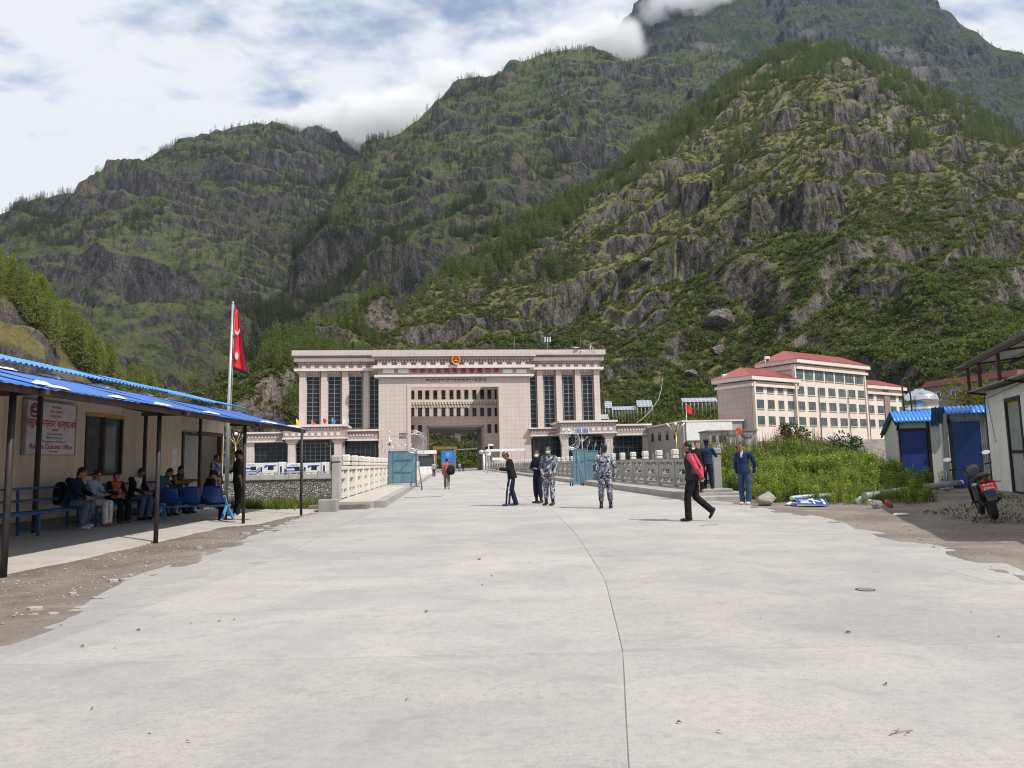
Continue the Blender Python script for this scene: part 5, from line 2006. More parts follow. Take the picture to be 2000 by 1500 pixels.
MB().box(2.14, 3.30, .0, .03, 2.66, 2.74).build('door_head', 'yellow_paint', dr)
MB().box(2.14, 3.30, .0, .03, .2, 1.28).build('door_panel', 'door_grey', dr)
MB().box(-.05, .05, .06, 5, -.2, zw).build('end_wall', 'wall_white', H)
MB().box(-.06, .0, -.05, -.03, .1, zw).build('corner_trim', 'frame_black', H)
MB().box(-.05, 16.9, 4.9, 5.0, -.2, zw + .3).build('rear_wall', 'wall_white', H)
MB().prism_x([(-.5, zw + .01), (-.5, zw + .05), (5.2, zw + .60), (5.2, zw + .56)], -.35, 17.2).build('roof', 'concrete_grey', H)
for k in range(5):
    MB().bar((.2 + k * 4, .06, zw - .1), (.2 + k * 4, -.55, zw + .0), .06).build('bracket', 'frame_black', H)
MB().tube([(.3, -.05, zw - .25), (.6, -.06, 2.3), (.85, -.06, 1.6)], .008, 4).build('loose_wire', 'frame_black', H)
MB().tube([(-.1, -.05, zw - .22), (4, -.06, zw - .05), (10, -.06, zw - .02)], .008, 4).build('loose_wire', 'frame_black', H)
# steel frame with a half-built upper roof
U = thing('upper_roof_frame', 'rusty steel frame carrying a half-built roof above the white hut', 'roof frame', HC, math.atan2(hd.y, hd.x))
MB().bar((-.9, -.55, 4.02), (15, -.55, 4.14), .07, .1).build('rail', 'rust_steel', U)
MB().bar((-.6, .9, 4.18), (15, .9, 4.3), .07, .1).build('rail', 'rust_steel', U)
for x in (.3, 1.6, 3.6, 7.0, 11.0):
    MB().bar((x, -.5, zw + .05), (x, -.5, 4.06), .08).build('post', 'rust_steel', U)
for x in (.3, 3.6, 7.0, 11.0):
    MB().bar((x, -.55, 4.08), (x, 4.8, 4.62), .06).build('rafter', 'rust_steel', U)
solid(MB().add([(-1.0, -.62, 4.13), (15, -.62, 4.25), (15, 1.1, 4.43), (-1.0, 1.1, 4.31)], [(0, 1, 2, 3)]).build('sheet', 'shed_grey', U), .012)

# grey pipe lying in the weeds
a, b = gnd(1690, 985), gnd(1890, 961)
mb = MB().tube([(a.x, a.y, .22), ((a.x + b.x) / 2, (a.y + b.y) / 2, .30), (b.x, b.y, .34)], .09, 14)
tag(mb.build('plastic_pipe', 'pvc'), 'long grey plastic pipe lying on the ground before the shed', 'pipe')
a, b = gnd(1546, 984), gnd(1632, 979)
mb = MB().tube([(a.x, a.y, .16), (b.x, b.y, .20)], .06, 12)
tag(mb.build('short_pipe', 'plastic_white'), 'short white pipe behind the fallen blue board', 'pipe')


def rock(px, py, s, m_, label, seed, name='boulder', z=0.0, flat=.62):
    p = gnd(px, py)
    rr = random.Random(seed)
    n, m2 = 22, 13
    mb = MB()
    vs, fs = [], []
    planes = [(rdir_(rr), rr.uniform(.5, .92)) for _ in range(20)]
    for i in range(m2 + 1):
        ph = math.pi * i / m2
        for k in range(n):
            th = 6.2832 * k / n
            d = Vector((math.sin(ph) * math.cos(th), math.sin(ph) * math.sin(th), math.cos(ph)))
            r_ = 1.0
            for nrm, h_ in planes:
                q = d.dot(nrm)
                if q > .05:
                    r_ = min(r_, h_ / q)
            r_ *= 1 + rr.uniform(-.05, .05)
            vs.append((d.x * r_ * s[0], d.y * r_ * s[1], d.z * r_ * s[2] + s[2] * flat))
    for i in range(m2):
        for k in range(n):
            j = (k + 1) % n
            fs.append((i * n + k, (i + 1) * n + k, (i + 1) * n + j, i * n + j))
    o_ = mb.add(vs, fs, 0, False).build(name, m_, None, (p.x, p.y + s[1] * .7, z), rr.uniform(0, .6))
    tag(o_, label, 'rock')
    return o_


rock(1502, 988, (.42, .35, .26), 'rock_grey', 'pale boulder at the edge of the weeds behind the smiling man', 3)
rock(1718, 994, (.17, .15, .16), 'rock_grey', 'small pale stone beside the red lump under the pipe', 4)
o = rock(1741, 992, (.14, .12, .13), 'brick_red', 'small reddish brick lump under the pipe', 5, 'brick_lump')
for k, (px, py, s) in enumerate(((1816, 962, .22), (1830, 966, .18), (1843, 962, .2), (1808, 972, .14), (1852, 970, .13))):
    rock(px, py, (s, s * .8, s * .6), 'rock_dark', ['dark clod of earth beside the white pipe end, the largest', 'dark clod of earth in the middle of the heap by the shed', 'dark clod of earth nearest the motorcycle', 'small dark clod at the front left of the heap', 'small dark clod at the right of the heap'][k], 20 + k, 'earth_clod', .12)
rock(1808, 1003, (.05, .05, .04), 'wood', 'little brown stone on the grass by the motorcycle', 9, 'small_stone', .03)

# fallen blue traffic board
p = gnd(1597, 990)
B = thing('fallen_road_sign', 'blue road sign with white markings lying in the weeds', 'sign', (p.x, p.y + .35, .13))
B.rotation_euler = (.2, .06, -.25)
B.scale = (.75, .75, .75)
MB().bevbox(-.52, .52, -.42, .42, -.02, .0, .008).build('board', 'frame_blue', B)
MB().box(-.50, .50, -.40, .40, .001, .003).build('blue_face', 'bike_blue', B)
mb = MB()
for q in ((-.40, -.06, -.32, -.22), (-.40, -.12, -.14, -.05), (-.42, -.1, .03, .11), (.02, .08, -.36, .36), (.34, .42, -.36, .36)):
    MB().box(q[0], q[1], q[2], q[3], .0035, .006).build('white_mark', 'plastic_white', B)
mb = MB().prism([(-.05, .30), (.30, .02), (.22, -.06), (-.12, .20)], .0035, .006)
mb.build('white_arrow', 'plastic_white', B)


def crumple(px, py, s, m_, label, seed, name='plastic_bag'):
    p = gnd(px, py)
    rr = random.Random(seed)
    mb = MB().ell((0, 0, s[2] * .5), s, 12, 8, jit=.28, seed=seed)
    tag(mb.build(name, m_, None, (p.x, p.y, .0)), label, 'bag')


crumple(1688, 984, (.24, .16, .13), 'bag_green', 'crumpled pale green plastic bag in the weeds', 1)
crumple(1545, 987, (.15, .09, .06), 'plastic_white', 'crumpled white plastic bag left of the fallen sign', 2)
crumple(1760, 1006, (.16, .09, .03), 'plastic_white', 'flattened white wrapper at the edge of the shade', 3, 'wrapper')

# motorcycle seen from behind, leaning on its stand
mp_ = gnd(1949, 1018, .03)
K = thing('motorcycle', 'black motorcycle with a red number plate parked in the shade', 'motorcycle', (mp_.x + .02, mp_.y + .1, .05))
K.rotation_euler = (Matrix.Rotation(-.42, 3, 'Z') @ Matrix.Rotation(-.20, 3, 'Y')).to_euler()
K.scale = (.97, .97, .97)


def wheel(yc, zc, r_, w_, nm='wheel'):
    mb = MB()
    n = 30
    ring = []
    prof = [(-w_, r_ - .07), (-w_ * 1.05, r_ - .03), (-w_ * .6, r_ - .004), (0, r_), (w_ * .6, r_ - .004), (w_ * 1.05, r_ - .03), (w_, r_ - .07)]
    rings = [[(x, yc + rad * math.cos(6.2832 * k / n), zc + rad * math.sin(6.2832 * k / n)) for x, rad in prof] for k in range(n)]
    mb.loft(rings + [rings[0]], caps=False, smooth=True)
    wo = mb.build(nm, 'rubber', K)
    rm = MB()
    rprof = [(-w_ * .8, r_ - .07), (-w_ * .8, r_ - .10), (w_ * .8, r_ - .10), (w_ * .8, r_ - .07)]
    rings = [[(x, yc + rad * math.cos(6.2832 * k / n), zc + rad * math.sin(6.2832 * k / n)) for x, rad in rprof] for k in range(n)]
    rm.loft(rings + [rings[0]], caps=False)
    rm.build('rim', 'bike_grey', wo)
    sp = MB()
    for k in range(5):
        a = 6.2832 * k / 5
        sp.bar((0, yc, zc), (0, yc + (r_ - .1) * math.cos(a), zc + (r_ - .1) * math.sin(a)), .03, .04)
    sp.build('spokes', 'bike_grey', wo)
    return wo


wheel(0.0, .30, .30, .058)
wheel(1.30, .30, .30, .045)
MB().loft([[(sx * w_, y, z) for sx in (-1, -.5, .5, 1)] for y, z, w_ in ((-.34, .52, .05), (-.31, .62, .07), (-.20, .70, .085), (0, .74, .09), (.12, .72, .09))], closed=False, caps=False, smooth=True).build('rear_mudguard', 'bike_black', K)
solid(K.children[-1], .012)
MB().loft([[(w_ * math.cos(a), y, z + h_ * math.sin(a)) for a in [6.2832 * k / 12 for k in range(12)]] for y, z, w_, h_ in ((-.30, .86, .05, .04), (-.22, .87, .11, .06), (0, .86, .13, .07), (.25, .80, .14, .07), (.42, .80, .10, .06))], smooth=True).build('seat', 'bike_black', K)
MB().loft([[(w_ * math.cos(a), y, z + h_ * math.sin(a)) for a in [6.2832 * k / 14 for k in range(14)]] for y, z, w_, h_ in ((.40, .84, .08, .07), (.5, .90, .15, .13), (.72, .94, .18, .15), (.9, .92, .15, .12), (1.0, .88, .07, .06))], smooth=True).build('fuel_tank', 'bike_black', K)
MB().loft([[(w_ * math.cos(a), y, z + h_ * math.sin(a)) for a in [6.2832 * k / 10 for k in range(10)]] for y, z, w_, h_ in ((-.42, .80, .04, .03), (-.30, .78, .075, .05), (.1, .72, .10, .10), (.35, .66, .10, .12))], smooth=True).build('tail_fairing', 'bike_black', K)
MB().loft([[(w_ * math.cos(a), -.38 + d_ * math.sin(a), z) for a in [6.2832 * k / 10 for k in range(10)]] for z, w_, d_ in ((.745, .06, .02), (.765, .08, .035), (.80, .075, .035), (.815, .05, .02))], smooth=True).build('tail_light', 'tail_red', K)
pl_ = MB().bevbox(-.135, .135, -.01, 0, -.075, .075, .006).build('number_plate', 'plate_red', K, (0, -.43, .665))
pl_.rotation_euler = (-.35, 0, 0)
for tx, sz, zz in (('बा ३२ प', .055, .036), ('८००५', .085, -.03)):
    me = text_mesh(tx, sz, .002, bold=.001)
    me.materials.append(MATS['plastic_white'])
    o_ = link('lettering', me, pl_, (0, -.012, zz))
    o_.rotation_euler = (math.pi / 2, 0, 0)
MB().loft([[(-w_, y, z), (w_, y, z), (w_, y + .012, z), (-w_, y + .012, z)] for y, z, w_ in ((-.42, .60, .09), (-.43, .50, .10), (-.44, .40, .08))]).build('mud_flap', 'bike_grey', K)
MB().box(-.07, .07, -.455, -.447, .5, .58).build('flap_badge', 'bike_blue', K)
for s_ in (-1, 1):
    MB().tube([(s_ * .06, -.34, .74), (s_ * .16, -.36, .74)], .012, 6).build('indicator_stalk', 'bike_black', K)
    MB().ell((s_ * .20, -.37, .74), (.05, .035, .03), 10, 8).build('indicator', 'lens_amber', K)
    MB().tube([(s_ * .09, 1.02, .86), (s_ * .11, 1.12, .62), (s_ * .085, 1.30, .30)], .024, 8).build('fork_leg', 'bike_grey', K)
    MB().tube([(s_ * .02, .98, 1.0), (s_ * .2, .93, 1.03), (s_ * .37, .86, 1.04)], .012, 8).build('handlebar', 'bike_grey', K)
    MB().tube([(s_ * .27, .90, 1.035), (s_ * .38, .855, 1.04)], .018, 8).build('grip', 'rubber', K)
    MB().tube([(s_ * .24, .93, 1.03), (s_ * .28, .96, 1.15), (s_ * .33, .95, 1.23)], .007, 6).build('mirror_stalk', 'bike_black', K)
    ms = MB().loft([[(s_ * .36 + .085 * k_ * math.cos(a), .945 + dy, 1.26 + .05 * k_ * math.sin(a)) for a in [6.2832 * q / 16 for q in range(16)]] for dy, k_ in ((.03, .6), (.012, 1.0), (0, 1.0))], smooth=True).build('mirror_shell', 'bike_black', K)
    MB().prism_y([(s_ * .36 + .078 * math.cos(a), 1.26 + .044 * math.sin(a)) for a in [6.2832 * q / 16 for q in range(16)]], .940, .945).build('mirror_glass', 'mirror', ms)
    MB().tube([(s_ * .10, .02, .36), (s_ * .17, .05, .36)], .018, 6).build('axle_nut', 'bike_grey', K)
    MB().bar((s_ * .09, 0, .31), (s_ * .09, .5, .38), .03, .05).build('swing_arm', 'bike_grey', K)
    MB().tube([(s_ * .10, .12, .38), (s_ * .12, .22, .74)], .03, 8).build('shock_absorber', 'bike_grey', K)
    MB().tube([(s_ * .1, .38, .36), (s_ * .25, .36, .36)], .016, 6).build('foot_peg', 'rubber', K)
MB().tube([(.11, .75, .26), (.14, .4, .28), (.16, .1, .36), (.17, -.25, .46)], [.022, .03, .045, .05], 10).build('exhaust', 'bike_grey', K)
MB().loft([[(w_ * sx, y, z) for sx, z in ((-1, z0), (1, z0), (1, z1), (-1, z1))] for y, w_, z0, z1 in ((.42, .10, .28, .5), (.55, .13, .22, .62), (.78, .12, .22, .66), (.9, .07, .34, .6))]).build('engine', 'bike_grey', K)
MB().loft([[(w_ * math.cos(a), 1.12 + d_ * math.sin(a), z) for a in [6.2832 * k / 12 for k in range(12)]] for z, w_, d_ in ((.80, .06, .05), (.86, .09, .08), (.95, .10, .09), (1.04, .07, .06))], smooth=True).build('headlamp', 'bike_black', K)
MB().loft([[(w_ * sx, y, z) for sx in (-1, -.5, .5, 1)] for y, z, w_ in ((1.05, .55, .05), (1.18, .64, .07), (1.32, .64, .07), (1.5, .58, .06))], closed=False, caps=False, smooth=True).build('front_mudguard', 'bike_black', K)
MB().tube([(-.10, .42, .28), (-.30, .30, .02)], .012, 6).build('side_stand', 'bike_grey', K)
MB().tube([(-.09, -.28, .86), (-.11, -.38, .88), (0, -.44, .89), (.11, -.38, .88), (.09, -.28, .86)], .012, 6).build('grab_rail', 'bike_grey', K)

# manhole and scattered litter on the road
p = gnd(1690, 1152)
t = thing('manhole_cover', 'small round dark cover set in the road on the right', 'manhole', (p.x, p.y, .002))
MB().lathe([(.08, -.01), (.08, .003), (.07, .004), (.01, .004)], 24).build('lid', 'concrete_dark', t)
MB().lathe([(.09, -.01), (.09, .003), (.081, .003), (.081, -.01)], 24, caps=False).build('rim', 'steel_dark', t)
mat('dead_leaf', (0.10, 0.075, 0.05), rough=0.9, vary=0.4)
mat('litter_red', (0.50, 0.08, 0.05), rough=0.7)
spots = [(428, 1214), (372, 1220), (160, 1264), (225, 1269), (458, 1212), (795, 1368), (960, 1126), (942, 1144), (1326, 1414), (1405, 1432), (1750, 1433), (1772, 1437), (1897, 1197), (1950, 1246), (1485, 1210), (1657, 1237),
         (368, 1451), (180, 1386), (290, 1438), (118, 1223), (1730, 1338), (700, 1092), (833, 1196), (270, 1232)]
for k, (px, py) in enumerate(spots):
    p = gnd(px, py)
    rr = random.Random(k)
    L_ = rr.uniform(.012, .028)
    mb = MB().add([(-L_, 0, .004), (0, -L_ * .35, .010), (L_, 0, .006), (0, L_ * .4, .018)], [(0, 1, 2, 3)])
    o_ = mb.build('dead_leaf', 'dead_leaf', None, (p.x, p.y, .001), rr.uniform(0, 6.28))
    tag(o_, 'small dry brown leaf lying on the concrete road', 'leaf', 'dry leaves on the road')
p = gnd(936, 1093)
tag(MB().ell((0, 0, .01), (.025, .02, .012), 8, 6).build('red_wrapper', 'litter_red', None, (p.x, p.y, 0)), 'tiny red wrapper lying on the middle of the road', 'litter')
for k, (px, py, lab) in enumerate(((1385, 1027, 'thin forked twig on the road behind the walking man'), (1760, 1432, 'thin forked twig on the near right of the road'))):
    p = gnd(px, py)
    mb = MB().tube([(-.22, 0, .01), (-.05, .02, .02), (.2, -.02, .012)], .006, 5).tube([(-.05, .02, .02), (.08, .1, .015)], .004, 5)
    o_ = mb.build('twig', 'bark_red' if 'bark_red' in MATS else 'wood', None, (p.x, p.y, 0), .4)
    o_.scale = (1.0 if k == 0 else .35,) * 3
    tag(o_, lab, 'twig')
# ------------------------------------------------------------------ across the river: terrace wall, cabins, dormitory, other buildings
def mat_stones(name):
    m, nt, b = _mk(name)
    tc = N(nt, 'ShaderNodeTexCoord').outputs['Object']
    vo = N(nt, 'ShaderNodeTexVoronoi')
    vo.inputs['Scale'].default_value = 2.6
    nt.links.new(tc, vo.inputs['Vector'])
    ve = N(nt, 'ShaderNodeTexVoronoi', feature='DISTANCE_TO_EDGE')
    ve.inputs['Scale'].default_value = 2.6
    nt.links.new(tc, ve.inputs['Vector'])
    s = N(nt, 'ShaderNodeSeparateColor')
    nt.links.new(vo.outputs['Color'], s.inputs[0])
    col = mixc(nt, s.outputs[0], (0.16, 0.14, 0.12), (0.40, 0.37, 0.33))
    col = mixc(nt, ramp(nt, ve.outputs['Distance'], 0.10, 0.0), col, (0.06, 0.055, 0.05))
    nt.links.new(col, b.inputs['Base Color'])
    b.inputs['Roughness'].default_value = 0.9
    add_bump(nt, b, ramp(nt, ve.outputs['Distance'], 0.0, 0.2), 1.0, 0.25)
    return m


mat_stones('river_stone')
X0, X1 = -70.0, brx(-7.4, 117)
t = thing('retaining_wall', 'cobbled stone retaining wall on the far river bank', 'retaining wall', (0, 116.6, 0))
# a wall of rounded stones with real relief
nx_, nz_ = 220, 44
xs = np.linspace(X0, X1, nx_)
zs = np.linspace(-8.2, -.48, nz_)
XX, ZZ = np.meshgrid(xs, zs, indexing='ij')
YY = (ZZ + .48) * .12 - .22 * np.abs(fbm(XX / .7, ZZ / .7, 3, 701)) - .12 * fbm(XX / 3, ZZ / 3, 2, 703)
idx = np.arange(nx_ * nz_).reshape(nx_, nz_)
q = np.stack([idx[:-1, :-1], idx[1:, :-1], idx[1:, 1:], idx[:-1, 1:]], -1).reshape(-1, 4)
me = bpy.data.meshes.new('stonework')
me.from_pydata(np.stack([XX, YY, ZZ], -1).reshape(-1, 3).tolist(), [], q.tolist())
me.materials.append(MATS['river_stone'])
link('stonework', me, t)
MB().box(X0, X1, -.3, .6, -.5, -.34).build('coping', 'concrete_grey', t)
# right of the bridge the same wall is plain
t2 = thing('embankment_wall', 'grey stone embankment wall right of the bridge', 'retaining wall', (0, 117, 0))
MB().box(brx(7.6, 117), 130, -.3, .4, -8.4, -.2).build('stonework', 'river_stone', t2)
MB().box(brx(7.6, 117), 130, -.4, .5, -.19, 0).build('coping', 'concrete_grey', t2)
# parapet along the far bank
t = thing('bank_parapet', 'grey stone parapet along the far river bank below the white cabins', 'parapet', (0, 117.0, -.34))
pm = MB().bevbox(-.16, .16, -.16, .16, 0, 1.15, .03).mesh('post', 'rail_grey')
pn = MB()
pn.box(-1.0, 1.0, -.07, .07, 0, .62).box(-1.0, 1.0, -.08, .08, .84, .98).box(-.16, .16, -.07, .07, .62, .84).box(-1.0, -.86, -.07, .07, .62, .84).box(.86, 1.0, -.07, .07, .62, .84)
pnm = pn.mesh('panel', 'rail_grey')
k = 0
x = X1 - .3
while x > -62:
    link('post', pm, t, (x, 0, 0))
    link('panel', pnm, t, (x - 1.16, 0, 0))
    x -= 2.32

# two white cabins with blue stripes
mat('cabin_white', (0.70, 0.71, 0.72), rough=0.4, grime=0.15)
mat('cabin_blue', (0.015, 0.07, 0.32), rough=0.4, grime=0.1)


def cabin(px0, px1, label):
    Y = 137.0
    a, b = at(px0, 905, Y), at(px1, 905, Y)
    W_ = b.x - a.x
    t = thing('inspection_cabin', label, 'cabin', (a.x, Y, -.5), .02, 'striped cabins below the gate')
    H_ = a.z + .5
    bo = MB().bevbox(0, W_ - .75, 0, 2.6, .25, H_, .06).build('body', 'cabin_white', t)
    MB().bevbox(W_ - .85, W_, -.25, 2.7, .3, H_ + .1, .08).build('end_unit', 'cabin_white', t)
    MB().box(W_ - .55, W_ - .2, -.27, -.255, .7, 2.2).build('end_window', 'glass_blue', t)
    MB().box(.1, W_ - .2, .2, 2.4, 0, .25).build('skid', 'steel_dark', t)
    for x0, x1, z0, z1 in ((W_ * .2, W_ * .33, H_ - 1.35, H_ - .65), (W_ * .62, W_ * .76, H_ - 1.35, H_ - .6), (W_ * .44, W_ * .48, .6, H_ - .8)):
        wo = MB().box(x0, x1, -.03, .01, z0, z1).build('window', 'steel_dark', t)
        MB().box(x0 + .05, x1 - .05, -.04, -.031, z0 + .05, z1 - .05).build('pane', 'glass_dark', wo)
    for pts in ([(0, 1.75), (W_ * .2, 1.75), (W_ * .2, 2.1), (0, 2.1)],
                [(0, 1.2), (W_ * .33, 1.2), (W_ * .42, 1.9), (W_ * .42, 2.15), (W_ * .32, 1.4), (0, 1.4)],
                [(0, .7), (W_ * .34, .7), (W_ * .43, 1.3), (W_ * .43, 1.7), (W_ * .33, 1.05), (0, 1.05)],
                [(W_ * .52, H_ - .95), (W_ * .55, H_ - .45), (W_ * .82, H_ - .45), (W_ * .82, H_ - .68), (W_ * .6, H_ - .68), (W_ * .58, H_ - .95)]):
        MB().prism_y(pts, -.018, -.006).build('blue_stripe', 'cabin_blue', t)
    for q in range(5):
        MB().box(W_ * .12 + q * .28, W_ * .12 + q * .28 + .17, -.016, -.006, H_ - .42, H_ - .26).build('printed_mark', 'steel_dark', t)


cabin(474, 553, 'white cabin with blue stripes, the one further left on the far bank')
cabin(560, 637, 'white cabin with blue stripes, the one nearer the bridge on the far bank')
# coloured feather flags on the left entrance roof
fl_m = {'flag_yellow': (0.75, 0.55, 0.02), 'flag_pink': (0.60, 0.10, 0.14), 'flag_red': (0.65, 0.03, 0.03), 'flag_blue': (0.03, 0.20, 0.60), 'flag_white': (0.70, 0.75, 0.66)}
for k, v in fl_m.items():
    mat(k, v, rough=0.8, grime=0.05)


def cloth(w_, h_, wave, seed, nx=12, nz=10, shape=None):
    """hanging cloth, pole edge at x=0, top at z=0, folds along x"""
    vs, fs = [], []
    for i in range(nx + 1):
        for j in range(nz + 1):
            f, g = i / nx, j / nz
            x = w_ * f
            z = -h_ * g
            if shape:
                x, z = shape(f, g)
            y = wave * math.sin(f * 7 + seed + g * 2.0) * (0.25 + f)
            vs.append((x, y, z - .25 * wave * f))
            if i < nx and j < nz:
                a = i * (nz + 1) + j
                fs.append((a, a + nz + 1, a + nz + 2, a + 1))
    return MB().add(vs, fs, 0, True)


for px, py, mt, nm in ((579, 826, 'flag_yellow', 'yellow'), (609, 829, 'flag_pink', 'pink'), (631, 823, 'flag_red', 'red'), (648.5, 824, 'flag_blue', 'blue'), (669, 825, 'flag_white', 'white and green')):
    p = at(px, py, 141)
    t = thing('small_flag', nm + ' small flag on the left entrance roof of the gate', 'flag', (p.x, 141, p.z - 1.1), RNG.uniform(-.4, .4), 'small coloured flags')
    MB().tube([(0, 0, -.4), (0, 0, 2.0)], .03, 5).build('pole', 'white_metal', t)
    solid(cloth(.75, .9, .16, px, shape=lambda f, g: (.75 * f * (1 - .4 * g), 1.9 - .95 * g - .55 * f)).build('cloth', mt, t), .01)

# national flag on a tall steel pole left
mat('flag_crimson', (0.75, 0.03, 0.022), rough=0.75, c2=(0.42, 0.012, 0.025), grime=0.05)
mat('flag_border', (0.02, 0.03, 0.22), rough=0.75, grime=0.05)
FY = 30.5
b_ = at(443, 905, FY)
tp_ = at(455, 593, FY)
t = thing('flagpole', 'tall galvanised flagpole beyond the end of the canopy', 'flagpole', (b_.x, FY, -.3))
HP = tp_.z + .3
MB().tube([(0, 0, 0), (.03, 0, HP * .5), (tp_.x - b_.x, 0, HP)], [.085, .07, .045], 10).build('pole', 'galvanised', t)
MB().ell((tp_.x - b_.x, 0, HP + .04), (.06, .06, .06), 8, 6).build('finial', 'galvanised', t)
MB().tube([(.12, -.06, .9), (.1 + (tp_.x - b_.x), -.05, HP - .1)], .006, 4).build('halyard', 'plastic_white', t)
fo = thing('double_pennant_flag', 'crimson double pennant flag with blue edge and white sun, hanging limp', 'flag', (tp_.x + .05, FY - .03, tp_.z - .12))


def limp(f, g):
    # two stacked pennants collapsed under their own weight: the free edge hangs far below its seam
    w1 = .20 + .55 * g ** 1.2
    return f * w1 * (1.0 if g < .5 else .95), -2.75 * g * (1 - 0.04 * f) - .18 * f * (1 + g)


solid(cloth(.6, 2.7, .07, 2.1, 16, 24, shape=limp).build('border_cloth', 'flag_border', fo), .008)
solid(cloth(.55, 2.6, .07, 2.1, 16, 24, shape=lambda f, g: ((lambda q: (q[0] * .88 + .02, q[1] * .955 - .05))(limp(f, g)))).build('cloth', 'flag_crimson', fo, (0, -.018, 0)), .008)
sn = MB()
n = 12
sn.prism_y([((.15 if k % 2 == 0 else .085) * math.cos(6.283 * k / (2 * n)) * .62 + .22, (.20 if k % 2 == 0 else .11) * math.sin(6.283 * k / (2 * n)) - 2.2) for k in range(2 * n)], -.13, -.12)
sn.build('white_sun', 'plastic_white', fo)
MB().prism_y([(.10, -1.05), (.14, -1.22), (.22, -1.3), (.30, -1.2), (.32, -1.02), (.27, -1.13), (.21, -1.18), (.15, -1.12)], -.12, -.11).build('white_moon', 'plastic_white', fo)
# red flag on the right
p = at(1340, 800, 133)
t = thing('red_flag', 'small plain red flag on a thin pole right of the gate', 'flag', (p.x, 133, 0))
MB().tube([(0, 0, 0), (0, 0, p.z + 1.2)], [.07, .04], 6).build('pole', 'galvanised', t)
solid(cloth(1.1, 1.3, .2, 1.0, shape=lambda f, g: (1.1 * f, p.z + 1.0 - 1.5 * g - .5 * f)).build('cloth', 'flag_red', t), .01)


# pale street lamps with leaf-shaped heads
def leaf_lamp(px, pt, Y, label, z0=0.0, mt='gold_metal'):
    p = at(px, pt, Y)
    t = thing('leaf_street_lamp', label, 'street lamp', (p.x, Y, z0))
    H_ = p.z - z0
    MB().tube([(0, 0, 0), (0, 0, H_ - 1.5)], [.13, .09], 8).build('pole', mt, t)
    for s_ in (-1, -.4, .4, 1):
        MB().tube([(0, 0, H_ - 2.2), (s_ * .5, 0, H_ - 1.3), (s_ * 1.5, 0, H_ - .1)], [.07, .06, .03], 6).build('branch', mt, t)
    for s_ in (-1, 1):
        MB().ell((s_ * 1.25, 0, H_ - .35), (.5, .2, .16), 8, 6, M=Matrix.Rotation(-s_ * .8, 3, 'Y')).build('lamp_head', 'plastic_white', t)
    MB().ell((0, 0, H_ - .2), (.3, .3, .3), 10, 8).build('globe', 'plastic_white', t)


leaf_lamp(1319, 826, 120, 'ochre street lamp with leaf-shaped arms beside the low grey building', 0)
leaf_lamp(461, 845, 112, 'ochre street lamp with leaf-shaped arms at the end of the canopy', -.5)


# dormitory with red roofs on the terrace
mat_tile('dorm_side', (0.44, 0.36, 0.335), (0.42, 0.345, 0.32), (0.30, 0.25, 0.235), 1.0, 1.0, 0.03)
mat('dorm_wall', (0.68, 0.60, 0.52), rough=0.7, c2=(0.63, 0.555, 0.48), scale=.5, grime=0.25, gscale=.7, streak=True)
mat('dorm_trim', (0.72, 0.63, 0.54), rough=0.7, grime=0.2)
mat_tile('roof_red', (0.28, 0.045, 0.035), (0.25, 0.04, 0.032), (0.18, 0.03, 0.025), .4, .3, .03)
mat('roof_pink', (0.40, 0.13, 0.115), rough=0.7, grime=0.2)
mat('dorm_brown', (0.25, 0.19, 0.165), rough=0.7, grime=0.2)
A = at(1474, 862, 128)
Bp = at(1770, 872, 158)
DR = math.atan2(Bp.y - A.y, Bp.x - A.x)
DL = math.hypot(Bp.y - A.y, Bp.x - A.x)
DZ = 4.3
D = thing('dormitory', 'long cream dormitory block with red hipped roofs on the right terrace', 'building', (A.x, A.y, DZ), DR)
_di = (Matrix.Translation((A.x, A.y, DZ)) @ Matrix.Rotation(DR, 4, 'Z')).inverted()


def dl(px, py, yoff=0.0):
    o = _di @ Vector((0, 0, CAM_H))
    d = _di.to_3x3() @ ray(px, py)
    t = (yoff - o.y) / d.y
    return o.x + d.x * t, o.z + d.z * t


DD = 7.5
e1 = dl(1556, 800)[0]           # end of the left block
e2 = dl(1691, 780)[0]           # end of the tall middle block
zl = dl(1474, 744)[1]
zm = dl(1553, 711, 0)[1]
zrr = dl(1730, 760)[1]
MB().box(0, e1, 0, DD, -.3, zl).build('left_block', 'dorm_wall', D)
MB().box(e1, e2, -.35, DD, -.3, zm).build('middle_block', 'dorm_wall', D)
MB().box(e2, DL, 0, DD, -.3, zrr).build('right_block', 'dorm_wall', D)
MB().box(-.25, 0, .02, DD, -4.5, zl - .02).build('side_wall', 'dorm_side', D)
MB().box(-1.2, DL, -.6, DD, -5.5, -.35).build('basement', 'dorm_wall', D)
MB().box(-1.3, DL + .1, -.9, DD, -.34, -.02).build('base_ledge', 'dorm_brown', D)


def hip(x0, x1, y0, y1, z, h_, name='roof', over=.9):
    cy = (y0 + y1) / 2
    r_ = (y1 - y0) / 2
    a = [(x0 - over, y0 - over, z), (x1 + over, y0 - over, z), (x1 + over, y1 + over, z), (x0 - over, y1 + over, z)]
    b = [(x0 + r_ * .55, cy, z + h_), (x1 - r_ * .55, cy, z + h_)]
    mb = MB().add(a + b, [(0, 1, 5, 4), (2, 3, 4, 5), (1, 2, 5)], 0)
    mb.add([a[0], a[3], b[0]], [(0, 1, 2)], 1)
    o_ = mb.build(name, ['roof_red', 'roof_pink'], D)
    MB().box(x0 - over + .1, x1 + over - .1, y0 - over + .1, y1 + over - .1, z - .75, z - .01).build('eave', 'dorm_trim', o_)
    MB().box(x0 - .45, x1 + .45, y0 - .45, y1 + .45, z - 1.9, z - 1.4).build('cornice', 'dorm_trim', o_)
    return o_


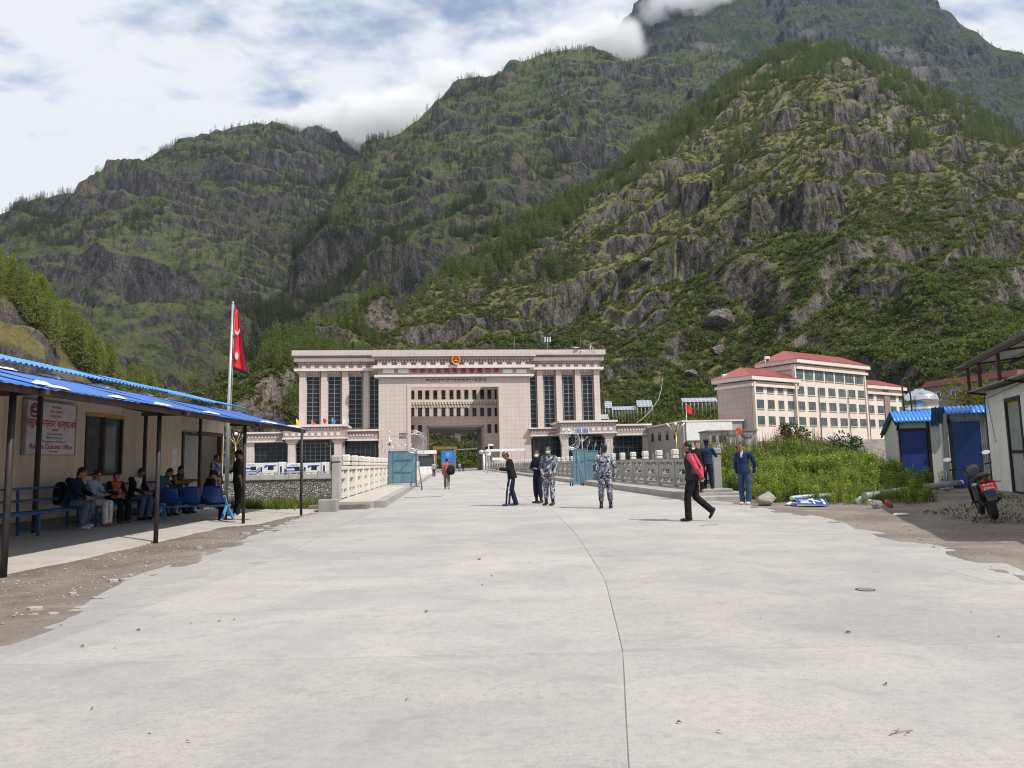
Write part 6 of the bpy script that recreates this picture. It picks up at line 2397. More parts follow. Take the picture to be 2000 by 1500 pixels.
hip(0, e1, 0, DD, zl + .9, 2.1)
hip(e1 + .2, e2 - .2, -.35, DD, zm + .9, 2.3)
hip(e2 + .4, DL, 0, DD, zrr + .6, 1.8)
# windows, floor by floor, each with its bars
def dorm_window(x0, x1, z0, z1, y0):
    fb = MB()
    w_, h_ = x1 - x0, z1 - z0
    f = .07
    fb.box(x0, x0 + f, y0 - .06, y0 + .02, z0, z1).box(x1 - f, x1, y0 - .06, y0 + .02, z0, z1).box(x0 + f, x1 - f, y0 - .06, y0 + .02, z0, z0 + f).box(x0 + f, x1 - f, y0 - .06, y0 + .02, z1 - f, z1)
    for q in (.33, .66):
        fb.box(x0 + w_ * q - .03, x0 + w_ * q + .03, y0 - .055, y0 + .01, z0 + f, z1 - f)
    for q in (.3, .7):
        fb.box(x0 + f, x1 - f, y0 - .05, y0 + .01, z0 + h_ * q - .025, z0 + h_ * q + .025)
    wo = fb.build('window', 'mullion_dark', D)
    MB().box(x0 + f, x1 - f, y0 - .03, y0 - .022, z0 + f, z1 - f).build('pane', 'glass_teal', wo)
    MB().box(x0 - .12, x1 + .12, y0 - .16, y0 + .01, z0 - .12, z0 - .003).build('sill', 'dorm_trim', wo)


cols = [(1477.5, 1494), (1499, 1514.5), (1520, 1533), (1538.5, 1554.5), (1558, 1574), (1578.5, 1595), (1599, 1615), (1619, 1635), (1638.5, 1655), (1657, 1674), (1677, 1691),
        (1695, 1708.5), (1713, 1727), (1738.5, 1752), (1756, 1768)]
rowsz = [(dl(1486, 766.5)[1], dl(1486, 749.5)[1]), (dl(1486, 798)[1], dl(1486, 780.5)[1]), (dl(1486, 829.5)[1], dl(1486, 812.5)[1])]
for z0, z1 in rowsz:
    for a, b in cols:
        yo = -.35 if 1556 < (a + b) / 2 < 1691 else 0.0
        xa, xb = dl(a, 800, yo)[0], dl(b, 800, yo)[0]
        dorm_window(xa + (xb - xa) * .09, xb - (xb - xa) * .09, z0, z1, yo)
zt0, zt1 = dl(1563, 741, -.35)[1], dl(1563, 717, -.35)[1]
for a, b in ((1556, 1572.5), (1576, 1592), (1596, 1612.5), (1616, 1632), (1635.5, 1652), (1655, 1671), (1674, 1689)):
    xa, xb = dl(a, 800, -.35)[0], dl(b, 800, -.35)[0]
    dorm_window(xa, xb, zt0, zt1, -.35)
# pilasters and downpipes
for px in (1475, 1556, 1692):
    x = dl(px, 800, -.35)[0]
    MB().box(x - .2, x + .2, -.6, .05, -.3, zm - .2 if px != 1475 else zl - .2).build('pilaster', 'dorm_trim', D)
for px in (1557.5, 1600, 1657, 1695):
    x = dl(px, 800, -.35)[0]
    MB().tube([(x, -.55, -.3), (x, -.55, zl - .5)], .08, 6).build('downpipe', 'dorm_brown', D)
x0, x1 = dl(1727, 800)[0], dl(1737, 800)[0]
MB().box(x0, x1, -.25, .02, -.3, zrr + .4).build('stair_shaft', 'dorm_brown', D)
# ground floor openings, red awning
for a, b, mt in ((1482, 1487, 'room_dark'), (1587, 1602, 'glass_teal'), (1513, 1518, 'glass_dark')):
    xa, xb = dl(a, 860, -.6)[0], dl(b, 860, -.6)[0]
    MB().box(xa, xb, -.66, -.61, -2.8, -.9).build('ground_opening', mt, D)
mat('awning_red', (0.50, 0.03, 0.05), rough=0.6)
xa, xb = dl(1526, 830, -1.5)[0], dl(1545, 830, -1.5)[0]
za = dl(1535, 838, -1.5)[1]
MB().ell(((xa + xb) / 2, -1.4, za - .5), ((xb - xa) / 2, .8, .75), 14, 8).build('awning', 'awning_red', D)
for px, z_ in ((1416.5, zl + 1.2), (1500, zm + 1.2)):
    pass

# white tanks on the roof edges
for px, py, Y, lab in ((1415, 735, 133, 'small white tank frame behind the lower red roof'), (1498, 700, 140, 'small white tank frame behind the upper red roof')):
    p = at(px, py, Y)
    t = thing('roof_tank', lab, 'tank', (p.x, Y, p.z - .7))
    MB().bevbox(-.45, .45, -.4, .4, .5, 1.1, .05).build('tank', 'plastic_white', t)
    for sx in (-.38, .38):
        MB().box(sx - .06, sx + .06, -.3, .3, -.6, .5).build('leg', 'plastic_white', t)

# grey building with a maroon roof, far right
mat('grey_render', (0.20, 0.205, 0.20), rough=0.8, c2=(0.17, 0.175, 0.17), scale=.4, grime=0.25)
mat('roof_maroon', (0.13, 0.03, 0.035), rough=0.7, grime=0.2)
A2, B2 = at(1812, 800, 128), at(1990, 790, 112)
t = thing('grey_apartment_block', 'grey rendered block with a maroon roof behind the sheds', 'building', (A2.x, A2.y, 4.0), math.atan2(B2.y - A2.y, B2.x - A2.x))
L2 = (B2 - A2).length
H2 = at(1812, 757, 128).z - 4.0
MB().box(0, L2, 0, 12, -4, H2).build('wall', 'grey_render', t)
MB().loft([[(-.6, -.6, H2), (L2 + .6, -.6, H2), (L2 + .6, 12.6, H2), (-.6, 12.6, H2)], [(-.3, .4, H2 + 1.1), (L2, .4, H2 + 1.1), (L2, 12, H2 + 1.1), (-.3, 12, H2 + 1.1)]]).build('roof', 'roof_maroon', t)
for r_ in range(3):
    for c in range(4):
        x0 = 1.4 + c * 3.7
        z0 = H2 - 2.6 - r_ * 3.2
        wo = MB()
        wo.box(x0, x0 + .08, -.08, .02, z0, z0 + 1.6).box(x0 + 1.5, x0 + 1.58, -.08, .02, z0, z0 + 1.6).box(x0 + .08, x0 + 1.5, -.08, .02, z0 + 1.52, z0 + 1.6).box(x0 + .08, x0 + 1.5, -.08, .02, z0, z0 + .08).box(x0 + .75, x0 + .83, -.07, .02, z0 + .08, z0 + 1.52)
        wo = wo.build('window', 'plastic_white', t)
        MB().box(x0 + .08, x0 + 1.5, -.03, -.02, z0 + .08, z0 + 1.52).build('pane', 'glass_teal', wo)
MB().tube([(6.5, -.1, -2), (6.5, -.1, H2)], .1, 6).build('downpipe', 'galvanised', t)

# low grey building between gate and dormitory
mat('grey_panel', (0.36, 0.33, 0.315), rough=0.6, c2=(0.31, 0.29, 0.28), scale=.5, grime=0.3, streak=True)
A3 = at(1268, 895, 150)
B3 = at(1337, 895, 128)
t = thing('service_building', 'low grey flat roofed building between the gate and the dormitory', 'building', (A3.x, A3.y, 0), math.atan2(B3.y - A3.y, B3.x - A3.x))
L3 = (B3 - A3).length
H3 = at(1337, 821, 128).z
MB().box(0, L3, 0, 11, -.5, H3 - .3).build('wall', 'grey_panel', t)
MB().box(-.3, L3 + .3, -.3, 11.3, H3 - .3, H3).build('roof_slab', 'stone_pale', t)
for c in range(4):
    x0 = L3 * (.1 + .22 * c)
    wo = MB().box(x0, x0 + 1.7, -.04, .02, H3 - 3.2, H3 - 1.5).build('window', 'mullion_dark', t)
    MB().box(x0 + .1, x0 + 1.6, -.05, -.041, H3 - 3.1, H3 - 1.6).build('pane', 'glass_blue', wo)
    MB().box(x0 + .1, x0 + 1.5, -.05, .01, 1.2, 2.7).build('shutter', 'stone_pale', t)
MB().box(L3 + .01, L3 + .25, .5, 9, H3 - 3.6, H3 - .4).build('white_band', 'plastic_white', t)
# small sheds and posts below the dormitory
p = at(1385, 880, 105)
t = thing('utility_hut', 'low grey hut with dark openings below the dormitory', 'hut', (p.x, 105, 0))
q = at(1478, 862, 105)
W_ = q.x - p.x
H_ = at(1385, 843, 105).z
MB().box(0, W_, 0, 5, -.5, H_).build('wall', 'grey_panel', t)
MB().box(-.2, W_ + .2, -.3, 5, H_, H_ + .18).build('roof', 'dorm_brown', t)
for f in (.08, .22, .3):
    MB().box(W_ * f, W_ * f + .5, -.03, .01, H_ - 1.6, H_ - .6).build('opening', 'room_dark', t)
MB().box(0, W_ * .45, -.5, -.3, -.5, H_ - 2.0).build('white_hoarding', 'plastic_white', t)
for px, py, lab in ((1429, 847, 'grey stone gatepost below the dormitory, the one nearer the bridge'), (1459, 850, 'grey stone gatepost below the dormitory, the one nearer the sheds')):
    p = at(px, py, 75)
    t = thing('stone_gatepost', lab, 'gatepost', (p.x, 75, -1.0))
    MB().bevbox(-.38, .38, -.38, .38, 0, p.z + .8, .05).build('shaft', 'rail_grey', t)
    MB().bevbox(-.5, .5, -.5, .5, p.z + .8, p.z + 1.2, .08).build('cap', 'concrete_dark', t)
# little red sign
p = at(1443, 843, 104)
t = thing('red_notice_box', 'small bright red box hanging below the dormitory', 'sign', (p.x, 104, p.z))
MB().bevbox(-.4, .4, -.08, .08, -.5, .5, .03).build('box', 'flag_red', t)
MB().tube([(0, 0, .5), (0, 0, 1.0)], .03, 5).build('hanger', 'steel', t)


# solar arrays on the hillside
def solar_array(px0, py0, px1, py1, Y, cols, rows, label, tilt=.6, rz=0.0):
    a, b = at(px0, py0, Y), at(px1, py1, Y)
    W_ = abs(b.x - a.x)
    H_ = abs(a.z - b.z) / math.sin(tilt)
    t = thing('solar_array', label, 'solar panels', ((a.x + b.x) / 2, Y, min(a.z, b.z)), rz, 'solar arrays on the hillside')
    M_ = Matrix.Rotation(tilt, 4, 'X')
    pw, ph = W_ / cols, H_ / rows
    pm = MB().box(-pw / 2 + .03, pw / 2 - .03, .03, ph - .03, 0, .05).mesh('module', 'white_metal')
    cmsh = MB().box(-pw / 2 + .12, pw / 2 - .12, .12, ph - .12, .051, .058).mesh('cells', 'solar_grey')
    for c in range(cols):
        for r_ in range(rows):
            o_ = link('module', pm, t, tuple(M_ @ Vector((-W_ / 2 + pw * (c + .5), ph * r_, 0))))
            o_.rotation_euler = (tilt, 0, 0)
            link('cells', cmsh, o_)
    for c in range(cols + 1):
        x = -W_ / 2 + pw * c
        MB().tube([(x, .2, -3.5), (x, .2, .1)], .06, 5).build('leg', 'galvanised', t)
        MB().tube([(x, H_ * .8 * math.cos(tilt), -2.0), (x, H_ * .8 * math.cos(tilt), H_ * .8 * math.sin(tilt))], .06, 5).build('leg', 'galvanised', t)
    return t


mat('solar_grey', (0.20, 0.24, 0.30), rough=0.25, c2=(0.15, 0.18, 0.24), scale=.5, spec=0.6)
solar_array(1182, 783, 1196, 797, 205, 2, 3, 'tilted solar panel block nearest the gate on the hillside', .9)
solar_array(1197, 793, 1244, 800, 206, 8, 2, 'long low strip of solar panels right of the gate', .4)
solar_array(1245, 781, 1275, 794, 205, 4, 3, 'square solar panel block in the middle of the hillside', .75)
solar_array(1333, 777, 1402, 784, 195, 9, 2, 'long row of solar panels beside the dormitory', .6)
solar_array(1174, 809, 1189, 818, 200, 3, 3, 'small low solar panel block at the corner of the gate', .7)
mat('pvc_pale', (0.45, 0.45, 0.42), rough=0.6)
# pale hose running down the slope
p = [at(px, py, Y) for px, py, Y in ((1294, 738, 238), (1292, 760, 225), (1286, 780, 214), (1270, 803, 200), (1255, 818, 190), (1243, 826, 182))]
tag(MB().tube(p, .07, 6).build('hose', 'pvc_pale'), 'pale hose hanging down the hillside to the service building', 'hose')
# ------------------------------------------------------------------ people
def mat_cloth(name, c, c2=None, scale=5.0, rough=0.85):
    return mat(name, c, rough=rough, c2=c2 or tuple(v * .7 for v in c), scale=scale, bump=0.5, bscale=9, bdist=0.03, grime=0.15, spec=0.2)


def mat_camo(name, cols, scale=9.0):
    m, nt, b = _mk(name)
    tc = N(nt, 'ShaderNodeTexCoord').outputs['Object']
    col = mixc(nt, ramp(nt, noise_node(nt, tc, scale, 2, 0.5, 0.8), 0.49, 0.51), cols[0], cols[1])
    mp = N(nt, 'ShaderNodeMapping')
    mp.inputs['Location'].default_value = (5.2, 1.3, 7.7)
    nt.links.new(tc, mp.inputs[0])
    col = mixc(nt, ramp(nt, noise_node(nt, mp.outputs[0], scale * 1.2, 2, 0.5, 0.8), 0.55, 0.57), col, cols[2])
    mp2 = N(nt, 'ShaderNodeMapping')
    mp2.inputs['Location'].default_value = (-3.2, 9.3, 2.7)
    nt.links.new(tc, mp2.inputs[0])
    col = mixc(nt, ramp(nt, noise_node(nt, mp2.outputs[0], scale * 1.3, 2, 0.5, 0.8), 0.58, 0.60), col, cols[3])
    nt.links.new(col, b.inputs['Base Color'])
    b.inputs['Roughness'].default_value = 0.9
    b.inputs['Specular IOR Level'].default_value = 0.15
    add_bump(nt, b, noise_node(nt, tc, 9, 3), 0.5, 0.03)
    return m


mat('skin', (0.30, 0.155, 0.095), rough=0.55, c2=(0.26, 0.13, 0.08), scale=12, grime=0.05)
mat('skin_light', (0.40, 0.225, 0.15), rough=0.55, c2=(0.36, 0.20, 0.13), scale=12, grime=0.05)
mat('hair_black', (0.010, 0.009, 0.009), rough=0.5, bump=0.4, bscale=60)
mat('eye_dark', (0.012, 0.010, 0.010), rough=0.3)
mat('lip', (0.22, 0.085, 0.07), rough=0.5)
mat_camo('camo_blue', [(0.20, 0.21, 0.255), (0.075, 0.078, 0.105), (0.42, 0.42, 0.46), (0.022, 0.022, 0.034)])
mat_camo('camo_dark', [(0.05, 0.06, 0.105), (0.022, 0.026, 0.048), (0.12, 0.125, 0.18), (0.012, 0.012, 0.02)])
mat_camo('camo_cap', [(0.25, 0.21, 0.15), (0.08, 0.075, 0.05), (0.45, 0.40, 0.32), (0.02, 0.02, 0.015)], 22)
for nm, c in {'cloth_black': (0.012, 0.012, 0.014), 'cloth_charcoal': (0.030, 0.030, 0.034), 'cloth_navy': (0.012, 0.018, 0.042), 'cloth_blue': (0.014, 0.035, 0.095), 'cloth_pink': (0.62, 0.065, 0.13), 'cloth_red': (0.42, 0.055, 0.06),
              'cloth_coral': (0.46, 0.11, 0.12), 'cloth_jeans': (0.045, 0.075, 0.15), 'cloth_khaki': (0.20, 0.165, 0.13), 'cloth_white': (0.60, 0.60, 0.58), 'cloth_sky': (0.32, 0.40, 0.52), 'cloth_teal': (0.06, 0.12, 0.15),
              'cloth_orange': (0.40, 0.09, 0.04), 'cloth_slate': (0.10, 0.13, 0.19), 'cloth_greyshirt': (0.30, 0.33, 0.38)}.items():
    mat_cloth(nm, c)
mat('shoe_black', (0.012, 0.012, 0.012), rough=0.4, grime=0.3)
mat('shoe_blue', (0.02, 0.055, 0.13), rough=0.5, grime=0.2)
mat('shoe_white', (0.55, 0.54, 0.52), rough=0.5, grime=0.3)
mat('sandal', (0.22, 0.09, 0.06), rough=0.6, grime=0.3)
mat('mask_blue', (0.25, 0.52, 0.60), rough=0.8, grime=0.05)
mat('mask_white', (0.70, 0.71, 0.72), rough=0.8, grime=0.05)

STAND = dict(pelvis=(0, 0, .96), chest=(0, .0, 1.28), neck=(0, -.01, 1.475), head=(0, .015, 1.60),
             sh_r=(.185, -.01, 1.41), el_r=(.235, -.03, 1.13), wr_r=(.235, .05, .88), sh_l=(-.185, -.01, 1.41), el_l=(-.235, -.03, 1.13), wr_l=(-.235, .05, .88),
             hip_r=(.09, 0, .93), kn_r=(.105, .02, .50), an_r=(.11, -.02, .09), hip_l=(-.09, 0, .93), kn_l=(-.105, .02, .50), an_l=(-.11, -.02, .09))
SIT = dict(pelvis=(0, -.02, .60), chest=(0, .06, .92), neck=(0, .12, 1.10), head=(0, .17, 1.22),
           sh_r=(.18, .09, 1.05), el_r=(.22, .22, .80), wr_r=(.10, .38, .72), sh_l=(-.18, .09, 1.05), el_l=(-.22, .22, .80), wr_l=(-.10, .38, .72),
           hip_r=(.09, .02, .57), kn_r=(.12, .44, .55), an_r=(.12, .42, .09), hip_l=(-.09, .02, .57), kn_l=(-.12, .44, .55), an_l=(-.12, .42, .09))


def _seg_d(P, a, b, ra, rb):
    ab = b - a
    t = np.clip(((P - a) @ ab) / max(ab @ ab, 1e-9), 0, 1)
    return np.linalg.norm(P - (a + t[:, None] * ab), axis=1) - (ra + (rb - ra) * t)


def person(label, loc, face, pose, wear, h=1.70, base=STAND, look=(0, 0), skin='skin', vox=0.0105, toes=None, cap=None, mask=None, hand='relaxed', build=1.0, hem=-.10, hair=True, nm='person', loose=1.0):
    """one body as one continuous skin. face: direction faced on the ground; pose: joints in metres of a 1.72 m figure"""
    J = dict(base)
    J.update(pose)
    J = {k: Vector(v) for k, v in J.items()}
    caps = []          # (p0, r0, p1, r1, tag)
    mb = MB()

    def capsule(a, ra, b, rb, tg, n=10):
        a, b = Vector(a), Vector(b)
        caps.append((np.array(a), ra, np.array(b), rb, tg))
        d = b - a
        L = max(d.length, 1e-4)
        d = d / L
        pts, rs = [], []
        for f in (-1, -.7, -.3):
            pts.append(a + d * ra * f)
            rs.append(ra * math.sqrt(max(1 - f * f, .01)))
        pts.append(a); rs.append(ra)
        pts.append(b); rs.append(rb)
        for f in (.3, .7, 1):
            pts.append(b + d * rb * f)
            rs.append(rb * math.sqrt(max(1 - f * f, .01)))
        mb.tube(pts, rs, n)
    # frames
    pel, che, nek, hed = J['pelvis'], J['chest'], J['neck'], J['head']
    right = (J['hip_r'] - J['hip_l']).normalized()
    rsh = (J['sh_r'] - J['sh_l']).normalized()
    up1 = (che - pel).normalized()
    up2 = (nek - che).normalized()
    low = pel - up1 * .10
    spine = [(low, .150, .112, right, up1), (pel - up1 * .02, .165, .125, right, up1), (pel + up1 * .10, .152, .118, right, up1), (pel.lerp(che, .6), .158, .118, right.lerp(rsh, .5), up1),
             (che, .178, .125, rsh, (up1 + up2).normalized()), (che.lerp(nek, .45), .185, .115, rsh, up2), (che.lerp(nek, .75), .150, .090, rsh, up2), (che.lerp(nek, .95), .075, .065, rsh, up2)]
    rings = []
    for c, rx, ry, rt, u in spine:
        f = u.cross(rt).normalized()
        rt2 = f.cross(u).normalized()
        rings.append([tuple(c + rt2 * rx * build * math.cos(a) + f * ry * build * math.sin(a)) for a in [6.2832 * k / 18 for k in range(18)]])
    mb.loft(rings, smooth=True)
    # neck and head
    hyaw, hpit = look
    fwd = up2.cross(rsh).normalized()
    fwd.z = 0
    fwd.normalize()
    HM = Matrix(((fwd.y, fwd.x, 0), (-fwd.x, fwd.y, 0), (0, 0, 1))).to_3x3()
    HM = HM @ Matrix.Rotation(hyaw, 3, 'Z') @ Matrix.Rotation(hpit, 3, 'X')

    def hp(x, y, z):
        return hed + HM @ Vector((x, y, z))
    capsule(nek - up2 * .05, .062, hp(0, -.015, -.05), .055, 'skin')
    ells = []

    def ell(c, r, tg, n=16, m_=12):
        ells.append((np.array(hp(*c)), np.array(r), tg))
        mb.ell(tuple(hp(*c)), r, n, m_, M=HM)
    ell((0, .005, .03), (.073, .092, .108), 'skin')
    ell((0, .030, -.045), (.056, .062, .068), 'skin')
    ell((0, .098, -.005), (.014, .018, .022), 'skin', 8, 6)
    for s_ in (-1, 1):
        ell((s_ * .074, -.005, .0), (.010, .022, .032), 'skin', 8, 6)
    if hair:
        ell((0, -.010, .060), (.081, .094, .090), 'hair')
        ell((0, -.045, -.005), (.068, .055, .07), 'hair')
    # arms
    slv = wear.get('sleeve', 1.0)
    for s_ in ('r', 'l'):
        sh, el, wr = J['sh_' + s_], J['el_' + s_], J['wr_' + s_]
        capsule(che.lerp(nek, .55) + (sh - che.lerp(nek, .55)) * .5, .075 * build, sh, .068 * build, 'arm')
        capsule(sh, .066 * build * loose, el, .052 * loose, 'arm' if slv > .3 else 'skin')
        if slv >= .9:
            capsule(el, .052 * loose, wr, .041 * loose, 'arm')
        else:
            capsule(el, .044, wr, .030, 'skin')
        d = (wr - el).normalized()
        # hand: palm, four fingers, thumb
        inward = (Vector((0, 0, 1)).cross(d))
        side = -1 if s_ == 'r' else 1
        pn = d.cross(Vector((0, 1, 0)))                      # palm's flat normal
        if pn.length < .3:
            pn = d.cross(Vector((1, 0, 0)))
        pn.normalize()
        wd = pn.cross(d).normalized()
        hd_ = d
        p0 = wr + d * .015
        p1 = wr + d * .085
        for f in (-.025, 0, .025):
            capsule(p0 + wd * f * .7, .019, p1 + wd * f, .017, 'skin', 8)
        curl = .7 if hand != 'fist' else 1.5
        cd = pn * (1 if (s_ == 'r') == (pn.x < 0) else -1)
        for q, (f, L) in enumerate(((-.033, .062), (-.011, .074), (.011, .070), (.033, .055))):
            b0 = p1 + wd * f
            k1 = b0 + (d * math.cos(curl * .4) + cd * math.sin(curl * .4)) * L * .55
            k2 = k1 + (d * math.cos(curl) + cd * math.sin(curl)) * L * .6
            capsule(b0, .0105, k1, .0098, 'skin', 6)
            capsule(k1, .0098, k2, .0085, 'skin', 6)
        th0 = p0 + wd * .030 + d * .015
        th1 = th0 + (wd * .7 + d * .7 + cd * .3).normalized() * .045
        capsule(th0, .0135, th1, .0115, 'skin', 6)
        capsule(th1, .0115, th1 + (d * .9 + cd * .3).normalized() * .032, .0095, 'skin', 6)
    # legs and feet
    boot = wear.get('boot', False)
    for s_ in ('r', 'l'):
        hi, kn, an = J['hip_' + s_], J['kn_' + s_], J['an_' + s_]
        capsule(hi, .098 * build, hi.lerp(kn, .5), .090 * build * loose, 'leg')
        capsule(hi.lerp(kn, .5), .090 * build * loose, kn, .072 * loose, 'leg')
        lk = kn.lerp(an, .62 if boot else .97)
        capsule(kn, .072 * loose, kn.lerp(an, .35), .073 * loose, 'leg')
        capsule(kn.lerp(an, .35), .073 * loose, lk, (.064 if boot else .070) * loose, 'leg')
        if boot:
            capsule(lk, .056, an, .048, 'shoe')
        tdir = Vector((0, 1, 0)) if not toes or s_ not in toes else Vector(toes[s_])
        tdir.normalize()
        dn = Vector((0, 0, -1)) - tdir * tdir.dot(Vector((0, 0, -1)))
        dn = dn.normalized() if dn.length > .01 else Vector((0, 0, -1))
        sd = tdir.cross(dn).normalized()
        capsule(an + dn * .03 - tdir * .045, .045, an + dn * .045 + tdir * .05, .042, 'shoe')
        for f in (-.022, .022):
            capsule(an + dn * .048 + tdir * .04 + sd * f, .036, an + dn * .056 + tdir * .155 + sd * f, .030, 'shoe')
        capsule(an + Vector((0, 0, .02)), .045, an + dn * .03, .045, 'shoe')
    # jacket skirt
    if wear.get('coat'):
        cl = wear['coat']
        fw = up1.cross(right).normalized()
        rg = []
        for f, rx, ry in ((.14, .165, .128), (.0, .182, .142), (-cl * .5, .19, .150), (-cl, .192, .152)):
            c = pel + up1 * f
            rg.append([tuple(c + right * rx * build * math.cos(a) + fw * ry * build * math.sin(a)) for a in [6.2832 * k / 18 for k in range(18)]])
        mb.loft(rg)
    sc = h / 1.72
    me0 = mb.mesh('body', 'skin')
    o = bpy.data.objects.new('tmp', me0)
    COL.objects.link(o)
    md = o.modifiers.new('r', 'REMESH')
    md.mode = 'VOXEL'
    md.voxel_size = vox
    md.use_smooth_shade = True
    ms = o.modifiers.new('s', 'SMOOTH')
    ms.factor = .5
    ms.iterations = 2
    dg = bpy.context.evaluated_depsgraph_get()
    me = bpy.data.meshes.new_from_object(o.evaluated_get(dg))
    bpy.data.objects.remove(o)
    bpy.data.meshes.remove(me0)
    me.name = 'body'
    # which garment covers each face
    nf = len(me.polygons)
    cen = np.zeros(nf * 3)
    me.polygons.foreach_get('center', cen)
    cen = cen.reshape(-1, 3)
    best = np.full(nf, 1e9)
    tags = np.zeros(nf, dtype=int)
    names = ['top', 'arm', 'leg', 'skin', 'shoe', 'hair', 'eye', 'lip', 'inner', 'stripe']
    fw = np.array(up1.cross(right).normalized())
    # torso
    dtor = np.full(nf, 1e9)
    trel = np.zeros(nf)
    pts_s = [np.array(low), np.array(pel), np.array(che), np.array(che.lerp(nek, .8))]
    for a, b in zip(pts_s[:-1], pts_s[1:]):
        ab = b - a
        t = np.clip(((cen - a) @ ab) / (ab @ ab), 0, 1)
        q = cen - (a + t[:, None] * ab)
        rt, uu = np.array(rsh), ab / np.linalg.norm(ab)
        ff = np.cross(uu, rt)
        e = np.sqrt((q @ rt / (.175 * build)) ** 2 + (q @ ff / (.125 * build)) ** 2 + (q @ uu / .1) ** 2)
        dd = (e - 1) * .125
        dtor = np.minimum(dtor, dd)
    upn = np.array(up1)
    hgt = (cen - np.array(pel)) @ upn
    is_top = hgt > (hem if not wear.get('coat') else -wear['coat'] - .005)
    upd = dtor < best
    best = np.where(upd, dtor, best)
    tags = np.where(upd, np.where(is_top, 0, 2), tags)
    for a, ra, b, rb, tg in caps:
        d_ = _seg_d(cen, a, b, ra, rb)
        upd = d_ < best
        best = np.where(upd, d_, best)
        tags = np.where(upd, names.index(tg), tags)
    for c, r_, tg in ells:
        L_ = (cen - c) @ np.array(HM)
        d_ = (np.sqrt(((L_ / r_) ** 2).sum(1)) - 1) * min(r_)
        upd = d_ < best
        best = np.where(upd, d_, best)
        tags = np.where(upd, names.index(tg), tags)
    # coat skirt covers hips
    if wear.get('coat'):
        rad = np.sqrt(((cen - np.array(pel)) @ np.array(right) / .2) ** 2 + ((cen - np.array(pel)) @ fw / .16) ** 2)
        sk = (hgt > -wear['coat'] - .004) & (hgt < .1) & (rad > .86) & (rad < 1.3) & ((tags == 2) | (tags == 0))
        tags = np.where(sk, 0, tags)
        tags = np.where((tags == 0) & (hgt < -wear['coat'] - .004), 2, tags)
    else:
        tags = np.where((tags == 2) & (hgt > hem) & (hgt < .2) & (dtor < .02), 0, tags)
    # face
    hc = (cen - np.array(hed)) @ np.array(HM)
    for s_ in (-1, 1):
        ed = np.sqrt(((hc[:, 0] - s_ * .032) / .015) ** 2 + ((hc[:, 2] - .022) / .009) ** 2)
        tags = np.where((ed < 1) & (hc[:, 1] > .05) & (tags == 3), 6, tags)
        bd = np.sqrt(((hc[:, 0] - s_ * .034) / .024) ** 2 + ((hc[:, 2] - .044) / .006) ** 2)
        tags = np.where((bd < 1) & (hc[:, 1] > .05) & (tags == 3), 5, tags)
    ld = np.sqrt((hc[:, 0] / .024) ** 2 + ((hc[:, 2] + .052) / .008) ** 2)
    tags = np.where((ld < 1) & (hc[:, 1] > .05) & (tags == 3), 7, tags)
    # open collar or shirt front
    if wear.get('inner'):
        rel = cen - np.array(che)
        fx = rel @ np.array(rsh)
        fy = rel @ np.array(fwd)
        fz = rel[:, 2]
        w_ = wear.get('inner_w', .05)
        tags = np.where((tags == 0) & (fy > .03) & (np.abs(fx) < w_ * (1 + 1.2 * np.clip(fz / .2, 0, 1))) & (hgt > (hem + .02 if not wear.get('collar') else .36)), 8, tags)
    if wear.get('stripe'):
        rx = (cen - np.array(pel)) @ np.array(right)
        for s_, hk in (('r', 1), ('l', -1)):
            hi, kn, an = (np.array(J[k_ + s_]) for k_ in ('hip_', 'kn_', 'an_'))
            for a, b in ((hi, kn), (kn, an)):
                ab = b - a
                t = np.clip(((cen - a) @ ab) / (ab @ ab), 0, 1)
                q = cen - (a + t[:, None] * ab)
                lat = q @ np.array(right) * hk
                fr_ = q @ fw
                tags = np.where((tags == 2) & (lat > .03) & (np.abs(fr_) < .014) & (np.linalg.norm(q, axis=1) < .12), 9, tags)
    slots = [wear['top'], wear.get('arm', wear['top']), wear['leg'], skin, wear.get('shoe', 'shoe_black'), 'hair_black', 'eye_dark', 'lip', wear.get('inner', wear['top']), wear.get('stripe', wear['leg'])]
    me.materials.clear()
    for s_ in slots:
        me.materials.append(MATS[s_])
    me.polygons.foreach_set('material_index', tags.astype(np.int32))
    me.polygons.foreach_set('use_smooth', [True] * nf)
    me.update()
    fx, fy = face
    rz = math.atan2(-fx, fy)
    t = thing(nm, label, 'person', loc, rz)
    t.scale = (sc, sc, sc)
    link('body', me, t)
    HM4 = Matrix.Translation(hed) @ HM.to_4x4()
    if cap:
        mb = MB()
        n = 20
        if cap[0] == 'ball':
            rg = [[(rx * math.cos(a), -.008 + ry * math.sin(a), z) for a in [6.2832 * k / n for k in range(n)]] for z, rx, ry in ((.055, .087, .106), (.09, .086, .104), (.125, .072, .088), (.148, .045, .055), (.155, .012, .015))]
        else:
            rg = [[(rx * math.cos(a), -.008 + ry * math.sin(a), z) for a in [6.2832 * k / n for k in range(n)]] for z, rx, ry in ((.05, .086, .105), (.10, .088, .107), (.15, .090, .108), (.155, .08, .1))]
        mb.loft([[tuple(HM4 @ Vector(p)) for p in r_] for r_ in rg], smooth=True)
        co = mb.build('cap', cap[1], t)
        vz = MB()
        vz.loft([[tuple(HM4 @ Vector((.075 * f, y0 + (1 - f * f) * .045, z0))) for f in (-1, -.6, -.2, .2, .6, 1)] for y0, z0 in ((.055, .058), (.12, .042))], closed=False, caps=False, smooth=True)
        solid(vz.build('visor', cap[1], co), .006)
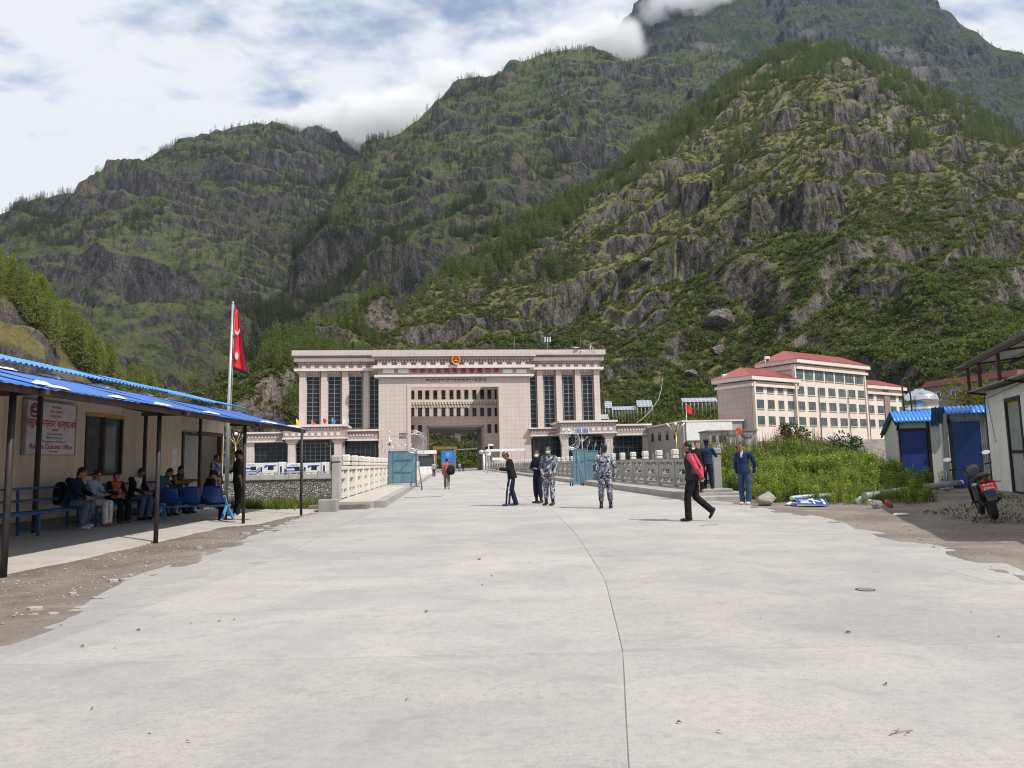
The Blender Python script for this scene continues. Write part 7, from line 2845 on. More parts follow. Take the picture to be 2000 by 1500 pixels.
    if mask:
        mk = MB()
        mk.loft([[tuple(HM4 @ Vector((.066 * math.sin(a) * w_, .03 + d_ * math.cos(a), z))) for a in [-1.5 + 3.0 * k / 10 for k in range(11)]] for z, w_, d_ in ((-.005, .95, .082), (-.03, 1.0, .092), (-.06, .98, .085), (-.095, .85, .060))], closed=False, caps=False, smooth=True)
        solid(mk.build('face_mask', mask, t), .004)
        lp = MB()
        for s_ in (-1, 1):
            lp.tube([HM4 @ Vector((s_ * .066, .035, -.02)), HM4 @ Vector((s_ * .08, 0, .01)), HM4 @ Vector((s_ * .078, -.02, -.01))], .002, 4)
        lp.build('mask_loop', mask, t)
    return t


def foot(px, py, z=0.0):
    p = gnd(px, py, z)
    return (p.x, p.y, z)


# the men on the road
person('man in black waistcoat with pink sleeves walking, hands clasped behind him', foot(1356, 1018), (-.90, .42),
       dict(chest=(0, .03, 1.28), neck=(0, .045, 1.475), head=(0, .075, 1.60), el_r=(.27, -.15, 1.15), wr_r=(.06, -.20, .94), el_l=(-.27, -.15, 1.15), wr_l=(-.04, -.21, .97),
            hip_r=(.09, 0, .93), kn_r=(.10, -.04, .52), an_r=(.10, -.36, .24), hip_l=(-.09, 0, .93), kn_l=(-.10, .10, .51), an_l=(-.10, .10, .09)),
       dict(top='cloth_charcoal', arm='cloth_pink', leg='cloth_black', shoe='shoe_black', coat=.06), 1.66, toes={'r': (0, .55, -.85)}, look=(.12, .0), build=1.06, loose=1.08, vox=.0095)
person('soldier in grey blue camouflage seen from behind, standing alone', foot(1184, 993), (.05, 1), dict(el_r=(.275, -.02, 1.14), wr_r=(.25, .06, .90), el_l=(-.275, -.02, 1.14), wr_l=(-.25, .06, .90), an_r=(.13, 0, .09), an_l=(-.13, 0, .09), kn_r=(.115, .01, .5), kn_l=(-.115, .01, .5)),
       dict(top='camo_blue', leg='camo_blue', boot=True, shoe='shoe_black', coat=.05), 1.73, cap=('patrol', 'camo_dark'), build=1.02, loose=1.16, vox=.0095)
person('soldier in camouflage wearing a light blue face mask', foot(1074, 987), (-.50, -.86), dict(el_r=(.26, .02, 1.13), wr_r=(.15, .14, .90), el_l=(-.25, .02, 1.13), wr_l=(-.20, .12, .88), an_r=(.12, 0, .09), an_l=(-.12, .03, .09)),
       dict(top='camo_blue', leg='camo_blue', boot=True, shoe='shoe_black', coat=.05), 1.78, mask='mask_blue', look=(.1, .0), build=1.0, loose=1.12, vox=.0095)
person('man in dark navy with white mask and folded arms', foot(1052, 983), (-.72, -.66), dict(el_r=(.27, .06, 1.12), wr_r=(-.04, .19, 1.14), el_l=(-.27, .06, 1.12), wr_l=(.02, .21, 1.10)),
       dict(top='cloth_navy', leg='cloth_navy', boot=True, shoe='shoe_black'), 1.69, mask='mask_white', look=(.15, .0), loose=1.12, vox=.0095)
ph_p = person('man in black track jacket and camouflage cap bent over his phone', foot(1001, 988), (-1, .06), dict(chest=(0, .05, 1.27), neck=(0, .10, 1.44), head=(0, .175, 1.55), el_r=(.22, .12, 1.12), wr_r=(.07, .36, 1.16), el_l=(-.22, .12, 1.12), wr_l=(-.07, .36, 1.14),
              sh_r=(.18, .05, 1.39), sh_l=(-.18, .05, 1.39), kn_r=(.10, .02, .5), an_r=(.10, -.10, .09), kn_l=(-.10, .10, .5), an_l=(-.10, .14, .09)),
              dict(top='cloth_black', leg='cloth_navy', shoe='shoe_blue', coat=.12, stripe='cloth_white', inner='cloth_red'), 1.70, look=(0, -.55), cap=('ball', 'camo_cap'), skin='skin', loose=1.1, vox=.0095)
pp = Vector(foot(1001, 988))
tag(MB().bevbox(-.008, .008, -.075, .075, -.038, .038, .004).build('phone', 'bike_black', None, (pp.x - .45, pp.y + .03, 1.155)), 'dark phone held by the man in the camouflage cap', 'phone')
# on the right pavement and by the weeds
person('officer in dark blue uniform and cap, back turned, at the right end post', foot(1384, 961, .22), (.25, .97), dict(chest=(.02, .04, 1.27), el_r=(.30, .14, 1.20), wr_r=(.26, .38, 1.25), el_l=(-.24, .12, 1.14), wr_l=(-.14, .34, 1.10), kn_r=(.11, -.02, .5), an_r=(.13, -.08, .09), kn_l=(-.1, .04, .5), an_l=(-.10, .06, .09)),
       dict(top='cloth_blue', leg='cloth_navy', boot=True, shoe='shoe_black', coat=.05), 1.69, cap=('patrol', 'cloth_navy'), loose=1.08)
person('man in black jacket facing the officer beside the right balustrade', foot(1366, 962, .22), (.15, -.99), dict(chest=(.05, .02, 1.27), head=(.04, .05, 1.60)),
       dict(top='cloth_black', leg='cloth_black', shoe='shoe_black', coat=.08), 1.64, look=(-.3, -.1), skin='skin_light')
person('smiling man in navy shirt and jeans standing before the weeds', foot(1457, 985), (-.55, -.84), dict(chest=(.03, -.02, 1.28), neck=(.035, -.02, 1.475), head=(.05, .02, 1.60), el_r=(.27, -.10, 1.13), wr_r=(.25, -.14, .90), el_l=(-.28, -.10, 1.14), wr_l=(-.24, -.12, .90), an_r=(.09, 0, .09), an_l=(-.09, .02, .09)),
       dict(top='cloth_blue', leg='cloth_jeans', shoe='shoe_white', coat=.08, inner='cloth_white', inner_w=.016, collar=True), 1.72, look=(-.05, 0), loose=1.05)
# further along the bridge
person('traveller in coral jacket walking to the gate with a black bag', foot(873, 955), (-.05, 1), dict(an_r=(.10, -.15, .13), kn_r=(.10, .0, .50), an_l=(-.10, .14, .09), kn_l=(-.10, .12, .5), el_r=(.27, -.02, 1.14), wr_r=(.24, .12, .98)),
       dict(top='cloth_coral', leg='cloth_khaki', shoe='shoe_white', coat=.12), 1.64, toes={'r': (0, .8, -.5)}, vox=.013, loose=1.1)
bp = Vector(foot(876.5, 955))
b_o = thing('shoulder_bag', 'black bag carried by the traveller in the coral jacket', 'bag', (bp.x + .13, bp.y - .2, .78))
MB().loft([[(w_ * math.cos(a), d_ * math.sin(a), z) for a in [6.2832 * k / 14 for k in range(14)]] for z, w_, d_ in ((-.02, .12, .08), (.06, .22, .12), (.2, .24, .12), (.38, .17, .09), (.5, .07, .04))], smooth=True).build('sack', 'cloth_black', b_o)
MB().tube([(.1, .04, .45), (0, .12, .62), (-.12, .16, .66)], .018, 6).build('strap', 'cloth_black', b_o)
person('guard in white shirt and dark trousers standing at the booth', foot(828.5, 926, .2), (.2, -1), {}, dict(top='cloth_sky', leg='cloth_navy', sleeve=.3), 1.68, vox=.015)
person('person in grey shirt beside the left kerb near the booth', foot(847.5, 931), (-.3, .9), {}, dict(top='cloth_greyshirt', leg='cloth_black'), 1.64, vox=.015)
person('person in white shirt half hidden behind the booth', foot(842.5, 928), (-.2, -.9), {}, dict(top='cloth_white', leg='cloth_black'), 1.64, vox=.015)
person('dark clothed figure standing before the passage', foot(905, 921), (.1, -1), {}, dict(top='cloth_black', leg='cloth_black'), 1.68, vox=.016)
person('grey clothed figure walking before the passage', foot(897.5, 921.5), (-.1, 1), dict(an_r=(.1, -.15, .1), an_l=(-.1, .15, .09)), dict(top='cloth_greyshirt', leg='cloth_teal'), 1.64, vox=.016)

# under the canopy
ZB_ = .09


def sitter(label, px, pose, wear, face=(1, .05), h=1.66, **kw):
    x = WX + .55
    y = -x * FPX / (1000 - px)
    return person(label, (x, y, ZB_), face, pose, wear, h, base=SIT, **kw), Vector((x, y, ZB_))


_, q = sitter('man in dark jacket and jeans leaning forward at the near bench', 138, dict(chest=(0, .10, .91), neck=(.02, .20, 1.08), head=(.03, .27, 1.19), el_r=(.24, .30, .82), wr_r=(.14, .40, .70), kn_r=(.12, .44, .54), an_r=(.14, .36, .09), an_l=(-.12, .30, .12), wr_l=(-.08, .46, .72)),
              dict(top='cloth_navy', leg='cloth_slate', shoe='shoe_white', coat=.03), h=1.72, look=(.25, -.3), loose=1.1)
t = thing('backpack', 'black backpack worn by the man at the near bench', 'backpack', (q.x - .19, q.y, .62))
MB().loft([[(d_ * math.cos(a), w_ * math.sin(a), z) for a in [6.2832 * k / 14 for k in range(14)]] for z, w_, d_ in ((0, .12, .08), (.05, .17, .11), (.3, .17, .12), (.44, .13, .09), (.5, .05, .04))], smooth=True).build('pack', 'cloth_black', t)
MB().tube([(.02, .1, .46), (.12, .12, .5), (.2, .12, .42)], .016, 6).build('strap', 'cloth_black', t)
sitter('person in pale blue shirt and white trousers reading a paper', 178, dict(chest=(0, .04, .92), head=(0, .15, 1.22), an_r=(.13, .46, .09), an_l=(-.10, .44, .09), wr_r=(.10, .36, .76), wr_l=(-.10, .36, .76)), dict(top='cloth_sky', leg='cloth_white', shoe='sandal'), h=1.60, look=(-.2, -.35))
tag(MB().add([(-.11, -.15, 0), (.11, -.15, .02), (.11, .15, .03), (-.11, .15, .01)], [(0, 1, 2, 3)]).build('paper_sheet', 'paper', None, (WX + .98, 16.55, .88), .2), 'white sheet of paper held over the knees', 'paper')
sitter('woman in black with an orange scarf on the bench below the window', 222, dict(chest=(0, .03, .91), head=(0, .12, 1.20), wr_r=(.05, .28, .78), wr_l=(-.05, .28, .78)), dict(top='cloth_black', leg='cloth_black', shoe='sandal', inner='cloth_orange', inner_w=.10), h=1.55, look=(-.7, -.1), face=(1, -.35))
sitter('man in black jacket over a white shirt looking down at his hands', 262, dict(chest=(0, .07, .92), head=(0, .22, 1.19), an_r=(.13, .36, .09), an_l=(-.10, .40, .09)), dict(top='cloth_black', leg='cloth_slate', shoe='shoe_black', inner='cloth_white', inner_w=.075, coat=.04), h=1.68, look=(-.2, -.6), face=(1, -.25))
sitter('person in teal shirt and jeans bent over with black hair', 312, dict(chest=(0, .12, .90), neck=(0, .22, 1.06), head=(0, .29, 1.16), an_r=(.12, .30, .09), an_l=(-.12, .34, .09)), dict(top='cloth_teal', leg='cloth_jeans', shoe='shoe_black'), h=1.70, look=(0, -.5), face=(1, -.1))
sitter('man in dark shirt on the bench next to the office door', 343, dict(chest=(0, .05, .92), head=(0, .17, 1.22), wr_r=(.14, .42, .92), wr_l=(-.1, .40, .90), el_r=(.22, .20, .88)), dict(top='cloth_charcoal', leg='cloth_black', shoe='shoe_black', sleeve=.3), h=1.70, look=(-.2, -.35), face=(1, -.2))
person('soldier in dark camouflage standing in the office doorway', (WX + .25, 24.1, .09), (.95, -.3), dict(el_r=(.26, .05, 1.12), wr_r=(.12, .22, 1.02)), dict(top='camo_blue', leg='camo_blue', boot=True, shoe='shoe_black'), 1.70, loose=1.1)
person('capped man sitting on the blue chairs turned towards the road', (-7.62, 17.92, .02), (.75, .66), dict(pelvis=(0, -.02, .56), chest=(.0, .04, .88), neck=(.02, .08, 1.06), head=(.04, .14, 1.17), hip_r=(.09, .02, .53), hip_l=(-.09, .02, .53), kn_r=(.12, .42, .52), kn_l=(-.12, .42, .52), wr_r=(.22, .30, .78), el_r=(.24, .10, .82)),
       dict(top='cloth_black', leg='cloth_black', shoe='shoe_black'), 1.66, base=SIT, look=(-.5, -.3), cap=('ball', 'cloth_black'))
person('man in dark short sleeved uniform and cap standing past the blue chairs', (-7.55, 19.75, .03), (.85, .5), dict(el_r=(.25, -.02, 1.13), wr_r=(.24, .06, .88)), dict(top='cloth_charcoal', leg='cloth_black', shoe='shoe_white', sleeve=.5), 1.76, look=(-.5, 0), cap=('ball', 'cloth_black'), build=1.06)
# ------------------------------------------------------------------ vegetation
def mat_leaf(name, c1, c2, c3=None, trans=0.3, vary=0.35):
    m, nt, b = _mk(name)
    out = nt.nodes['Material Output']
    nt.nodes.remove(b)
    oi = N(nt, 'ShaderNodeObjectInfo').outputs['Random']
    tc = N(nt, 'ShaderNodeTexCoord').outputs['Object']
    col = mixc(nt, oi, c1, c2)
    if c3:
        col = mixc(nt, ramp(nt, noise_node(nt, tc, 1.4, 3), 0.48, 0.66), col, c3)
    geo = N(nt, 'ShaderNodeNewGeometry')
    hv = N(nt, 'ShaderNodeHueSaturation')
    nt.links.new(col, hv.inputs['Color'])
    rp = geo.outputs['Random Per Island']
    nt.links.new(nmath(nt, 'ADD', nmath(nt, 'MULTIPLY', rp, 2 * vary), 1 - vary), hv.inputs['Value'])
    d = N(nt, 'ShaderNodeBsdfDiffuse')
    t = N(nt, 'ShaderNodeBsdfTranslucent')
    mx = N(nt, 'ShaderNodeMixShader')
    mx.inputs[0].default_value = trans
    nt.links.new(hv.outputs[0], d.inputs[0])
    nt.links.new(hv.outputs[0], t.inputs[0])
    nt.links.new(d.outputs[0], mx.inputs[1])
    nt.links.new(t.outputs[0], mx.inputs[2])
    nt.links.new(mx.outputs[0], out.inputs[0])
    return m


mat_leaf('needles_far', (0.030, 0.052, 0.022), (0.055, 0.080, 0.028))
mat_leaf('needles_near', (0.200, 0.255, 0.060), (0.280, 0.320, 0.075), (0.17, 0.22, 0.055), 0.4)
mat_leaf('needles_hill', (0.115, 0.165, 0.045), (0.175, 0.225, 0.055), None, 0.35)
mat_leaf('scrub', (0.078, 0.096, 0.032), (0.205, 0.190, 0.080), (0.062, 0.080, 0.026), 0.3, .5)
mat_leaf('scrub_green', (0.085, 0.125, 0.034), (0.165, 0.195, 0.056), (0.18, 0.195, 0.065), 0.35, .5)
mat_leaf('weed', (0.150, 0.265, 0.050), (0.360, 0.400, 0.085), (0.20, 0.25, 0.05), 0.4, .55)
mat_leaf('bush_dark', (0.028, 0.060, 0.022), (0.045, 0.080, 0.028), (0.035, 0.07, 0.022), 0.25)
mat_leaf('dry_stalk', (0.16, 0.13, 0.06), (0.12, 0.12, 0.05), None, 0.2)
mat_leaf('yellow_leaf', (0.17, 0.16, 0.035), (0.13, 0.145, 0.03), (0.2, 0.15, 0.035), 0.35)
mat('bark', (0.10, 0.075, 0.06), rough=0.95, bump=0.6, bscale=8, bdist=0.05)
mat('bark_red', (0.16, 0.09, 0.06), rough=0.95, bump=0.6, bscale=8, bdist=0.05)


def quad_leaf(mb, c, d, up, L, W, mi=0):
    """a small folded leaf face"""
    c, d, up = Vector(c), Vector(d), Vector(up)
    a = d.cross(up)
    if a.length < 1e-5:
        a = Vector((1, 0, 0))
    a.normalize()
    mb.add([c, c + d * L * 0.5 + a * W * 0.5, c + d * L, c + d * L * 0.5 - a * W * 0.5], [(0, 1, 2, 3)], mi)


def rdir(rr):
    while True:
        v = Vector((rr.uniform(-1, 1), rr.uniform(-1, 1), rr.uniform(-1, 1)))
        if 0.05 < v.length < 1:
            return v.normalized()


def pine_meshes(seed, h=1.0, whorls=15, per=6, tufts=5, start=0.22, wide=0.20, droop=0.1, leafm='needles_far', rounded=0.5, ls=1.0):
    """unit-height pine: (trunk mesh, crown mesh)"""
    rr = random.Random(seed)
    bend = Vector((rr.uniform(-.03, .03), rr.uniform(-.03, .03), 0))
    tr = MB()
    tr.tube([Vector((0, 0, -0.04)), Vector((0, 0, 0.3)) + bend * 0.4, Vector((0, 0, 0.65)) + bend, Vector((0, 0, 0.97)) + bend], [0.016, 0.012, 0.007, 0.002], 6)
    cr = MB()
    for w_ in range(whorls):
        t = w_ / (whorls - 1)
        z = start + (0.98 - start) * t
        rad = wide * ((1 - t) ** (0.75 if rounded < 0.4 else 0.6)) * (0.55 + 0.45 * min(1, t * 4 + 0.3)) + 0.012
        a0 = rr.random() * 6.28
        for k in range(per):
            if rr.random() < 0.16:
                continue
            a = a0 + 6.283 * k / per + rr.uniform(-.3, .3)
            L = rad * rr.uniform(0.6, 1.15)
            o = Vector((0, 0, z)) + bend * t
            e = o + Vector((math.cos(a) * L, math.sin(a) * L, L * rr.uniform(-droop, 0.35)))
            if t < 0.85:
                tr.tube([o, e], [0.004, 0.0012], 3, caps=False)
            for q in range(tufts):
                f = 0.35 + 0.7 * q / max(1, tufts - 1)
                c = o.lerp(e, f) + rdir(rr) * 0.014
                for s_ in range(2):
                    d = (rdir(rr) + (e - o).normalized() * 0.7 + Vector((0, 0, 0.35))).normalized()
                    quad_leaf(cr, c, d, rdir(rr), ls * rr.uniform(0.035, 0.062) * (0.6 + 0.5 * (1 - t)), ls * rr.uniform(0.018, 0.034))
    tme = tr.mesh('trunk', 'bark')
    cme = cr.mesh('crown', leafm)
    return tme, cme


def shrub_mesh(seed, n, leafm, flat=0.6, L=0.26, W=0.16):
    rr = random.Random(seed)
    mb = MB()
    lobes = [(Vector((rr.uniform(-.28, .28), rr.uniform(-.28, .28), rr.uniform(.1, .35) * flat / .6)), rr.uniform(.2, .34)) for _ in range(5)]
    for i in range(n):
        c0, r_ = rr.choice(lobes)
        d = rdir(rr)
        d.z = abs(d.z) * 0.9 + 0.02 if rr.random() < 0.8 else d.z
        p = c0 + Vector((d.x * r_, d.y * r_, d.z * r_ * flat))
        if p.z < -0.08:
            continue
        quad_leaf(mb, p, (d + rdir(rr) * 0.8).normalized(), rdir(rr), L * rr.uniform(.6, 1.2), W * rr.uniform(.6, 1.2))
    return mb.mesh('shrub', leafm)


def joined(tme, cme, name):
    """trunk and crown as one mesh, for woods seen as a mass"""
    bm = bmesh.new()
    bm.from_mesh(tme)
    nf = len(bm.faces)
    bm.from_mesh(cme)
    bm.faces.ensure_lookup_table()
    me = bpy.data.meshes.new(name)
    for i, f in enumerate(bm.faces):
        f.material_index = 0 if i < nf else 1
    bm.to_mesh(me)
    bm.free()
    me.materials.append(tme.materials[0])
    me.materials.append(cme.materials[0])
    return me


GN = {}


def scatter(name, pts, scl, rot, protos, zs=None, tilt=None):
    """one uncountable mass: copies of a few plants on points"""
    pc = bpy.data.collections.new(name + '_kinds')
    for i, me in enumerate(protos):
        pc.objects.link(bpy.data.objects.new(name + '_kind', me))
    me = bpy.data.meshes.new(name)
    me.vertices.add(len(pts))
    me.vertices.foreach_set('co', np.asarray(pts, dtype=np.float32).ravel())
    a = me.attributes.new('scl', 'FLOAT_VECTOR', 'POINT')
    s3 = np.stack([scl, scl, scl * (1 if zs is None else zs)], -1)
    a.data.foreach_set('vector', s3.astype(np.float32).ravel())
    a = me.attributes.new('rot', 'FLOAT_VECTOR', 'POINT')
    t = np.zeros_like(scl) if tilt is None else tilt
    a.data.foreach_set('vector', np.stack([t, t * 0.5, rot], -1).astype(np.float32).ravel())
    o = link(name, me)
    ng = bpy.data.node_groups.new(name, 'GeometryNodeTree')
    ng.interface.new_socket('Geometry', in_out='INPUT', socket_type='NodeSocketGeometry')
    ng.interface.new_socket('Geometry', in_out='OUTPUT', socket_type='NodeSocketGeometry')
    gi, go = ng.nodes.new('NodeGroupInput'), ng.nodes.new('NodeGroupOutput')
    ci = ng.nodes.new('GeometryNodeCollectionInfo')
    ci.inputs['Collection'].default_value = pc
    ci.inputs['Separate Children'].default_value = True
    ci.inputs['Reset Children'].default_value = True
    ip = ng.nodes.new('GeometryNodeInstanceOnPoints')
    ip.inputs['Pick Instance'].default_value = True
    ri = ng.nodes.new('FunctionNodeRandomValue')
    ri.data_type = 'INT'
    ri.inputs[4].default_value = 0
    ri.inputs[5].default_value = len(protos) - 1
    na1 = ng.nodes.new('GeometryNodeInputNamedAttribute')
    na1.data_type = 'FLOAT_VECTOR'
    na1.inputs[0].default_value = 'scl'
    na2 = ng.nodes.new('GeometryNodeInputNamedAttribute')
    na2.data_type = 'FLOAT_VECTOR'
    na2.inputs[0].default_value = 'rot'
    L = ng.links.new
    L(gi.outputs[0], ip.inputs['Points'])
    L(ci.outputs[0], ip.inputs['Instance'])
    L(ri.outputs[2], ip.inputs['Instance Index'])
    L(na1.outputs[0], ip.inputs['Scale'])
    L(na2.outputs[0], ip.inputs['Rotation'])
    L(ip.outputs[0], go.inputs[0])
    md = o.modifiers.new('plants', 'NODES')
    md.node_group = ng
    return o


def pick(L, dens, n, seed):
    """n planting spots on a hill, chosen with the given density, only where the hill faces the valley"""
    g = np.random.default_rng(seed)
    w_ = (dens * L.vis * (L.S > 0.0)).ravel()
    w_ = w_ / w_.sum()
    k = g.choice(w_.size, size=n, replace=True, p=w_)
    i, j = np.unravel_index(k, L.S.shape)
    i, j = np.minimum(i, L.na - 2), np.minimum(j, L.ns - 2)
    a, b = g.random(n), g.random(n)
    out = []
    for A in (L.X, L.Y, L.Z):
        out.append(A[i, j] * (1 - a) * (1 - b) + A[i + 1, j] * a * (1 - b) + A[i, j + 1] * (1 - a) * b + A[i + 1, j + 1] * a * b)
    return np.stack(out, -1), g


pines_far = [joined(*pine_meshes(100 + i, whorls=9, per=5, tufts=3, wide=0.24, start=0.12, leafm='needles_far', rounded=0.2), 'pine') for i in range(3)]
pines_hill = [joined(*pine_meshes(110 + i, whorls=12, per=6, tufts=4, wide=0.24, start=0.2, leafm='needles_hill'), 'pine') for i in range(4)]
shrubs_a = [shrub_mesh(200 + i, 60, 'scrub') for i in range(3)]
shrubs_b = [shrub_mesh(210 + i, 70, 'scrub_green', 0.75) for i in range(3)]

# scrub on the near hillside
nz = fbm(NEAR.X / 40, NEAR.Y / 40, 3, 501)
steep_ok = 1 - sstep(0.9, 1.5, NEAR.slope)
low = 1 - sstep(0.05, 0.38, NEAR.S)
pts, g = pick(NEAR, (0.35 + sstep(-0.2, 0.25, nz)) * (0.25 + 0.75 * steep_ok), 52000, 1)
o = scatter('scrub', pts, g.uniform(0.8, 2.2, len(pts)) * (0.9 + np.hypot(pts[:, 0], pts[:, 1]) / 900), g.uniform(0, 6.28, len(pts)), shrubs_a + shrubs_b[:1])
tag(o, 'low olive scrub covering the steep hillside behind the gate', 'scrub', kind='stuff')
pts, g = pick(NEAR, low * (0.3 + sstep(-0.15, 0.2, fbm(NEAR.X / 30, NEAR.Y / 30, 3, 503))) * sstep(700, 1000, NEAR.PX), 11000, 2)
o = scatter('shrubbery', pts, g.uniform(1.6, 4.2, len(pts)), g.uniform(0, 6.28, len(pts)), shrubs_b)
tag(o, 'bright green bushes massed on the lower hillside', 'shrubbery', kind='stuff')

# pine woods
PINE_PTS = []


def wood(L, dens, n, seed, h0, h1, keep=None):
    pts, g = pick(L, dens, n, seed)
    hh = g.uniform(h0, h1, n)
    if L is NEAR:
        hh = hh * (0.52 + 0.48 * sstep(700, 1000, 1000 + FPX * pts[:, 0] / pts[:, 1]))
    PINE_PTS.append((pts, hh, g.uniform(0, 6.28, n)))


px, s = NEAR.PX, NEAR.S
band = sstep(0.66, 0.82, s + 0.10 * fbm(NEAR.X / 60, NEAR.Y / 60, 3, 505)) * sstep(800, 1000, px) * (1 - 0.35 * sstep(1560, 1700, px))
clump = sstep(0.18, 0.34, fbm(NEAR.X / 45, NEAR.Y / 45, 3, 507)) * sstep(0.2, 0.4, s) * 0.35
leftw = (px < 720) * (px > 500) * sstep(0.1, 0.3, s) * 0.14
wood(NEAR, (band + clump * 0.5 + leftw) * (0.2 + steep_ok), 3400, 3, 8, 18)
px, s = MID.PX, MID.S
nzm = fbm(MID.X / 160, MID.Y / 160, 4, 511)
leftm = 1 - sstep(620, 820, px)
wood(MID, sstep(430, 560, px) * (0.16 + 0.9 * sstep(-0.02, 0.2, nzm) + 0.25 * leftm + 0.3 * sstep(0.85, 1.0, s)) * (1 - 0.75 * sstep(0.9, 1.6, MID.slope)), 12000, 4, 7, 18)
nzl = fbm(FARL.X / 260, FARL.Y / 260, 4, 513)
wood(FARL, (0.05 + 1.0 * sstep(0.0, 0.22, nzl) * sstep(0.2, 0.5, FARL.S) + 0.6 * sstep(300, 620, FARL.PX)) * (1 - 0.7 * sstep(0.9, 1.5, FARL.slope)), 11000, 5, 7, 18)
wood(PEAK, (0.2 + sstep(0.0, 0.25, fbm(PEAK.X / 200, PEAK.Y / 200, 4, 515))) * (1 - 0.6 * sstep(1.2, 2.0, PEAK.slope)), 2600, 6, 8, 18)
apts = np.concatenate([p[0] for p in PINE_PTS])
ahs = np.concatenate([p[1] for p in PINE_PTS])
aro = np.concatenate([p[2] for p in PINE_PTS])
nn = len(PINE_PTS[0][0])
o = scatter('forest', apts[nn:], ahs[nn:], aro[nn:], pines_far)
tag(o, 'dark pine forest spread over the far mountains', 'forest', kind='stuff')

pts, g = pick(NEAR, sstep(0.25, 0.45, NEAR.S) * (NEAR.PX > 950) * sstep(-0.02, 0.25, fbm(NEAR.X / 55, NEAR.Y / 55, 3, 531)), 750, 31)
o = scatter('dark_pines', pts, g.uniform(6, 15, len(pts)), g.uniform(0, 6.28, len(pts)), pines_far)
tag(o, 'scattered dark conifers dotted over the middle of the near hillside', 'conifers', kind='stuff')
# pines one can tell apart: on the crest of the near hillside and in the grove on the left
near_h = [pine_meshes(130 + i, whorls=12, per=6, tufts=4, wide=0.24, start=0.22, leafm='needles_hill') for i in range(3)]
near_g = [pine_meshes(140 + i, whorls=20, per=8, tufts=9, ls=.55, wide=0.20, start=0.16, leafm='needles_near') for i in range(4)]


def pine_tree(p, h, rot, kinds, k, label, group):
    t = thing('pine_tree', label, 'tree', tuple(p), rot, group)
    t.scale = (h, h, h)
    tm, cm = kinds[k % len(kinds)]
    link('trunk', tm, t)
    link('crown', cm, t)
    return t


order = np.argsort(-ahs[:nn] / np.hypot(apts[:nn, 0], apts[:nn, 1]))
for k, i in enumerate(order[:130]):
    pine_tree(apts[i], ahs[i], aro[i], near_h, k, 'green pine standing on the steep hillside behind the gate', 'pines on the near hillside')
rest = order[130:]
o = scatter('pine_wood', apts[rest], ahs[rest], aro[rest], pines_hill)
tag(o, 'band of green pines along the crest of the near hillside', 'wood', kind='stuff')

pts, g = pick(GROVE, sstep(0.62, 0.82, GROVE.S + 0.12 * fbm(GROVE.X / 30, GROVE.Y / 30, 2, 521)) * (GROVE.PX > -260), 340, 7)
for k, p in enumerate(pts[:165]):
    pine_tree(p, g.uniform(11, 17), g.uniform(0, 6.28), near_g, k, 'light green pine in the grove above the customs office', 'pines in the grove on the left slope')
o = scatter('grove', pts[165:], g.uniform(9, 16, len(pts) - 165), g.uniform(0, 6.28, len(pts) - 165), [joined(*m_, 'pine') for m_ in near_g[:2]])
tag(o, 'further light green pines filling the grove on the left slope', 'grove', kind='stuff')

# ------------------------------------------------------------------ weeds and bushes near by
def weed_mesh(seed, stems=7, leaves=16, leafm='weed', L=.13, W=.055, spread=.34):
    rr = random.Random(seed)
    mb = MB()
    for k in range(stems):
        a = rr.uniform(0, 6.28)
        lean = rr.uniform(.05, spread)
        hgt = rr.uniform(.65, 1.05)
        b0 = Vector((math.cos(a) * .08, math.sin(a) * .08, -.05))
        tip = Vector((math.cos(a) * lean, math.sin(a) * lean, hgt))
        mb.tube([b0, b0.lerp(tip, .5) + Vector((0, 0, .04)), tip], [.008, .006, .002], 3, caps=False)
        for q in range(leaves):
            f = .15 + .85 * q / leaves
            p = b0.lerp(tip, f) + Vector((0, 0, .04 * math.sin(f * 3.1)))
            d = rdir(rr)
            d.z = d.z * .35 + .12
            quad_leaf(mb, p, d.normalized(), (rdir(rr) * .5 + Vector((0, 0, 1))).normalized(), L * rr.uniform(.6, 1.25) * (1.15 - .5 * f), W * rr.uniform(.7, 1.2))
    return mb.mesh('weed', leafm)


def grass_mesh(seed, n=36, leafm='weed', h=1.0):
    rr = random.Random(seed)
    mb = MB()
    for k in range(n):
        a, r_ = rr.uniform(0, 6.28), rr.uniform(0, .22)
        b0 = Vector((math.cos(a) * r_, math.sin(a) * r_, -.03))
        o_ = Vector((rr.uniform(-.4, .4), rr.uniform(-.4, .4), 0))
        hh = h * rr.uniform(.45, 1)
        m1 = b0 + o_ * .3 + Vector((0, 0, hh * .6))
        tp2 = b0 + o_ + Vector((0, 0, hh))
        w_ = Vector((math.sin(a), -math.cos(a), 0)) * .014
        mb.add([b0 - w_, b0 + w_, m1 + w_ * .8, m1 - w_ * .8, tp2], [(0, 1, 2, 3), (3, 2, 4)])
    return mb.mesh('grass', leafm)


def in_poly(x, y, poly):
    c = np.zeros(len(x), dtype=bool)
    n = len(poly)
    for i in range(n):
        x0, y0 = poly[i]
        x1, y1 = poly[(i + 1) % n]
        hit = ((y0 > y) != (y1 > y)) & (x < (x1 - x0) * (y - y0) / (y1 - y0 + 1e-12) + x0)
        c ^= hit
    return c


def field(poly, n, seed):
    g = np.random.default_rng(seed)
    xs_, ys_ = [p[0] for p in poly], [p[1] for p in poly]
    x = g.uniform(min(xs_), max(xs_), n * 3)
    y = g.uniform(min(ys_), max(ys_), n * 3)
    k = in_poly(x, y, poly)
    x, y = x[k][:n], y[k][:n]
    return np.stack([x, y, ground_z(x, y)], -1), g


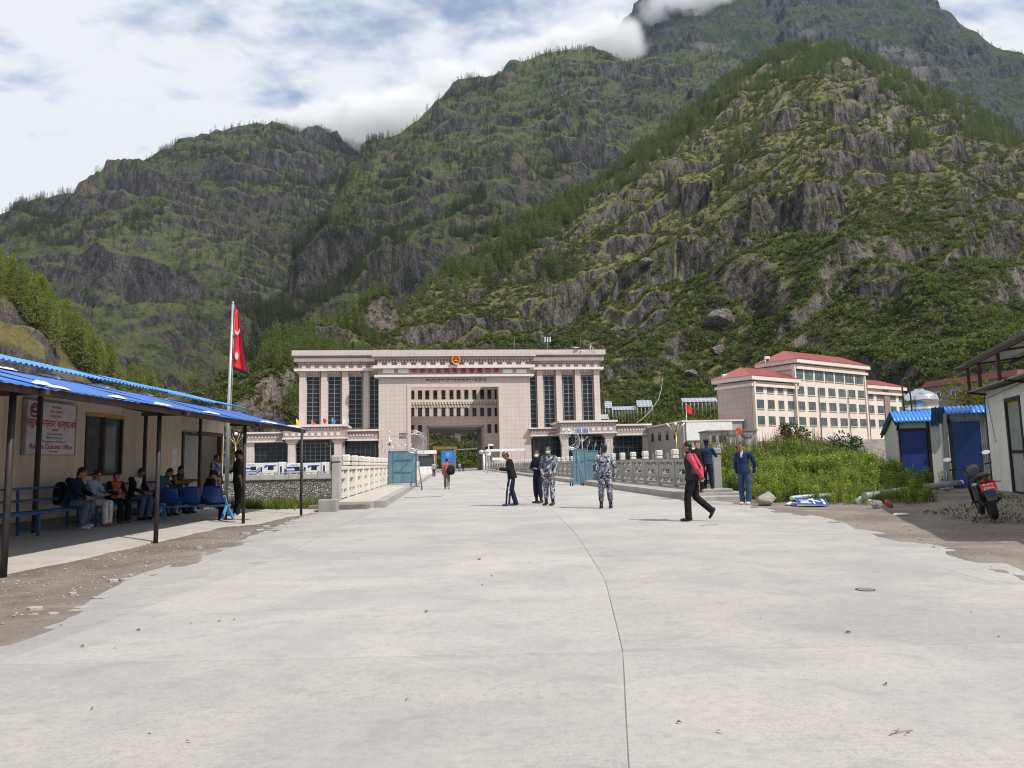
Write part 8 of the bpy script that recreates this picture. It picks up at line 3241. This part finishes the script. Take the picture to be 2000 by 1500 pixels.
WEEDY = [(7.9, 26), (7.3, 21.6), (8.0, 20.4), (9.4, 18.9), (11.0, 19.0), (11.8, 20.6), (12.7, 23.0), (13.9, 26.2), (14.4, 29), (15.0, 33), (21, 41), (9, 41.5), (8.4, 32)]
weeds = [weed_mesh(300 + i) for i in range(4)] + [weed_mesh(310 + i, 6, 14, 'scrub_green', .10, .05) for i in range(2)]
pts, g = field(WEEDY, 3600, 11)
nzw = fbm(pts[:, 0] / 2.2, pts[:, 1] / 2.2, 3, 601)
edge = sstep(18.5, 24, pts[:, 1])
o = scatter('weeds', pts, (0.30 + 0.42 * edge) * (1 + .7 * nzw) * g.uniform(.7, 1.3, len(pts)), g.uniform(0, 6.28, len(pts)), weeds)
tag(o, 'dense bright green weeds covering the bank right of the bridge', 'weeds', kind='stuff')
pts, g = field([(7.9, 30), (14.6, 29), (19, 40), (9, 41)], 420, 12)
o = scatter('dry_stems', pts, g.uniform(.9, 1.7, len(pts)), g.uniform(0, 6.28, len(pts)), [weed_mesh(330 + i, 4, 9, 'dry_stalk', .09, .03, .25) for i in range(2)])
tag(o, 'tall dry brown stems rising from the back of the weeds', 'dry stems', kind='stuff')
pts, g = field([(-9.6, 27), (-9.4, 22.8), (-6.6, 22.0), (-5.9, 23.4), (-6.3, 29), (-9, 29)], 900, 13)
o = scatter('grass', pts, g.uniform(.22, .5, len(pts)), g.uniform(0, 6.28, len(pts)), [grass_mesh(340 + i, 36, 'scrub_green') for i in range(2)] + [grass_mesh(345, 36, 'scrub'), grass_mesh(346)])
tag(o, 'rough green grass at the river edge left of the bridge', 'grass', kind='stuff')
pts, g = field([(8.6, 13.2), (9.2, 16.6), (12.2, 18.6), (13.6, 21), (12.4, 17), (10.2, 13.2)], 420, 14)
o = scatter('short_grass', pts, g.uniform(.04, .09, len(pts)), g.uniform(0, 6.28, len(pts)), [grass_mesh(350 + i, 36, 'scrub_green') for i in range(2)])
tag(o, 'short sparse grass in the shaded yard around the motorcycle', 'grass', kind='stuff')
pts, g = field([(14.2, 26.6), (16.2, 26.0), (16.0, 25.4), (14.0, 26.1)], 26, 15)
o = scatter('nettles', pts, g.uniform(.45, .8, len(pts)), g.uniform(0, 6.28, len(pts)), weeds[:2])
tag(o, 'blue green nettles growing against the shed door', 'nettles', kind='stuff')


def bush(px, py, Y, w_, h_, leafm, label, seed, n=900, L=.16):
    rr = random.Random(seed)
    p = at(px, py, Y)
    t = thing('bush', label, 'bush', (p.x, Y, p.z))
    mb = MB()
    lobes = [(Vector((rr.uniform(-.6, .6) * w_, rr.uniform(-.5, .5) * w_, rr.uniform(.25, .85) * h_)), rr.uniform(.22, .42)) for _ in range(11)]
    for i in range(n):
        c0, r_ = rr.choice(lobes)
        d = rdir(rr)
        q = c0 + Vector((d.x * r_ * w_, d.y * r_ * w_, d.z * r_ * h_)) * rr.uniform(.7, 1.05)
        if q.z < 0:
            continue
        quad_leaf(mb, q, (d + rdir(rr) * .8).normalized(), rdir(rr), L * rr.uniform(.6, 1.3), L * .5)
    mb.build('crown', leafm, t)
    st = MB()
    for c0, r_ in lobes[:7]:
        st.tube([(0, 0, -.6), (c0.x * .4, c0.y * .4, c0.z * .5), tuple(c0)], [.05, .03, .01], 5)
    st.build('stem', 'bark', t)


bush(1556, 884, 46, 1.1, 1.75, 'bush_dark', 'round dark green bush below the dormitory', 1, 1700)
bush(1520, 892, 44, 1.3, 1.0, 'weed', 'low light green bush left of the dark bush', 2)
bush(1500, 893, 46, 1.0, .9, 'dry_stalk', 'grey brown thorny bush behind the weeds', 3, 700, .10)
bush(1895, 812, 50, 2.2, 2.3, 'yellow_leaf', 'yellow leaved tree crown behind the sheds', 4, 1800, .22)
bush(1655, 905, 31, .9, 1.1, 'bush_dark', 'dark bush at the left corner of the pale shed', 5, 1000, .13)

# loose stones on the bare ground
st_m = []
mat('pebble', (0.34, 0.31, 0.275), rough=0.9, vary=0.3)
for k in range(3):
    st_m.append(MB().ell((0, 0, .3), (1, .8, .6), 7, 5, jit=.22, seed=k).mesh('stone', 'pebble'))
for nm_, poly, n_, lab in (('gravel', [(-6.5, 6), (-4.35, 5.2), (-4.9, 12), (-5.6, 18), (-6.3, 21.5), (-6.6, 17)], 2600, 'small loose stones on the dirt strip beside the canopy'),
                           ('rubble', [(5.4, 8.4), (6.4, 13), (6.9, 17), (9, 18.2), (12.5, 19), (11.5, 13), (8.2, 8.5)], 2600, 'small loose stones on the dirt yard at the right')):
    pts, g = field(poly, n_, 21 + n_)
    sz = .004 + .016 * g.random(len(pts)) ** 5
    o = scatter(nm_, pts, sz, g.uniform(0, 6.28, len(pts)), st_m)
    tag(o, lab, 'stones', kind='stuff')

# boulders lying on the hillside
mat('rock_hill', (0.20, 0.175, 0.155), rough=0.95, c2=(0.10, 0.09, 0.08), scale=.35, bump=1.0, bscale=.8, bdist=1.2, grime=0.6, gscale=.3)


def hill_boulder(px, py, s, label, seed, mt='rock_grey'):
    d = ray(px, py)
    az = math.atan2(d.x, d.y)
    el = d.z / math.hypot(d.x, d.y)
    i = int(np.argmin(np.abs(NEAR.AZ[:, 0] - az)))
    rr_ = np.hypot(NEAR.X[i], NEAR.Y[i])
    e = (NEAR.Z[i] - CAM_H) / rr_
    j = int(np.argmax(e >= el))
    o_ = rock(1000, 1200, (s, s * .8, s * .62), mt, label, seed, 'hillside_boulder', 0, 0.1)
    o_.location = (NEAR.X[i, j], NEAR.Y[i, j] - s * .3, NEAR.Z[i, j] + s * .1)


for px, py, s, lab in ((1405, 632, 7.5, 'large pale boulder on the slope above the service building'), (1400, 688, 4.2, 'pale boulder low on the slope left of the dormitory roof'), (1345, 735, 3.4, 'smooth pale boulder just above the solar panels'),
                       (1262, 525, 4.5, 'grey boulder in the middle of the hillside')):
    hill_boulder(px, py, s, lab, int(px), 'rock_hill')

# ------------------------------------------------------------------ air
hz = MB().box(-4200, 4200, -60, 4200, -10.5, 1900).build('haze', [])
m, nt, b = _mk('air')
nt.nodes.remove(b)
pv = N(nt, 'ShaderNodeVolumePrincipled')
pv.inputs['Color'].default_value = (0.50, 0.70, 1.0, 1)
pv.inputs['Density'].default_value = 0.000032
pv.inputs['Anisotropy'].default_value = 0.2
nt.links.new(pv.outputs[0], nt.nodes['Material Output'].inputs['Volume'])
hz.data.materials.append(m)
tag(hz, 'thin blue air softening the far mountains', 'haze', kind='stuff')


# low cloud caught on the ridges
m, nt, b = _mk('cloud_vapour')
nt.nodes.remove(b)
tcn = N(nt, 'ShaderNodeTexCoord')
mpn = N(nt, 'ShaderNodeMapping')
mpn.inputs['Location'].default_value = (-1, -1, -1)
mpn.inputs['Scale'].default_value = (2, 2, 2)
nt.links.new(tcn.outputs['Generated'], mpn.inputs[0])
ln = N(nt, 'ShaderNodeVectorMath', operation='LENGTH')
nt.links.new(mpn.outputs[0], ln.inputs[0])
gn = N(nt, 'ShaderNodeNewGeometry')
nz_ = noise_node(nt, gn.outputs['Position'], 0.011, 5, 0.6, 0.4)
core = nmath(nt, 'SUBTRACT', 1.0, ln.outputs['Value'])
den = ramp(nt, nmath(nt, 'ADD', core, nmath(nt, 'MULTIPLY', nmath(nt, 'SUBTRACT', nz_, 0.5), 1.5)), 0.08, 0.55)
den = nmath(nt, 'MULTIPLY', den, ramp(nt, core, 0.0, 0.2))
pv = N(nt, 'ShaderNodeVolumePrincipled')
pv.inputs['Color'].default_value = (0.995, 0.997, 1.0, 1)
pv.inputs['Anisotropy'].default_value = -0.1
nt.links.new(nmath(nt, 'MULTIPLY', den, 0.018), pv.inputs['Density'])
nt.links.new(pv.outputs[0], nt.nodes['Material Output'].inputs['Volume'])
cm_ = MB().ell((0, 0, 0), (1, 1, 1), 24, 14).mesh('cloud', [])
cm_.materials.append(m)
for px, py, r_, w_, h_ in ((690, 246, 1960, 230, 85), (790, 222, 1900, 230, 95), (900, 165, 1980, 200, 75), (1010, 118, 2000, 190, 70), (1105, 88, 1990, 130, 60), (1195, 80, 2050, 130, 95), (1350, 2, 2350, 210, 95), (590, 238, 2050, 130, 45)):
    p = at_r(px, py, r_)
    o = link('cloud', cm_, None, tuple(p), -math.atan2(p.x, p.y))
    o.scale = (w_, 110, h_)
    tag(o, 'low white cloud caught on the mountain ridge', 'cloud', 'low clouds on the ridges', 'stuff')
